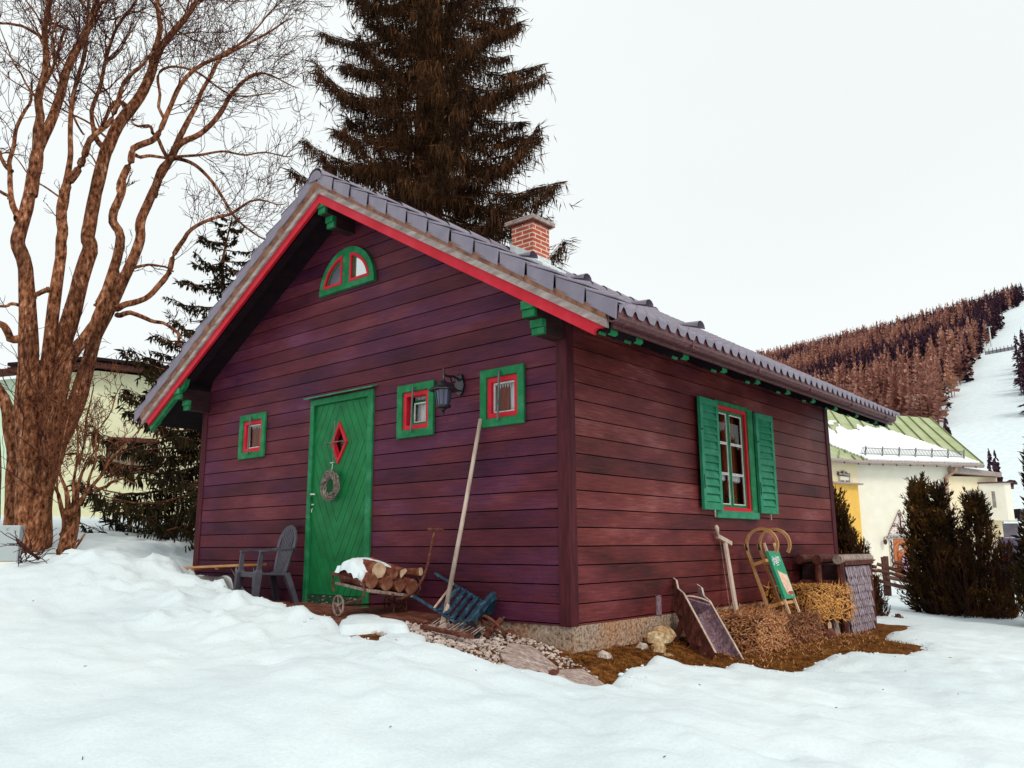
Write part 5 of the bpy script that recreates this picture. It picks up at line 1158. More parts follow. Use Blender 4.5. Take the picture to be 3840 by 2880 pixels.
# toboggan
tg = thing('sledge', 'bent wood toboggan with green printed cloth seat propped against the side wall', 'sledge', (.35, 3.05, -.71))
def runner(y, foot, tl):       # runner in a plane of constant y; foot and points given in (x,z)
    pts = []
    fx, fz = foot; n = 22
    # straight part then a loop curling outwards (+x)
    sx0, sz0 = tl
    pts += [(fx+(sx0-fx)*t, fz+(sz0-fz)*t) for t in (0,1)]
    cx_, cz_ = sx0+.165, sz0+.055; r0 = math.hypot(sx0-cx_, sz0-cz_); a0 = math.atan2(sz0-cz_, sx0-cx_)
    for k in range(1, n+1):
        a = a0-(PI*1.27)*k/n; rr = r0*(1-.14*k/n); pts.append((cx_+rr*math.cos(a), cz_+rr*math.sin(a)*.98))
    return [V(p[0], y, p[1]) for p in pts]
Y1_, Y2_ = 2.86, 3.17
RUN = []
for y in (Y1_, Y2_):
    pt = runner(y, (.335,-.715), (.125,-.055)); m = M()
    for a, c in zip(pt, pt[1:]): m.beam(a, c+(c-a)*.10, .022, .028, (0,1,0)) if False else m.beam(a, c+(c-a)*.10, .028, .022, (0,1,0))
    m.build('runner', MAT['ash'], tg); RUN.append(pt)
    m = M()
    for a, c in zip(pt, pt[1:]):
        d = (c-a).normalized(); n_ = V(d.z, 0, -d.x)
        m.beam(a+n_*.0125, c+n_*.0125+(c-a)*.08, .024, .003, n_)
    m.build('runner_lining', MAT['ash_light'], tg)
ln_ = (RUN[0][0]-RUN[0][1]).normalized(); out_ = V(-ln_.z, 0, ln_.x); out_ = out_ if out_.x > 0 else -out_
for t in (.22, .84):
    a = RUN[0][1].lerp(RUN[0][0], t)
    for y in (Y1_, Y2_):
        m = M(); p = V(a.x, y, a.z); m.beam(p, p+out_*.165, .030, .034, ln_); m.build('strut', MAT['ash'], tg, bevel=.003)
    m = M(); p = V(a.x, Y1_-.03, a.z)+out_*.15; m.beam(p, p+V(0, Y2_-Y1_+.06, 0), .032, .028, out_); m.build('cross_bar', MAT['ash'], tg, bevel=.003)
SR = []
for y in (Y1_+.035, Y2_-.035):
    a = RUN[0][1]+out_*.178+ln_*(-.02); c = RUN[0][0]+out_*.178+ln_*(.0); a.y = c.y = y
    m = M(); m.beam(a, c, .020, .020, out_); m.build('seat_rail', MAT['ash_light'], tg); SR.append((a, c))
# cloth seat with its print
clothm = mottled('green_seat_cloth', [(.3, (.005,.22,.10)), (.7, (.02,.32,.17))], 4, .5, .4)
def SP_(u, v_, h=0):      # u across 0..1, v down 0..1
    a = SR[0][0].lerp(SR[0][1], .12+.68*v_); c = SR[1][0].lerp(SR[1][1], .12+.68*v_); p = a.lerp(c, u); return p+out_*(.014-.010*math.sin(PI*u)+h)
m = M(); nu, nv = 8, 12
def cl(u, v_): return SP_(-.06+1.12*u, v_)
vs = [cl(i/nu, j/nv) for j in range(nv+1) for i in range(nu+1)]; m.add(vs, [(j*(nu+1)+i, j*(nu+1)+i+1, (j+1)*(nu+1)+i+1, (j+1)*(nu+1)+i) for j in range(nv) for i in range(nu)])
lo2 = len(m.v); L0 = [cl(0, j/nv) for j in range(nv+1)]; L1_ = [p-out_*.03 for p in L0]; m.add(L0+L1_, [(j, nv+1+j, nv+2+j, j+1) for j in range(nv)])
R0 = [cl(1, j/nv) for j in range(nv+1)]; R1_ = [p-out_*.03 for p in R0]; m.add(R0+R1_, [(j, j+1, nv+2+j, nv+1+j) for j in range(nv)])
seat = m.build('seat_cloth', clothm, tg)
def strip(pts, w_, h=.003):
    mm = M(); P2 = [SP_(u, v_, h) for u, v_ in pts]
    for a, c in zip(P2, P2[1:]): mm.beam(a, c+(c-a)*.1, w_, .0012, out_)
    return mm
whitep = mottled('white_print', [(.3, (.62,.68,.68)), (.7, (.75,.78,.78))], 9, .5)
skinp = mottled('warm_print', [(.3, (.62,.33,.22)), (.6, (.75,.52,.40)), (.8, (.85,.78,.72))], 26, .5)
redp = mottled('brown_red_print', [(.3, (.22,.03,.02)), (.7, (.40,.09,.05))], 26, .5)
cu = bpy.data.curves.new('lettering', 'FONT'); cu.body = 'gösing'; cu.size = .085; cu.extrude = .0006; cu.align_x = 'CENTER'; cu.align_y = 'CENTER'; cu.shear = .2
def letters(body, size, centre, right, upv, mt, parent, name='lettering', extrude=.0006, bold=.0):
    cu = bpy.data.curves.new(name, 'FONT'); cu.body = body; cu.size = size; cu.extrude = extrude; cu.align_x = 'CENTER'; cu.align_y = 'CENTER'; cu.offset = bold; cu.resolution_u = 3
    tmp = bpy.data.objects.new(name, cu); COL.objects.link(tmp); dg = bpy.context.evaluated_depsgraph_get(); me = bpy.data.meshes.new_from_object(tmp.evaluated_get(dg)); bpy.data.objects.remove(tmp)
    r = Vector(right).normalized(); n_ = r.cross(Vector(upv)).normalized(); u = n_.cross(r)
    mx = Matrix((r, u, n_)).transposed().to_4x4(); mx.translation = Vector(centre); me.transform(mx); me.materials.clear(); me.materials.append(mt)
    o = bpy.data.objects.new(name, me); COL.objects.link(o); o.parent = parent; o.location = -WT(parent); return o
r_ = (SP_(1,.12)-SP_(0,.20)).normalized(); u_ = (SP_(.5,0)-SP_(.5,1)).normalized()
letters('gösing', .098, SP_(.5, .17, .006), r_, u_, whitep, seat, bold=.0015)
strip([(.35,.27),(.68,.24)], .010).build('print_line', whitep, seat); strip([(.40,.31),(.66,.285)], .007).build('print_line', whitep, seat)
def blob(pts, mt, h, nm):
    mm = M(); P2 = [SP_(u, v_, h) for u, v_ in pts]; cn = sum(P2, V(0,0,0))/len(P2); n = len(P2); mm.add(P2+[cn], [(i, (i+1)%n, n) for i in range(n)]); return mm.build(nm, mt, seat)
blob([(.22,.40),(.45,.44),(.98,.52),(1.0,.78),(.98,.93),(.80,.95),(.45,.90),(.30,.70)], skinp, .0025, 'print_picture')
blob([(.38,.56),(.60,.62),(.66,.74),(.50,.80),(.40,.70)], redp, .004, 'print_picture'); blob([(.50,.88),(.75,.84),(1.0,.87),(.98,.93),(.7,.93)], redp, .004, 'print_picture')
# shingled log store
bx_ = thing('log_store', 'low rustic log box with scalloped grey shingles at the far end of the wall', 'wooden box', (.33, 4.85, -.98))
YA, YB_ = 4.30, 5.30; ZT = -.165
for x in (.10, .30, .53):
    m = M(); m.tube([(x, YA-.05, ZT), (x, (YA+YB_)/2, ZT+.004), (x, YB_+.05, ZT)], .052, 10); m.build('top_log', MAT['darkwood'] if x < .5 else MAT['greywood'], bx_)
for x, y in ((.28,YA+.02), (.53,YA+.02), (.53,YB_-.02)):
    m = M(); m.tube([(x, y, -1.05), (x+.003, y, -.6), (x, y, ZT-.03)], .042, 9); m.build('post', MAT['darkwood'], bx_)
m = M()
for z in (-.42, -.62, -.82): m.tube([(.08, YA+.03, z), (.50, YA+.03, z)], .030, 8)
m.build('cross_rail', MAT['darkwood'], bx_)
m = M(); m.box(.05,.50,YA+.14,YB_-.05,-1.0,ZT-.06); m.build('inner_box', MAT['purlin'], bx_)
shm = mottled('grey_shingle', [(.3, (.08,.05,.07)), (.5, (.24,.18,.21)), (.7, (.52,.46,.47))], 14, .8, .1, (2,3,1), bs=.5, bd=.004)
rs = random.Random(5); m = M(); m.box(.535,.545,YA+.08,YB_-.06,-.96,-.25); nrow = 8
for r in range(nrow):
    zt_ = -.245-r*.086
    off = .5*(r % 2); ncol = 13; wd = (YB_-YA-.15)/ncol
    for k in range(-1, ncol):
        y0_ = YA+.09+(k+off)*wd; y1_ = y0_+wd*.84
        if y0_ < YA+.07 or y1_ > YB_-.05: continue
        h = .122+rs.uniform(-.006,.006); yc = (y0_+y1_)/2; hw = (y1_-y0_)/2; xo = .550+rs.uniform(-.002,.004)
        pl_ = [(y0_, zt_), (y0_, zt_-h+hw)] + [(yc-hw*math.cos(PI*i/5), zt_-h+hw-hw*math.sin(PI*i/5)) for i in range(1,5)] + [(y1_, zt_-h+hw), (y1_, zt_)]
        tlt = lambda z: (zt_-z)*.20
        m.prism([(xo+tlt(z), y, z) for y, z in pl_][::-1], (.007,0,0))
m.build('shingle_panel', shm, bx_)
m = M(); m.beam((.56,YA+.05,-.205),(.56,YB_+.02,-.205), .05,.045,(1,0,0)); m.beam((.56,YA+.05,-.985),(.56,YB_+.0,-.985), .05,.03,(1,0,0)); m.build('frame_rail', MAT['darkwood'], bx_)
# ---- left edge: grey cabinet behind the snow
cb_ = thing('utility_cabinet', 'light grey metal utility cabinet at the left edge of the photo', 'cabinet', (-4.1, -2.6, -.3))
q0, q1 = AT(78,1970,10.4), AT(64,2105,10.4); e_ = (AT(0,2030,10.4)-AT(70,2030,10.4)); e_.z = 0; e_.normalize()
bk_ = V(-.86,.5,0)*.22
zt2, zb2 = q0.z, q1.z
m = M(); A_ = V(q0.x, q0.y, 0); B_ = A_+e_*.45
m.hexa([A_+V(0,0,zb2), B_+V(0,0,zb2), B_+bk_+V(0,0,zb2), A_+bk_+V(0,0,zb2), A_+V(0,0,zt2), B_+V(0,0,zt2), B_+bk_+V(0,0,zt2), A_+bk_+V(0,0,zt2)][::1]); m.build('cabinet_body', pane('grey_sheet_metal', (.42,.47,.48), .1, .5), cb_, bevel=.006)
m = M(); m.hexa([p+V(0,0,zb2-.35) for p in (A_+e_*.01, B_, B_+bk_, A_+bk_)]+[p+V(0,0,zb2-.004) for p in (A_+e_*.01, B_, B_+bk_, A_+bk_)]); m.build('cabinet_foot', MAT['cream'], cb_)
m = M()
for px_, py_ in ((28,1980), (57,1990)): c_ = AT(px_, py_, 10.385); m.lathe(c_, [(.011,0),(.011,.006),(.004,.009)], 10, -bk_.normalized())
m.build('screw_head', MAT['steel'], cb_)
# ------------------------------------------------------------------ fast tube mesh for branches
class TB:
    def __init__(s): s.V = []; s.F = []; s.n = 0
    def tube(s, P, Rd, k=3):
        P = np.asarray(P, float); n = len(P); T = np.gradient(P, axis=0); T /= np.linalg.norm(T, axis=1)[:, None]+1e-9
        a = np.cross(T, [.31, .22, .92]); a /= np.linalg.norm(a, axis=1)[:, None]+1e-9; b = np.cross(T, a)
        t = np.arange(k)*2*PI/k; ring = P[:, None]+(a[:, None]*np.cos(t)[None, :, None]+b[:, None]*np.sin(t)[None, :, None])*np.asarray(Rd)[:, None, None]
        s.V.append(ring.reshape(-1, 3)); i = np.arange(n-1)[:, None]*k; j = np.arange(k)[None]; j2 = (j+1) % k
        s.F.append((np.stack([i+j, i+j2, i+k+j2, i+k+j], 2).reshape(-1, 4))+s.n); s.n += n*k
    def quads(s, Q):    # Q (m,4,3)
        m_ = len(Q)
        if not m_: return
        s.V.append(Q.reshape(-1, 3)); s.F.append(np.arange(4*m_).reshape(-1, 4)+s.n); s.n += 4*m_
    def build(s, name, mat, parent=None, smooth=True, keep=False):
        V_ = np.concatenate(s.V); F_ = np.concatenate(s.F).astype(np.int32); me = bpy.data.meshes.new(name)
        me.vertices.add(len(V_)); me.vertices.foreach_set('co', V_.astype(np.float32).ravel()); me.loops.add(F_.size); me.loops.foreach_set('vertex_index', F_.ravel())
        me.polygons.add(len(F_)); me.polygons.foreach_set('loop_start', np.arange(len(F_), dtype=np.int32)*4)
        if smooth: me.polygons.foreach_set('use_smooth', np.ones(len(F_), bool))
        me.update(calc_edges=True); me.materials.append(mat); o = bpy.data.objects.new(name, me); COL.objects.link(o)
        if parent is not None: o.parent = parent; o.location = (0,0,0) if keep else -WT(parent)
        return o
RT = np.random.RandomState(12)
def unit(v): return v/(np.linalg.norm(v)+1e-9)
def wander(p, d, L_, n, curl, up=0, rs=RT):
    P = [p]; d = unit(d)
    for i in range(n):
        d = unit(d+rs.normal(0, curl, 3)+np.array([0,0,up])); P.append(P[-1]+d*L_/n)
    return np.array(P)
def resample(P, n):
    P = np.asarray(P, float); s = np.r_[0, np.cumsum(np.linalg.norm(np.diff(P, axis=0), axis=1))]; t = np.linspace(0, s[-1], n)
    return np.stack([np.interp(t, s, P[:, i]) for i in range(3)], 1), s[-1]
def smooth(P):
    P = np.asarray(P, float)
    for _ in range(2):
        Q = [P[0]]
        for a, b in zip(P, P[1:]): Q += [a*.75+b*.25, a*.25+b*.75]
        P = np.array(Q+[P[-1]])
    return P
def grow(tb, tw, P, r0, r1, lvl, maxl, dens, bias, rs=RT, rmin=.0042):
    """side branches along limb P, recursively"""
    P2, Ln = resample(P, max(4, int(len(P))))
    n = max(2, int(Ln*dens[lvl]))
    for k in range(n):
        t = rs.uniform(.12 if lvl else .22, 1.0); i = t*(len(P2)-1); a = int(min(i, len(P2)-2)); p = P2[a]+(P2[a+1]-P2[a])*(i-a); d = unit(P2[a+1]-P2[a])
        s = unit(np.cross(d, rs.normal(0, 1, 3))); ang = rs.uniform(.45, 1.05); nd = d*math.cos(ang)+s*math.sin(ang)+bias*.22
        L_ = Ln*rs.uniform(.22, .5)*(1.15-.5*t) if lvl == 0 else Ln*rs.uniform(.3, .62)
        L_ = min(L_, [2.6, 1.35, .70, .34][lvl]); L_ = max(L_, .12)
        rr = max(rmin, min((r0+(r1-r0)*t)*.55, .010*L_/.5+.004)); q = wander(p, nd, L_, [9, 7, 5, 4][lvl], [.16, .2, .24, .26][lvl], [.06, .05, .03, .02][lvl], rs)
        rad = np.linspace(rr, max(rmin*.7, rr*.35), len(q)); (tb if rr > .012 else tw).tube(q, rad, 4 if rr > .012 else 3)
        if lvl < maxl: grow(tb, tw, q, rr, rr*.35, lvl+1, maxl, dens, bias, rs, rmin)
# ---- the big many-stemmed tree, limbs laid out from measured points
tree = thing('bare_tree', 'huge leafless tree with many thick brown stems filling the left of the photo', 'tree', tuple(AT(200, 2075, 13)))
TBk, TTw = TB(), TB()
TD = 13.0; RK = .74
def limb(px, rad, dd=(0, 0), k=10, sub=True, dens=(4.6, 7, 9, 8), maxl=2, wig=.025):
    n = len(px); P = [np.array(AT(x, y, TD+dd[0]+(dd[1]-dd[0])*i/(n-1))) for i, (x, y) in enumerate(px)]
    P = smooth(P); nz = RT.normal(0, 1, (len(P)//4+3, 3)); tt = np.linspace(0, len(nz)-1, len(P)); P = P+wig*np.stack([np.interp(tt, np.arange(len(nz)), nz[:, q]) for q in range(3)], 1)
    r = np.interp(np.linspace(0, 1, len(P)), np.linspace(0, 1, len(rad)), rad)*RK*(1+RT.normal(0, .02, len(P))); TBk.tube(P, r, k)
    if sub: grow(TBk, TTw, P[(len(P)//6 if dens[0] > 2 else int(len(P)*.6)):], rad[-1]*1.6, rad[-1], 0, maxl, dens, np.array([0,0,.6]))
    return P
S = lambda L_, x0, y0, s: [(x0+a/s, y0+b/s) for a, b in L_]
lo = lambda L_: S(L_, 0, 900, 1.3167); hi = lambda L_: S(L_, 0, 0, 1.728)
limb(lo([(140,1620),(140,1350),(140,1100),(128,800),(135,500),(120,150),(110,0)])+hi([(165,1500),(215,1100)]), [.25,.22,.21,.19,.17,.13,.125,.12,.085], (0,0), 14, True, (1.3,6,9))
limb(hi([(203,1280),(218,1120),(250,850),(248,750),(265,560),(270,430),(290,200),(320,0),(350,-250),(390,-500)]), [.09,.118,.095,.08,.07,.06,.055,.05,.04,.02], (0,-.4))
limb(hi([(205,1260),(228,1050),(330,750),(400,600),(440,420),(530,230),(590,80),(640,-60),(720,-300)]), [.08,.11,.095,.085,.08,.075,.06,.045,.02], (0,.3))
limb(lo([(165,1600),(180,1200),(205,900),(225,640),(250,400),(290,100),(310,0)])+hi([(395,1500),(420,1250)]), [.24,.21,.17,.13,.115,.105,.10,.10,.07], (.1,.3), 12, True, (1.3,6,9))
limb(hi([(400,1420),(422,1250),(440,1000),(450,850),(480,650),(500,560),(540,350),(580,100),(600,-150)]), [.05,.085,.055,.05,.045,.04,.035,.03,.015], (.25,.6))
limb(hi([(405,1400),(430,1220),(500,1120),(560,980),(640,860),(740,700),(800,560),(860,480),(930,420),(1000,330)]), [.05,.10,.08,.07,.05,.05,.045,.04,.03,.015], (.28,-.3))
limb(lo([(175,1590),(200,1200),(235,900),(270,640),(370,350),(420,100),(450,0)])+hi([(570,1500),(640,1200),(700,950),(750,850)]), [.24,.21,.19,.17,.165,.15,.14,.13,.13,.12,.09], (.2,.6), 12, True, (1.3,6,9))
limb(hi([(690,980),(742,850),(900,650),(980,500),(1000,400),(1080,250),(1230,100),(1320,-30),(1450,-250)]), [.08,.125,.115,.105,.095,.075,.06,.045,.02], (.55,.8))
limb(hi([(990,420),(1010,300),(1040,150),(1020,0),(1040,-200),(1000,-400)]), [.075,.065,.055,.045,.03,.012], (.7,.3))
limb(hi([(690,980),(590,850),(600,700),(640,500),(700,300),(760,150),(860,30),(960,-60)]), [.08,.05,.045,.04,.035,.03,.03,.02], (.6,1.2))
limb(hi([(860,700),(760,640),(700,760),(610,900),(560,960)])[::-1], [.04,.035,.04,.05,.05], (.6,.7))
limb(lo([(175,1600),(188,1300),(245,1080),(290,800),(330,580),(450,450),(530,280),(600,0)])+hi([(720,1400),(760,1300),(790,1150)]), [.20,.20,.19,.15,.125,.11,.10,.085,.08,.075,.05], (0,-.4), 12, True, (1.6,6,9))
limb(hi([(770,1260),(788,1160),(820,1080),(900,970),(1000,870),(1060,730),(1150,550),(1280,430),(1500,330),(1750,230),(1900,110)]), [.045,.075,.07,.065,.06,.05,.045,.04,.03,.02,.01], (-.38,-.8))
limb(hi([(1050,760),(1030,620),(1010,450),(1110,420),(1250,440),(1420,560),(1560,640),(1800,600)]), [.035,.03,.028,.025,.022,.02,.015,.008], (-.4,-.6))
limb(lo([(188,1600),(200,1320),(280,1050),(360,760),(430,600),(520,400),(600,200),(690,0)])+hi([(900,1450),(960,1300),(1040,1150),(1100,1030)]), [.18,.19,.19,.17,.14,.115,.105,.10,.095,.09,.08,.055], (.1,.3), 12, True, (1.6,6,9))
limb(hi([(1040,1150),(1098,1035),(1160,930),(1300,880),(1450,720),(1500,620),(1560,540),(1640,470),(1760,500),(1950,590)]), [.06,.085,.075,.06,.055,.045,.035,.03,.015,.008], (.28,.1))
limb(hi([(1120,960),(1200,800),(1260,680),(1310,560),(1400,380),(1530,300),(1650,220),(1780,60),(1850,-60)]), [.07,.06,.05,.045,.04,.03,.02,.015,.008], (.3,.9))
limb(hi([(1100,1030),(1060,950),(1010,880),(960,820),(860,780)]), [.04,.04,.035,.03,.015], (.3,-.2))
limb(hi([(1120,1035),(1200,1040),(1300,1100),(1400,1230),(1500,1370),(1600,1480),(1750,1560),(1850,1590)]), [.045,.04,.038,.035,.03,.02,.015,.008], (.3,0))
limb(hi([(880,1010),(960,1005),(1080,1020),(1250,1030),(1400,995),(1550,990),(1750,990),(1900,1020)]), [.04,.035,.03,.03,.025,.02,.015,.008], (0,.4))
limb(lo([(550,335),(600,320),(700,300),(780,240),(830,150),(870,60),(910,10)])+hi([(1230,1500),(1360,1420),(1500,1370),(1640,1300),(1720,1290),(1850,1330)]), [.07,.065,.06,.055,.055,.05,.045,.04,.035,.03,.02,.015,.008], (0,-.5))
limb(lo([(580,370),(640,360),(720,370),(800,405),(870,460),(920,520)]), [.055,.05,.045,.035,.03,.015], (0,-.3))
limb(lo([(470,320),(520,260),(560,190),(640,140),(740,140),(850,150)]), [.045,.045,.04,.035,.025,.015], (.2,.6))
limb(lo([(90,500),(50,455),(0,428),(-80,380),(-200,300)]), [.08,.07,.06,.05,.03], (0,-.4))
limb(lo([(170,285),(215,255),(238,235)]), [.045,.05,.03], (0,-.1), sub=False)
limb(lo([(95,320),(50,315),(0,322),(-80,300)]), [.035,.03,.025,.01], (0,.2))
limb(hi([(130,1430),(90,1330),(60,1240),(60,1100),(70,1000),(90,850),(150,720),(210,640),(230,500)]), [.07,.06,.05,.045,.04,.035,.03,.02,.01], (0,.4))
limb(hi([(60,1120),(10,1020),(-60,900),(-150,760)]), [.04,.035,.03,.02], (.1,.4)); limb(hi([(50,1280),(0,1240),(-100,1200)]), [.035,.03,.02], (.1,0))
limb(hi([(270,250),(200,190),(130,165),(60,165),(-30,170),(-150,120)]), [.035,.03,.028,.025,.02,.01], (.2,.3)); limb(hi([(310,100),(360,150),(410,185),(380,320),(340,440),(300,530)])[::-1], [.035,.03,.03,.028,.028,.03], (0,.3))
limb(hi([(430,1300),(330,1230),(200,1150),(100,1020),(0,950)])[:], [.02,.018,.014,.01,.006], (.3,.9)); limb(hi([(700,900),(560,790),(400,720),(200,600),(0,480)]), [.025,.022,.018,.014,.008], (.6,1.0))
limb(hi([(540,880),(420,640),(300,560),(120,400),(0,300)]), [.022,.02,.016,.012,.006], (.6,1.0))
for (px, py) in [(120,1500),(170,1650),(230,1750),(140,1800),(260,1500),(300,1400),(200,1550),(330,1350),(100,1600),(180,1450),(250,1620),(60,1500)]*2:    # water shoots on the trunk
    p = np.array(AT(px+RT.uniform(-40,40), py+RT.uniform(-60,60), TD-.35)); q = wander(p, np.array([RT.uniform(-.3,.5), RT.uniform(-.5,.3), RT.uniform(.1,1)]), RT.uniform(.4,1.1), 7, .2, .04); TTw.tube(q, np.linspace(.009,.004,8), 3); grow(TBk, TTw, q, .006, .004, 2, 2, (0,0,7,0), np.array([0,0,.5]))
TBk.build('trunk', MAT['bark'], tree); TTw.build('crown', MAT['twig'], tree)
# second tree behind, at the very left
t2 = thing('bare_tree', 'dark leaning trunk of a second tree at the left edge behind the many-stemmed tree', 'tree', tuple(AT(40, 1960, 15)))
a_, b_ = TB(), TB(); TBk, TTw = a_, b_; TD = 15; RK = .45
limb(lo([(50,1500),(60,1200),(70,1050),(60,900),(20,780),(-30,700),(-90,560),(-160,300)]), [.30,.26,.24,.22,.20,.17,.12,.06], (0,.5), 10, True, (1.5,3,4,4), 2)
limb(lo([(-25,1480),(0,1200),(-10,1000),(-60,800)]), [.12,.11,.1,.06], (.5,.8), 8, False)
a_.build('trunk', MAT['bark'], t2); b_.build('crown', MAT['twig'], t2)
# leafless shrub in front of the trunk
t3 = thing('leafless_shrub', 'leafless red-brown shrub with many thin upright stems right of the big trunk', 'shrub', tuple(AT(265, 2075, 12.2)))
a_, b_ = TB(), TB(); TBk, TTw = a_, b_; TD = 12.2; RK = 1
for px, rad in [([(325,1575),(350,1420),(370,1330),(380,1250),(410,1180),(450,1080),(500,960)],[.12,.10,.08,.03,.020,.012,.005]), ([(315,1565),(335,1400),(340,1300),(320,1200),(300,1060),(330,900),(360,780)],[.11,.09,.04,.02,.014,.010,.005]),
  ([(370,1360),(400,1280),(480,1200),(540,1100),(620,1020),(700,900)],[.05,.03,.022,.016,.010,.005]), ([(350,1400),(380,1150),(420,950),(440,800),(470,700)],[.035,.018,.013,.010,.005]), ([(360,1380),(370,1150),(370,950),(400,760)],[.03,.016,.011,.005]),
  ([(330,1450),(270,1250),(260,1100),(230,950),(250,800)],[.03,.016,.012,.009,.005]), ([(400,1300),(460,1150),(470,1000),(540,850),(600,720)],[.03,.018,.013,.009,.005]), ([(420,1250),(520,1220),(600,1190),(680,1200)],[.03,.02,.012,.005]), ([(340,1400),(300,1300),(250,1200),(240,1050)],[.04,.025,.015,.006])]:
    limb(lo(px), rad, (0, RT.uniform(-.5,.5)), 7, True, (6.5,8,7,5), 2)
for pp in ([(1180,880),(1200,1000),(1190,1080)], [(1340,920),(1300,1000),(1260,1150)], [(1760,560),(1620,780),(1500,930),(1330,1170)], [(1650,680),(1450,830),(1280,920)]):
    P = smooth([np.array(AT(x/5.53, 1900+y/5.53, 11.4)) for x, y in pp]); a_.tube(P, np.linspace(.012,.02,len(P)), 5)
a_.build('stem', MAT['bark'], t3); b_.build('crown', MAT['bush_twig'], t3)
# fallen branch on the snow
a_ = TB(); fb = [np.array(AT(x/5.53, 1900+y/5.53, 9.6)) for x, y in [(400,740),(500,830),(600,940),(700,1000),(810,1100)]]; fb = smooth(fb); a_.tube(fb, np.linspace(.022,.012,len(fb)), 6)
for k in range(26):
    i = RT.randint(0, len(fb)-1); q = wander(fb[i], np.array([RT.normal(0,.6), RT.normal(0,.4), RT.uniform(-.2,.9)]), RT.uniform(.12,.42), 5, .25); a_.tube(q, np.linspace(.006,.003,6), 3)
for k in range(14):
    p = np.array(AT((380+RT.uniform(0,200))/5.53, 1900+(900+RT.uniform(0,280))/5.53, 9.4)); q = wander(p, np.array([RT.normal(0,.6), RT.normal(0,.4), RT.uniform(0,.8)]), RT.uniform(.1,.3), 5, .3); a_.tube(q, np.linspace(.006,.003,6), 3)
o = a_.build('fallen_branch', MAT['twig']); recenter(o); tag(o, 'dark fallen branch with side twigs lying on the snow beside the grey cabinet', 'branch')
# ---- spruces: limbs that dip and turn up at the tip, with hanging curtains of twigs
def spruce(name, label, base, H, Rmax, mt, seed, group=None, nl=150, droop=1., dens=1., low=.04, tl=.42, sparse_top=0, qs=1.0, asym=None):
    rs = np.random.RandomState(seed); t = thing(name, label, 'tree', tuple(base), group); tk, fo = TB(), TB(); B = np.array([0., 0, 0])
    P = np.array([[.05*math.sin(k), .05*math.cos(k*1.3), H*k/14] for k in range(15)]); tk.tube(P, np.linspace(H*.017, .012, 15), 9)
    for i in range(nl):
        u = low+(1-low)*((i+rs.uniform(0,1))/nl)**.92; z = H*u; az = i*2.39996+rs.uniform(-.25,.25); R_ = Rmax*((1-u)**.72)*rs.uniform(.72,1.15)+.12
        if sparse_top and rs.uniform() < (u-.35)*sparse_top*1.4: continue
        d = np.array([math.cos(az), math.sin(az), 0]); n = 9; s = np.linspace(0, 1, n); dr = droop*(.26-.08*u)
        L_ = np.array([0,0,z])+d*(R_*s)[:, None]; L_[:, 2] += R_*(-dr*np.sin(s*PI*.62)*1.2+.34*dr*s**3*2.2)+R_*.20*u*s
        L_ += rs.normal(0, .018*R_, (n, 3))*s[:, None]
        tk.tube(L_, np.linspace(.011*R_+.008, .004, n), 4)
        side = np.array([-d[1], d[0], 0]); m_ = int((16+34*R_)*dens); Q = []
        for _ in range(m_):
            a = rs.uniform(.10, 1)**.85; k = a*(n-1); j = int(min(k, n-2)); p = L_[j]+(L_[j+1]-L_[j])*(k-j)
            w = rs.choice([-1, 1])*abs(rs.normal(0, .20))*R_*(1.05-a*.72); fwd_ = abs(w)*.55; tip = p+side*w+d*fwd_; tip[2] -= abs(w)*.30*droop
            # hanging sprigs along the way
            for h in range(2):
                b0 = p+(tip-p)*rs.uniform(.1, 1); ln_ = tl*rs.uniform(.25, 1.0)*(.45+.6*(1-u))*(.55+.45*min(1, R_/2)); dn = np.array([rs.normal(0,.22), rs.normal(0,.22), -1*droop]) if rs.uniform() < .78 else np.array([d[0]*.8+rs.normal(0,.3), d[1]*.8+rs.normal(0,.3), rs.uniform(-.5,.3)])
                dn = unit(dn); wv = unit(np.cross(dn, rs.normal(0, 1, 3)))*(.016+.012*rs.uniform())*qs; e = b0+dn*ln_
                Q.append([b0-wv*.5, b0+dn*ln_*.45-wv, e, b0+dn*ln_*.45+wv])
            if rs.uniform() < .5:
                wv = unit(np.cross(tip-p, rs.normal(0,1,3)))*.016*qs; Q.append([p, (p+tip)/2+wv, tip, (p+tip)/2-wv])
        tip = L_[-1]; dd_ = unit(L_[-1]-L_[-2])
        for _ in range(int(10*dens)+4):
            b0 = L_[-1]-(L_[-1]-L_[-3])*rs.uniform(0, 1); dn = unit(dd_+rs.normal(0,.55,3)); l = rs.uniform(.06,.17); wv = unit(np.cross(dn, rs.normal(0,1,3)))*.009*qs; Q.append([b0-wv*.3, b0+dn*l*.5-wv, b0+dn*l, b0+dn*l*.5+wv])
        fo.quads(np.array(Q))
    a = tk.build('trunk', MAT['bark'], t, keep=True); b = fo.build('crown', mt, t, False, keep=True); return t
bs_ = AT(1582, 2060, 19.5); bs_.z = snw(bs_.x, bs_.y)-.15
spruce('spruce_tree', 'tall brown-green spruce with drooping branches rising behind the cabin roof', bs_, 32, 3.75, MAT['needle'], 3, None, 370, 1.0, 3.6, .10, .52, qs=.60)
b2 = AT(775, 2060, 14.6); b2.z = snw(b2.x, b2.y)-.12
spruce('spruce_tree', 'smaller dark spruce at the left corner of the cabin, thin towards its top', b2, 5.7, 2.1, MAT['needle_dk'], 5, None, 190, .7, 1.2, .02, .30, sparse_top=.75, qs=.8)
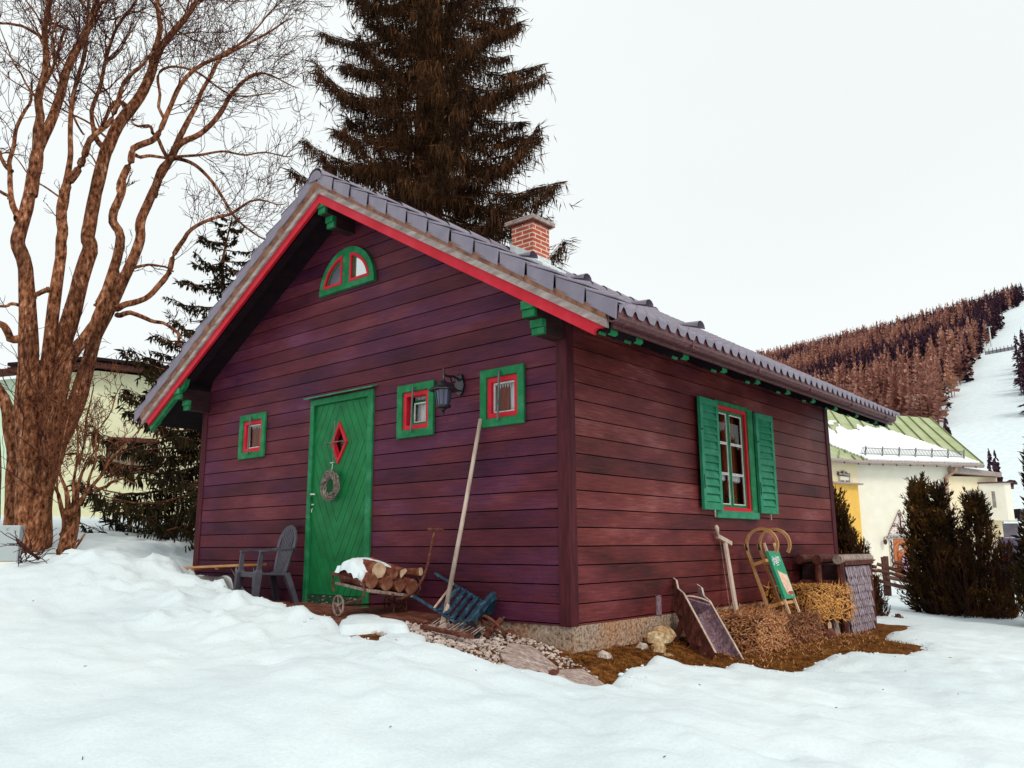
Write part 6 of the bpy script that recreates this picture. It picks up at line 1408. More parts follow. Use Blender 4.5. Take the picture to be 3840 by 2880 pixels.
# ---- thuja / juniper bushes: upswept plumes
def plume_bush(label, base, cols, seed, mt=None, group=None, dens=1.):
    rs = np.random.RandomState(seed); t = thing('juniper_bush', label, 'bush', tuple(base), group); fo = TB(); tk = TB()
    for (ox, oy, H, R_) in cols:
        tk.tube(np.array([[ox,oy,0],[ox*1.02,oy,H*.4],[ox*1.05,oy,H*.8]]), [.06,.04,.02], 6)
        n = int(210*H*dens)
        for i in range(n):
            u = rs.uniform(0, 1)**1.25; z = H*u*.90-.06; prof = max(.72, math.sin(min(1, (u+.3)/.5)*PI/2))*(1-u)**.55; rr = R_*prof*rs.uniform(.45,1.08)+.03; az = rs.uniform(0, 2*PI)
            d = np.array([math.cos(az), math.sin(az), 0]); p = np.array([ox, oy, z])+d*rr*.5; up = np.array([0,0,1.])
            L_ = rs.uniform(.22,.48)*(1.15-.45*u)*H/2.4; dirn = unit(d*rs.uniform(.35,.85)*(1-.5*u)+up*rs.uniform(.7,1.1)+rs.normal(0,.12,3)); Q = []
            sp = [p+dirn*L_*s+np.array([0,0,.05])*s*s for s in (0,.5,1)]
            tk.tube(np.array(sp), [.008,.005,.003], 3)
            for _ in range(15):
                s = rs.uniform(.05, 1); b0 = p+dirn*L_*s; dn = unit(dirn+rs.normal(0,.42,3)); l = rs.uniform(.06,.15)*(1.2-.4*s)*H/2.4; wv = unit(np.cross(dn, rs.normal(0,1,3)))*rs.uniform(.008,.016)*H/2.4
                Q.append([b0-wv*.4, b0+dn*l*.5-wv, b0+dn*l, b0+dn*l*.5+wv])
            fo.quads(np.array(Q))
    tk.build('stem', MAT['twig'], t, keep=True); fo.build('crown', mt or MAT['thuja'], t, False, keep=True); return t
def BP(px, py, d):
    p = AT(px, py, d); return V(p.x, p.y, snw(p.x, p.y)-.03)
JG = 'juniper bushes in front of the cream building'
plume_bush('dark juniper bush rising right beside the far corner of the cabin', BP(3185,2235,13.5), [(-.10,0,1.92,.40),(.10,-.1,1.3,.45),(-.40,.1,1.5,.35)], 1, None, JG)
plume_bush('small juniper bush with feathery tips just right of the shingled box', BP(3248,2215,12.6), [(-.02,0,1.08,.32),(.08,.1,.6,.28)], 2, None, JG)
plume_bush('low dark juniper sprawling on the snow by the rail fence', BP(3300,2246,12.8), [(0,0,.10,.22),(-.2,0,.14,.22),(.2,.05,.08,.2)], 3, None, JG, 2)
plume_bush('big double-peaked juniper bush in front of the cream house', BP(3662,2242,14.2), [(-.66,0,2.12,.32),(-.40,.1,2.05,.38),(-.38,-.2,1.2,.42),(.12,-.1,1.90,.48),(.44,.0,1.15,.40),(-.05,-.3,1.1,.55),(.30,-.25,.9,.42)], 4, None, JG, 1.25)
0 and plume_bush('small ragged juniper to the right of the double-peaked one', BP(3790,2268,13.6), [(0,0,.5,.26),(.15,.1,.35,.25)], 5, None, JG)
# column conifer at the right edge
def column(label, base, H, R_, seed):
    rs = np.random.RandomState(seed); t = thing('column_conifer', label, 'tree', tuple(base)); fo = TB(); tk = TB(); tk.tube(np.array([[0,0,0],[0,0,H*.5],[0,0,H*.93]]), [.09,.06,.02], 7); Q = []
    for i in range(17000):
        u = rs.uniform(0,1); az = rs.uniform(0, 2*PI); prof = min(1, (1-u)*1.9)**.8*(.85+.15*math.sin(u*9)); rr = R_*prof*(rs.uniform(.35,1)**.5)*(1+.13*math.sin(az*5+u*14)); b0 = np.array([rr*math.cos(az), rr*math.sin(az), u*H]); dn = unit(np.array([math.cos(az)*.5, math.sin(az)*.5, 1])+rs.normal(0,.4,3)); l = rs.uniform(.06,.17); wv = unit(np.cross(dn, rs.normal(0,1,3)))*rs.uniform(.010,.022)
        Q.append([b0-wv*.4, b0+dn*l*.5-wv, b0+dn*l, b0+dn*l*.5+wv])
    fo.quads(np.array(Q)); tk.build('trunk', MAT['twig'], t, keep=True); fo.build('crown', MAT['thuja'], t, False, keep=True)
column('dark narrow columnar conifer cut by the right edge of the photo', BP(4035,2308,12.8), 2.85, .58, 3)
# ------------------------------------------------------------------ buildings behind
def facade(px0, d0, px1, d1):       # vertical plane through two measured points
    A = AT(px0, 2000, d0); B = AT(px1, 2000, d1); A.z = B.z = 0; u = (B-A).normalized(); n = V(u.y, -u.x, 0); n = n if n.dot(CP-A) > 0 else -n; return A, u, n
A, U_, N_ = facade(3209, 45, 3686, 50)
def FP(px, py, off=0): return plane(px, py, N_, A+N_*off)
k2 = lambda a, b: (3040+a/1.951, 1450+b/1.951)
hs = thing('cream_house', 'cream plastered house with snowy green metal roof and painted doorway beyond the junipers', 'house', (-8, 40, -1.7))
ZE = 4.0; ZG = -2.6
corner = FP(3209, 1700); s0 = (corner-A).dot(U_); pr = FP(3740, 1800); s1 = (pr-A).dot(U_); pm = FP(3552, 1750); sm = (pm-A).dot(U_)
def F_(s, z, off=0): return A+U_*s+V(0,0,z)+N_*off
def Fc(px, py, off=0):
    p = FP(px, py, off); return (p-A).dot(U_), p.z
back = -N_*9
def wallblock(m, sa, sb, za, zb, off=0, depth=9): m.hexa([F_(sa,za,off), F_(sb,za,off), F_(sb,za,off-depth), F_(sa,za,off-depth), F_(sa,zb,off), F_(sb,zb,off), F_(sb,zb,off-depth), F_(sa,zb,off-depth)])
m = M(); wallblock(m, s0, sm, ZG, ZE+.1); m.build('wall', MAT['cream'], hs)
m = M(); wallblock(m, sm+.003, s1, ZG, 3.45, -.02); m.build('wall', MAT['warmcream'], hs)
# left facet, turned towards the cabin, and ochre annex
Lc = F_(s0, 0); Ld = V(-.25, -1, 0).normalized()*7.5
m = M(); q = [Lc+V(0,0,ZG)+Ld*-.0, Lc+V(0,0,ZG)-V(0,0,0)+Ld, Lc+Ld+V(-9,2,ZG), Lc+V(-9,2,ZG)]; m.hexa([q[1], q[0], q[3], q[2]]+[p+V(0,0,ZE+.1-ZG) for p in (q[1], q[0], q[3], q[2])]); m.build('wall', MAT['warmcream'], hs)
yn = V(Ld.y, -Ld.x, 0).normalized(); yn = yn if yn.dot(CP-Lc) > 0 else -yn
def LP(px, py, off): return plane(px, py, yn, Lc+yn*off)
a = LP(*k2(100,700), .3); b = LP(*k2(345,720), .3); zt_y = b.z; 
m = M(); A2 = V(a.x,a.y,0); B2 = V(b.x,b.y,0); A2 = A2+(A2-B2)*1.2; th_ = -yn*.6
m.hexa([A2+V(0,0,ZG), B2+V(0,0,ZG), B2+th_+V(0,0,ZG), A2+th_+V(0,0,ZG), A2+V(0,0,zt_y), B2+V(0,0,zt_y), B2+th_+V(0,0,zt_y), A2+th_+V(0,0,zt_y)]); m.build('annex', MAT['yellow'], hs)
m = M(); u2 = (B2-A2).normalized(); m.beam(A2+V(0,0,zt_y+.04)+yn*.05, B2+u2*.15+V(0,0,zt_y+.04)+yn*.05, .35, .08); m.build('annex_coping', MAT['grayboard'], hs)
# annex window with painted surround and sign board
def LQ(a, b, off): return LP(3120+a/10.58, 1740+b/10.58, off)
def lquad(pts, off, mt, nm, par, th=.03):
    m = M(); m.prism([LQ(x, y, off) for x, y in pts], -yn*th); return m.build(nm, mt, par)
wn_ = lquad([(295,470),(735,520),(745,775),(300,730)], .06, MAT['cream'], 'window', hs, .05)
lquad([(360,630),(500,645),(500,745),(365,735)], .10, MAT['winglass'], 'pane', wn_, .01); lquad([(560,640),(680,655),(690,770),(575,755)], .10, MAT['winglass'], 'pane', wn_, .01)
for i in range(5):
    lquad([(305,490+i*52),(335,493+i*52),(335,515+i*52),(305,512+i*52)], .10, MAT['signdark'], 'painted_spot', wn_, .01); lquad([(695,525+i*54),(725,528+i*54),(725,555+i*54),(695,552+i*54)], .10, MAT['signdark'], 'painted_spot', wn_, .01)
sg = lquad([(235,285),(265,315),(350,335),(400,300),(470,262),(530,285),(600,345),(660,378),(720,365),(735,500),(270,450)][::1], .10, MAT['signdark'], 'name_board', hs, .04)
lquad([(460,290),(520,300),(520,345),(460,335)], .12, MAT['white_trim'], 'board_panel', sg, .01)
c_ = (LQ(270,400,.12)+LQ(735,430,.12))/2; r1 = (LQ(735,455,.12)-LQ(270,400,.12)); sz = r1.length
letters('FERI PARADIES', sz*.150, c_+V(0,0,0), r1, V(0,0,1), whitep, sg)
# door, its painted pediment, sign and surround
dq = lambda x, y: (3300+x/3.4, 1950+y/3.4)
def fquad(pts, off, mt, nm, par, th=.03, mapf=dq):
    m = M(); m.prism([FP(*mapf(x, y), off) for x, y in pts], -N_*th); return m.build(nm, mt, par)
dd = fquad([(172,240),(420,240),(420,720),(205,690),(190,470)], .05, MAT['orangedoor'], 'house_door', hs, .05)
for pts in ([(245,330),(265,300),(310,340),(330,620),(250,600),(235,400)],): fquad(pts, .08, mottled('door_pane', [(.3, (.45,.38,.34)), (.7, (.65,.58,.52))], 6, .3), 'pane', dd, .01)
for (p, q) in (((185,350),(245,280)),((245,280),(320,370)),((320,370),(345,640)),((185,350),(210,640)),((240,400),(255,600)),((262,390),(285,600)),((290,400),(310,600)),((238,400),(330,480)),((240,470),(335,545))):
    m = M(); m.beam(FP(*dq(*p), .10), FP(*dq(*q), .10), .10, .04, N_); m.build('moulding', mottled('door_moulding', [(.3, (.20,.05,.02)), (.7, (.36,.11,.05))], 6, .5) if False else MAT['orangedoor'], dd)
sb = fquad([(92,195),(360,195),(360,240),(92,238)], .07, MAT['white_trim'], 'door_sign', hs, .04); fquad([(96,201),(354,201),(354,232),(96,231)], .10, MAT['signdark'], 'sign_field', sb, .01)
e1, e2 = FP(*dq(132,217), .14), FP(*dq(352,217), .14); letters('MUTTER UND', (e2-e1).length*.155, (e1+e2)/2, e2-e1, V(0,0,1), whitep, sb)
fquad([(102,212),(124,210),(126,222),(104,224)], .12, MAT['cream'], 'sign_ornament', sb, .01)
fr = fquad([(118,240),(165,240),(190,640),(150,640)], .055, MAT['white_trim'], 'painted_surround', hs, .03)
m = M()
for i in range(9):
    y = 262+i*43; x = 130+i*3.6; pts = [FP(*dq(x+13+11*math.sin(t*PI/3)*(1 if i % 2 else -1), y+t*6), .08) for t in range(7)]; m.tube(pts, .030, 4)
m.build('scroll_pattern', MAT['signdark'], fr)
pq = lambda x, y: (3320+x/7.93, 1900+y/7.93)
pd = fquad([(90,835),(415,85),(700,835)], .045, mottled('pediment_plaster', [(.3, (.78,.66,.62)), (.7, (.84,.76,.72))], 2, .9), 'painted_pediment', hs, .03, pq)
m = M()
def pl(pts, r=.020):
    m.tube([FP(*pq(x, y), .07) for x, y in pts], r, 4)
def leaf(x, y, a, l=30, w=13):
    c_, s_ = math.cos(a), math.sin(a); m.add([FP(*pq(x, y), .085), FP(*pq(x+l*.5*c_-w*s_, y+l*.5*s_+w*c_), .085), FP(*pq(x+l*c_, y+l*s_), .085), FP(*pq(x+l*.5*c_+w*s_, y+l*.5*s_-w*c_), .085)], [(0,1,2,3)])
pl([(90,835),(415,85)], .016); pl([(415,85),(640,600)], .016); pl([(440,315),(450,450),(465,620)], .03); pl([(360,640),(465,640),(580,640)], .03)
pl([(470,640),(440,690),(415,740),(430,790),(470,815),(520,790),(535,740),(510,690),(480,650)], .032); pl([(450,700),(475,725),(500,700),(500,745),(475,785),(448,745),(450,700)], .026)
pl([(430,640),(390,625),(360,650),(380,680),(430,680)], .024); pl([(510,640),(560,625),(590,650),(560,680),(510,680)], .024); pl([(330,780),(360,760),(385,790),(370,800)], .026); pl([(570,800),(575,750),(600,730),(625,700),(620,640)], .026)
pl([(385,190),(400,280),(430,300),(455,285),(470,190)], .022); leaf(425,150,PI/2,140,14); pl([(200,590),(270,560),(350,580),(400,600)], .02); pl([(260,610),(270,520),(290,480)], .02)
for x, y, a in [(370,310,.7),(510,310,2.4),(375,400,.5),(515,395,2.5),(390,470,.0),(510,460,3.1),(350,480,.8),(360,530,.2),(420,520,2.2),(540,520,2.4),(500,560,1),(560,560,3.4),(210,580,.2),(240,570,-.8),(300,560,.9),(330,350,1.6),(320,400,1.9),(190,650,.4),(215,640,2.2),(170,700,.8),(150,760,1.2),(200,790,2.2),(260,720,.5),(280,700,2),(270,780,1.5),(310,790,.3),(110,810,-.4),(140,790,1),(340,720,.6),(370,710,2.1),(590,700,1),(610,730,2),(640,790,.5),(440,350,2.6),(440,380,.4)]: leaf(x, y, a)
m.build('painted_scrollwork', MAT['signdark'], pd)
# right part: fascia slab, windows, oriel, base
z3 = Fc(*k2(1180,620))[1]
fa = [Fc(*k2(1010,578), .5), Fc(*k2(1415,628), .5), Fc(*k2(1415,660), .5), Fc(*k2(1360,655), .5)]
m = M(); m.prism([F_(sm, 3.95, .35), F_(fa[1][0], fa[1][1]+.0, .35), F_(fa[2][0], fa[2][1], .35), F_(sm, 3.62, .35)], -N_*9); m.build('flat_roof', MAT['grayboard'], hs)
def fwin(pts, nm='window', fr_=True):
    w_ = fquad(pts, .015, MAT['white_trim'], nm, hs, .04, k2); c = (sum(p[0] for p in pts)/4, sum(p[1] for p in pts)/4); fquad([(c[0]+(x-c[0])*.8, c[1]+(y-c[1])*.9) for x, y in pts], .03, MAT['winglass'], 'pane', w_, .01, k2)
fwin([(1148,755),(1178,755),(1190,878),(1160,872)]); fwin([(1185,1005),(1200,1005),(1212,1085),(1196,1085)]); fwin([(1275,1008),(1297,1008),(1310,1128),(1288,1128)])
o1, o2, o3 = Fc(*k2(1228,710)), Fc(*k2(1365,715)), Fc(*k2(1255,980))
m = M(); m.prism([F_(o1[0],o1[1],0), F_(o1[0]+.9,o1[1],.75), F_(o2[0]+.1,o1[1],.75), F_(o2[0]+.1,o1[1],0)][::1], V(0,0,o3[1]-o1[1])); oq = m.build('oriel', MAT['cream'], hs)
m = M(); m.prism([F_(o1[0]-.1,o1[1]+.0,-.05), F_(o1[0]+.85,o1[1],.85), F_(o2[0]+.2,o1[1],.85), F_(o2[0]+.2,o1[1],-.05)][::1], V(0,0,.07)); m.build('oriel_roof', MAT['gutter'], oq)
m = M(); m.prism([FP(*k2(x, y), .77) for x, y in [(1325,765),(1347,765),(1362,885),(1338,885)]], -N_*.03); m.build('window', MAT['winglass'], oq)
w1, w2_ = Fc(*k2(1270,1130)), Fc(*k2(1415,1130)); m = M(); m.hexa([F_(w1[0]-2, ZG, 0), F_(w2_[0]+.3, ZG, 0), F_(w2_[0]+.3, ZG, .9), F_(w1[0]-2, ZG, .9), F_(w1[0]-2, w1[1], 0), F_(w2_[0]+.3, w1[1], 0), F_(w2_[0]+.3, w1[1], .9), F_(w1[0]-2, w1[1], .9)]); m.build('base_wall', mottled('beige_base_plaster', [(.3, (.50,.42,.34)), (.7, (.58,.50,.41))], 2, .9), hs)
# downpipe, gutter
m = M(); m.tube([FP(*k2(x, y), o) for x, y, o in [(1068,575,.45),(1060,610,.40),(1030,635,.20),(998,660,.12),(995,720,.1),(1005,850,.1),(1018,900,.1),(1030,1200,.1)]], .085, 8); m.build('downpipe', mottled('copper_pipe', [(.3, (.38,.20,.13)), (.7, (.55,.36,.27))], 4, .5), hs)
eL, eM, eR = F_(s0, 0)+Ld*.9, F_(s0, 0), F_(s0, 0); sE = Fc(*k2(1262,575), .5)[0]
G0, G1, G2 = F_(s0, ZE, .5)+Ld*.95, F_(s0, ZE, .55), F_(sE, ZE-.02, .5)
m = M(); m.tube([G0, G1], .11, 8); m.tube([G1, G2], .11, 8); m.build('gutter', MAT['grayboard'], hs)
m = M()
for i in range(9): p = G1.lerp(G2, (i+.3)/9); m.beam(p+V(0,0,.12)-N_*.05, p-V(0,0,.13)+N_*.12, .05, .05)
for i in range(6): p = G0.lerp(G1, (i+.5)/6); m.beam(p+V(0,0,.12)-N_*.05, p-V(0,0,.13)+N_*.12, .05, .05)
m.build('gutter_hook', MAT['iron'], hs)
# green metal roof
RR = AT(*k2(870,230), 55.5); RL = AT(*k2(140,170), 51.5); RL2 = RL+(RL-RR)*.8
P00, P10 = G1+V(0,0,.1), G2+V(0,0,.1)
def RQ0(u, v_): return (P00+(P10-P00)*u).lerp(RL+(RR-RL)*u, v_)
HL = RQ0(-.38, .36); HT = RQ0(-.38, 1.0)
m = M(); m.add([P00, P10, RR, RL, HT, HL], [(0,1,2,3), (0,3,4,5)]); m.add([G0+V(0,0,.1), P00, HL], [(0,1,2)]); m.add([G0+V(0,0,.1), HL, HT, G0+(RL2-RL)+V(0,0,.1)], [(0,1,2,3)]); m.add([P10, P10-N_*9.5+U_*.5, RR], [(0,1,2)]); m.add([RR, P10-N_*9.5+U_*.5, RL2-N_*6+V(0,0,-3.2), RL2], [(0,1,2,3)])
rfh = m.build('roof', MAT['roofgreen'], hs)
rn = (P10-P00).cross(RL-P00).normalized(); rn = rn if rn.z > 0 else -rn
def RQ(u, v_, h=0): return RQ0(u, v_)+rn*h
m = M()
for i in range(10):
    u = i/9; m.beam(RQ(u, .0, .03), RQ(u, 1, .03), .05, .07, rn)
for u in (-.11, -.22, -.33): m.beam(RQ(u, -u*.95+.02, .03), RQ(u, 1, .03), .05, .07, rn)
for i in range(5): p = (G0+V(0,0,.1)).lerp(P00, (i+.5)/5); m.beam(p+V(0,0,.04), p.lerp(HL.lerp(P00, i/5), .95)+V(0,0,.04), .05, .07)
m.build('standing_seam', mottled('seam_green', [(.3, (.13,.15,.06)), (.7, (.22,.25,.11))], 3, .6), rfh)
m = M(); NU, NV = 90, 50; hgt = {}
def cover(u, v_):
    n1 = mn.noise((u*5, v_*3.2, 4))*.20+mn.noise((u*16, v_*9, 2))*.09; lim = .62-.25*max(0, (u-.5))*1.3+n1*1.4
    edge = (1.02-v_*.9)-u    # bare strip along the right verge
    return v_ < lim and edge > .03+n1*.2
for i in range(-34, NU):
    for j in range(NV):
        u0, v0 = i/NU, j/NV
        if v0 > -u0*1.0+.03 and cover(u0+.5/NU, v0+.5/NV) and v0 < .98:
            o = len(m.v)
            m.hexa([RQ(u0,v0,.02), RQ(u0+1/NU,v0,.02), RQ(u0+1/NU,v0+1/NV,.02), RQ(u0,v0+1/NV,.02), RQ(u0,v0,.10), RQ(u0+1/NU,v0,.10), RQ(u0+1/NU,v0+1/NV,.10), RQ(u0,v0+1/NV,.10)])
m.build('roof_snow', MAT['snowbright'], rfh)
m = M(); a0, a1 = RQ(.02,.085,.28), RQ(.86,.085,.28); b0, b1 = RQ(.02,.06,.02), RQ(.86,.06,.02)
for t in (0, 1): m.beam(RQ(.0,.085,.10+.34*t), RQ(.86,.085,.10+.34*t), .035, .035)
for i in range(71): u = .86*i/70; m.beam(RQ(u,.085,.08), RQ(u,.085,.44), .018, .018)
for i in range(7): u = .03+.83*i/6; m.beam(RQ(u,.05,.0), RQ(u,.10,.50), .06, .05)
m.build('snow_guard', MAT['lightiron'], rfh)
# grey lean-to roof by the cabin corner
m = M(); 
# ---- pale green house at the left
A5, U5, N5 = facade(70, 27, 640, 25.5)
def G5(px, py, off=0): return plane(px, py, N5, A5+N5*off)
gh = thing('yellow_green_house', 'pale yellow-green house with brown eaves behind the big bare tree', 'house', tuple(V(A5.x, A5.y, -.5)))
zt5 = G5(364,1392).z; zt0 = G5(70,1405).z; zt6 = G5(640,1405).z
pL, pA, pR = G5(64,1412), G5(364,1390), G5(800,1440)
base5 = lambda p: V(p.x, p.y, -1.2)
m = M(); m.prism([base5(pL), pL, pA, pR, base5(pR)][::1], -N5*8); m.build('wall', MAT['plaster_y'], gh)
q0 = pL; q1 = AT(-500, 1500, 30); q1b = V(q1.x, q1.y, q0.z-.4); m = M(); m.prism([base5(q0)-N5*.01, q0-V(0,0,.05)-N5*.01, q1b, base5(q1b)], -N5*7.9); m.build('wall', MAT['plaster_g'], gh)
m = M(); 
for a, b in ((pL, pA), (pA, pR)): m.beam(a+V(0,0,.12)+N5*.25-(b-a)*.02, b+V(0,0,.12)+N5*.25, .5, .10)
m.beam(q0+V(0,0,.10)+N5*.2, q1b+V(0,0,.15)+N5*.2, .5, .10); m.build('eaves', MAT['darkwood'], gh)
m = M(); m.prism([pL+V(0,0,.2)+N5*.6, pA+V(0,0,.22)+N5*.6, pA+V(0,0,.1)-N5*4, pL+V(0,0,.1)-N5*4], V(0,0,.08)); m.prism([pA+V(0,0,.22)+N5*.6, pR+V(0,0,.2)+N5*.6, pR+V(0,0,.1)-N5*4, pA+V(0,0,.1)-N5*4], V(0,0,.08)); m.build('roof', MAT['dark'], gh)
wq = [(406,1644),(585,1652),(585,1765),(404,1760)]
m = M(); m.prism([G5(x, y, .03) for x, y in wq], -N5*.05); ww = m.build('window', mottled('brown_window', [(.3, (.16,.12,.07)), (.7, (.26,.21,.13))], 2, .4), gh)
m = M()
for a, b in zip(wq, wq[1:]+wq[:1]): m.beam(G5(*a, .05), G5(*b, .05), .09, .06, N5)
m.beam(G5(496,1648,.05), G5(495,1762,.05), .06, .05, N5); m.build('window_frame', MAT['darkwood'], ww)
# ---- rail fence
def pole(m, a, b, r, seed=0):
    rs = random.Random(seed); n = 6; m.tube([Vector(a).lerp(Vector(b), i/n)+V(0,0,rs.uniform(-.012,.012)) for i in range(n+1)], [r*rs.uniform(.85,1.1) for _ in range(n+1)], 6)
fe = thing('rail_fence', 'rustic brown pole fence crossing the snow between the junipers and the painted door', 'fence', tuple(BP(3400,2200,19)))
DF = 19.0; m = M(); R3 = lambda x, y, d=DF: AT(3300+x/3.4, 1950+y/3.4, d)
for k, (a, b) in enumerate([((-40,565),(620,760)), ((-40,635),(560,800)), ((-60,770),(560,905)), ((60,800),(480,910)), ((180,535),(360,575)), ((90,730),(600,840)), ((600,760),(1400,900)), ((560,830),(1500,1010)), ((560,900),(1500,1120)), ((-40,600),(-260,560)), ((-40,650),(-260,620)), ((-60,720),(-260,700))]): 
    m = M(); pole(m, R3(*a, DF-.05*k), R3(*b, DF-.05*k), .042, k); m.build('rail', MAT['fencewood'], fe)
for a, b in (((40,465),(75,850)), ((72,465),(105,850)), ((415,665),(445,890)), ((900,720),(930,960)), ((1320,820),(1340,1060)), ((-200,520),(-190,800))):
    m = M(); pole(m, R3(*b)-V(0,0,.4), R3(*a), .052, int(a[0])); m.build('post', MAT['fencewood'], fe)
# lilac rosette hanging near the door, small wall lamp
m = M(); c0 = FP(*dq(330,560), .25); m.lathe(c0, [(.03,-.05),(.19,-.03),(.23,0),(.19,.05),(.03,.07)], 14, N_)
for v in range(len(m.v)): p = Vector(m.v[v])-c0; m.v[v] = tuple(c0+V(p.x, p.y, p.z*1.9))
o = m.build('door_wreath', mottled('lilac_cloth', [(.3, (.50,.28,.50)), (.7, (.70,.48,.68))], 5, .8)); recenter(o); tag(o, 'lilac oval decoration hanging before the orange door of the cream house', 'decoration')
wl = thing('wall_lamp', 'small curled wall lamp left of the sign over the orange door', 'lamp', tuple(FP(*dq(60,250))))
m = M(); pts = [(95,235),(80,215),(55,220),(50,250),(65,262)]; m.tube([FP(*dq(x,y), .2) for x, y in pts], .035, 5); m.build('bracket', MAT['grayboard'], wl)
m = M(); m.lathe(FP(*dq(66,262), .2), [(.03,.07),(.10,0),(.09,-.12),(.03,-.2)], 8); m.build('lamp_shade', MAT['signdark'], wl)
# dark shed and parked car glimpsed behind the column conifer
k7 = lambda x, y: (3500+x/1.904, 1700+y/1.904)
sh = thing('brown_barn', 'dark brown wooden barn seen in the gap left of the columnar conifer', 'barn', tuple(AT(3780,2040,70)))
def SK(x, y, d=70): return AT(*k7(x, y), d)
m = M(); pts = [SK(480,500),SK(600,500),SK(600,700),SK(510,690)]; m.prism(pts, V(-.4,4,0)); m.build('wall', mottled('grey_violet_wall', [(.3, (.10,.08,.10)), (.7, (.20,.17,.20))], 2, .9), sh)
m = M(); m.prism([SK(470,405),SK(620,395),SK(620,470),SK(485,480)], V(-.4,5,0)); m.build('roof', MAT['dark'], sh)
m = M(); m.prism([SK(482,468,69.5),SK(600,466,69.5),SK(600,488,69.5),SK(486,488,69.5)], V(-.1,.3,0)); m.build('railing', MAT['white_trim'], sh)
sh2 = thing('snowy_cabin', 'small dark cabin with snowy roof high on the slope left of the columnar conifer', 'cabin', tuple(SK(545,240,150)))
m = M(); m.prism([SK(520,205,150),SK(575,205,150),SK(575,240,150),SK(522,240,150)], V(-1,6,0)); m.build('wall', MAT['darkwood'], sh2)
m = M(); m.prism([SK(512,205,149),SK(545,188,149),SK(585,192,149),SK(585,207,149)], V(-1,8,.1)); m.build('roof', MAT['dark'], sh2)
car = thing('parked_car', 'dark parked car with a glowing red tail light behind the right-hand junipers', 'car', tuple(SK(530,950,24)))
def CK(x, y, d=24): return AT(*k7(x, y), d)
o_ = CK(560,945); o_.z = CK(520,920).z-.15; rt_ = (CK(700,850)-CK(400,850)); rt_.z = 0; rt_.normalize(); bk3 = V(-rt_.y, rt_.x, 0)
def CC(x, y, z): return o_+rt_*x+bk3*y+V(0,0,z)
carp = pane('dark_violet_car_paint', (.07,.05,.10), .3, .25); zc = .0
m = M(); prof = [(0,.30),(-.02,.62),(.10,.78),(.75,.86),(1.15,1.22),(2.6,1.25),(3.3,.86),(4.05,.74),(4.15,.35),(4.1,.25),(.05,.22)]
vs = []; 
for x, ins in ((0,0),(1.7,0)):
    pass
m.prism([CC(-.2, a, b) for a, b in prof], rt_*1.68); m.build('body', carp, car, bevel=.05)
m = M(); m.prism([CC(-.205, a, b) for a, b in [(.95,.88),(1.2,1.17),(2.5,1.20),(3.1,.88)]], rt_*1.69); m.prism([CC(-.05, a, b) for a, b in [(.80,.90),(1.13,1.19),(1.16,1.17),(.84,.88)]], rt_*1.4); m.build('window', MAT['winglass'], car)
for x in (-.22, 1.30):
    for y in (.75, 3.35): m = M(); m.lathe(CC(x, y, .31), [(.2,0),(.31,.02),(.31,.18),(.2,.2)], 16, rt_); m.build('wheel', MAT['black_paint'], car)
em, t_, p_ = nodes('red_tail_light', .3, .5); p_.inputs['Base Color'].default_value = (.6,.01,.01,1); p_.inputs['Emission Color'].default_value = (1,.04,.03,1); p_.inputs['Emission Strength'].default_value = 4
for x in (-.19, 1.30): m = M(); pz = CC(x, -.045, .62); m.hexa([pz, pz+rt_*.16, pz+rt_*.16+bk3*.05, pz+bk3*.05]+[q_+V(0,0,.13) for q_ in (pz, pz+rt_*.16, pz+rt_*.16+bk3*.05, pz+bk3*.05)]); m.build('tail_light', em, car)
# ------------------------------------------------------------------ hillside forest
RF = np.random.RandomState(77)
def cone_tree(kind, rs):
    """one far conifer, unit height: ragged upward (larch) or tiered (spruce) sprays"""
    Q = []; n = 46 if kind == 'larch' else 54
    for i in range(n):
        u = rs.uniform(.10 if kind == 'larch' else .06, 1)**.9; az = rs.uniform(0, 2*PI); R_ = (.20 if kind == 'larch' else .165)*(1-u)**.75*rs.uniform(.6,1.15)+.012; d = np.array([math.cos(az), math.sin(az), 0]); p = np.array([0,0,u])
        tip = p+d*R_+np.array([0,0,(.05 if kind == 'larch' else -.05)*rs.uniform(.4,1.3)]); s = np.array([-d[1], d[0], 0])*R_*(.30 if kind == 'larch' else .42); z = np.array([0,0,.028 if kind == 'larch' else .022])
        Q.append([p+z*.6, p*.45+tip*.55+s-z, tip, p*.45+tip*.55-s+z])
    Q.append([[-.012,0,0],[.012,0,0],[.003,0,1.0],[-.003,0,1.0]]); Q.append([[0,-.012,0],[0,.012,0],[0,.003,1.03],[0,-.003,1.03]]); return np.array(Q, float)
larch = [cone_tree('larch', RF) for _ in range(6)]; spru = [cone_tree('spruce', RF) for _ in range(6)]
ml = mottled('far_larch', [(.28, (.12,.055,.045)), (.45, (.28,.125,.10)), (.60, (.46,.23,.165)), (.7, (.58,.33,.23))], .05, .9, 0, bs=0); ms = mottled('far_spruce', [(.3, (.030,.015,.028)), (.55, (.065,.03,.045)), (.66, (.10,.05,.06)), (.70, (.6,.62,.66))], .45, .9, 0, bs=0)
BX = [(1080,3900),(1150,3840),(1181,3764),(1249,3780),(1301,3717),(1357,3703),(1451,3646),(1522,3599),(1564,3576),(1640,3550),(1750,3520)]      # right-hand edge of the wood against the ski slope
def pxof(P):
    d = P-np.array(CAM); z = d@np.array(CF); return 1920+F*(d@np.array(CR))/z, 1440-F*(d@np.array(CU))/z
cand = []
for _ in range(17000):
    az = RF.uniform(math.radians(-42), math.radians(4)); r = math.sqrt(RF.uniform(300**2, 1010**2)); cand.append((CAM[0]+r*math.sin(az), CAM[1]+r*math.cos(az), r))
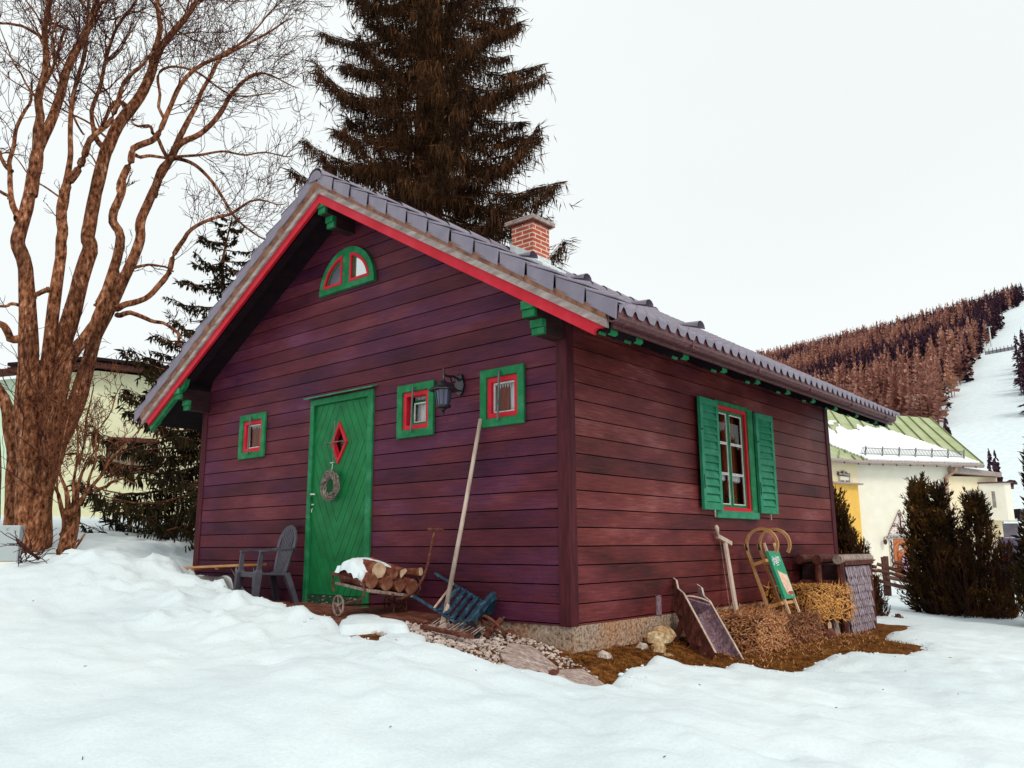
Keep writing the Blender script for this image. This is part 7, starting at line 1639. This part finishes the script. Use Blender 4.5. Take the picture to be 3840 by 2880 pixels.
C_ = np.array(cand); Zc = hill(C_[:, 0], C_[:, 1])-1.6; PX_, PY_ = pxof(np.stack([C_[:, 0], C_[:, 1], Zc], 1))
edge = np.interp(PY_, [b[0] for b in BX], [b[1] for b in BX])-24; jit = RF.normal(0, 6, len(C_))
inw = (PX_ < edge+jit); rgt = (PX_ > 3826+jit*.6+np.maximum(0, (1380-PY_))*1.0) & (PY_ > 1350) & (PY_ < 1900)
sel = np.where((inw & (PX_ > 2380)) | rgt)[0]; 
order = sel[np.argsort(C_[sel, 2])]
keep = []; 
for i in order:
    keep.append(i)
    if len(keep) >= 7500: break
tl, ts = TB(), TB(); near = []
vx = (PX_ > 3140)
for n_, i in enumerate(keep):
    x, y, r = C_[i]; z = Zc[i]; patchn = mn.noise((x*.016, y*.007, 1.3))+.35*mn.noise((x*.05, y*.03, 2)); kind = 'larch' if (patchn+.22*RF.normal() > .02 and not (PX_[i] > 3812)) else 'spruce'
    if r > 930: kind = 'spruce' if RF.uniform() < .75 else kind
    H = RF.uniform(12, 21)*(1.0 if kind == 'larch' else .92); q = (larch if kind == 'larch' else spru)[RF.randint(6)]; a = RF.uniform(0, 2*PI); c_, s_ = math.cos(a), math.sin(a); wd = RF.uniform(.85,1.25)
    Q = np.stack([(q[..., 0]*c_-q[..., 1]*s_)*wd, (q[..., 0]*s_+q[..., 1]*c_)*wd, q[..., 2]], -1)*H
    if r < 395 and vx[i] and len(near) < 60: near.append((x, y, z, H, kind, Q)); continue
    (tl if kind == 'larch' else ts).quads(Q+np.array([x, y, z-.5]))
o = tl.build('larch_wood', ml, None, False); struct(o, 'stuff'); o = ts.build('spruce_wood', ms, None, False); struct(o, 'stuff')
for x, y, z, H, kind, Q in near:
    b = TB(); b.quads(Q+np.array([0,0,-.5])); o = b.build(kind+'_tree', ml if kind == 'larch' else ms, None, False); o.location = (x, y, z)
    tag(o, 'pinkish-brown bare larch at the lower front edge of the hillside wood' if kind == 'larch' else 'dark spruce at the lower front edge of the hillside wood', 'tree', 'larches at the foot of the hillside wood' if kind == 'larch' else 'spruces at the foot of the hillside wood')
# slope furniture: lamp mast and snow fence
def onhill(px, py):
    d = ray(px, py); lo_, hi_ = 150., 1200.
    best = None; t = 150.
    while t < 1300:
        p = CP+d*(t/math.hypot(d.x, d.y)); h_ = float(hill(np.array([[p.x]]), np.array([[p.y]]))[0, 0])-1.6
        if p.z <= h_: return p
        t += 1.5
    return CP+d*900
pb = onhill(3718, 1300); hpx = (pb-CP).length/F
mt_ = thing('slope_mast', 'pale floodlight mast at the edge of the ski slope beside the wood', 'mast', tuple(pb)); m = M(); m.tube([pb, pb+V(0,0,66*hpx)], [.45,.3], 6); m.build('mast', MAT['white_trim'], mt_); m = M(); m.beam(pb+V(-1.4,0,66*hpx), pb+V(1.4,0,66*hpx), .5, .6); m.build('lamp_head', MAT['steel'], mt_)
f0, f1 = onhill(3696, 1332), onhill(3811, 1311); fn = thing('slope_fence', 'thin grey-violet barrier fence across the ski slope', 'fence', tuple(f0)); m = M()
m.add([f0-V(0,0,.4), f1-V(0,0,.4), f1+V(0,0,2.0), f0+V(0,0,1.9)], [(0,1,2,3)]); m.build('netting', mottled('fence_net', [(.3, (.22,.20,.24)), (.7, (.40,.38,.42))], .3, .9), fn); m = M()
for i in range(9): p = f0.lerp(f1, i/8); m.tube([p-V(0,0,.5), p+V(0,0,3.0)], .16, 5)
m.build('post', MAT['iron'], fn)
# small spruces in the gap beside the cream house
for lb, px, py, d, H in (('little spruce standing alone on the slope above the flat roof of the cream house', 3718, 1780, 150, 4.2), ('spruce top peeking over the right end of the green roof', 3570, 1800, 110, 7.5), ('spruce half hidden by the right corner of the cream house', 3745, 1830, 90, 3.6)):
    base = AT(px, py, d); q = spru[RF.randint(6)]; b = TB(); Q = q.copy(); b.quads(Q*H*1.9); Q2 = spru[(RF.randint(6))].copy(); b.quads(Q2*H*1.9); o = b.build('spruce_tree', ms, None, False); o.location = (base.x, base.y, base.z-H*.9); tag(o, lb, 'tree')
# separate loose pieces of multi-piece parts into parts of their own
def split_parts(names, most=12):
    for o in [o for o in bpy.data.objects if o.type == 'MESH' and o.parent is not None and o.name.split('.')[0] in names]:
        me = o.data; n = len(me.vertices); par = list(range(n))
        def find(a):
            while par[a] != a: par[a] = par[par[a]]; a = par[a]
            return a
        for p in me.polygons:
            v0 = find(p.vertices[0])
            for v in p.vertices[1:]: par[find(v)] = v0; v0 = find(v0)
        groups = {}
        for p in me.polygons: groups.setdefault(find(p.vertices[0]), []).append(p)
        if len(groups) < 2 or len(groups) > most: continue
        nm = o.name.split('.')[0]; mats = list(me.materials); vs = [tuple(v.co) for v in me.vertices]
        new = []
        for ps in groups.values():
            used = sorted({v for p in ps for v in p.vertices}); ix = {v: i for i, v in enumerate(used)}
            m2 = bpy.data.meshes.new(nm); m2.from_pydata([vs[v] for v in used], [], [[ix[v] for v in p.vertices] for p in ps]); m2.update()
            for q in mats: m2.materials.append(q)
            new.append(m2)
        o.data = new[0]
        for m2 in new[1:]:
            c = bpy.data.objects.new(nm, m2); COL.objects.link(c); c.parent = o.parent; c.location = o.location
split_parts({'cross_batten', 'iron_hoop', 'bracket_foot', 'gutter_hook', 'brace', 'side_rail', 'wall_plate', 'cross_rail', 'foot', 'screw_head', 'moulding', 'painted_ornament', 'frame_rail', 'lower_arm', 'saw_wire', 'print_line', 'axle', 'painted_tip', 'handle'})
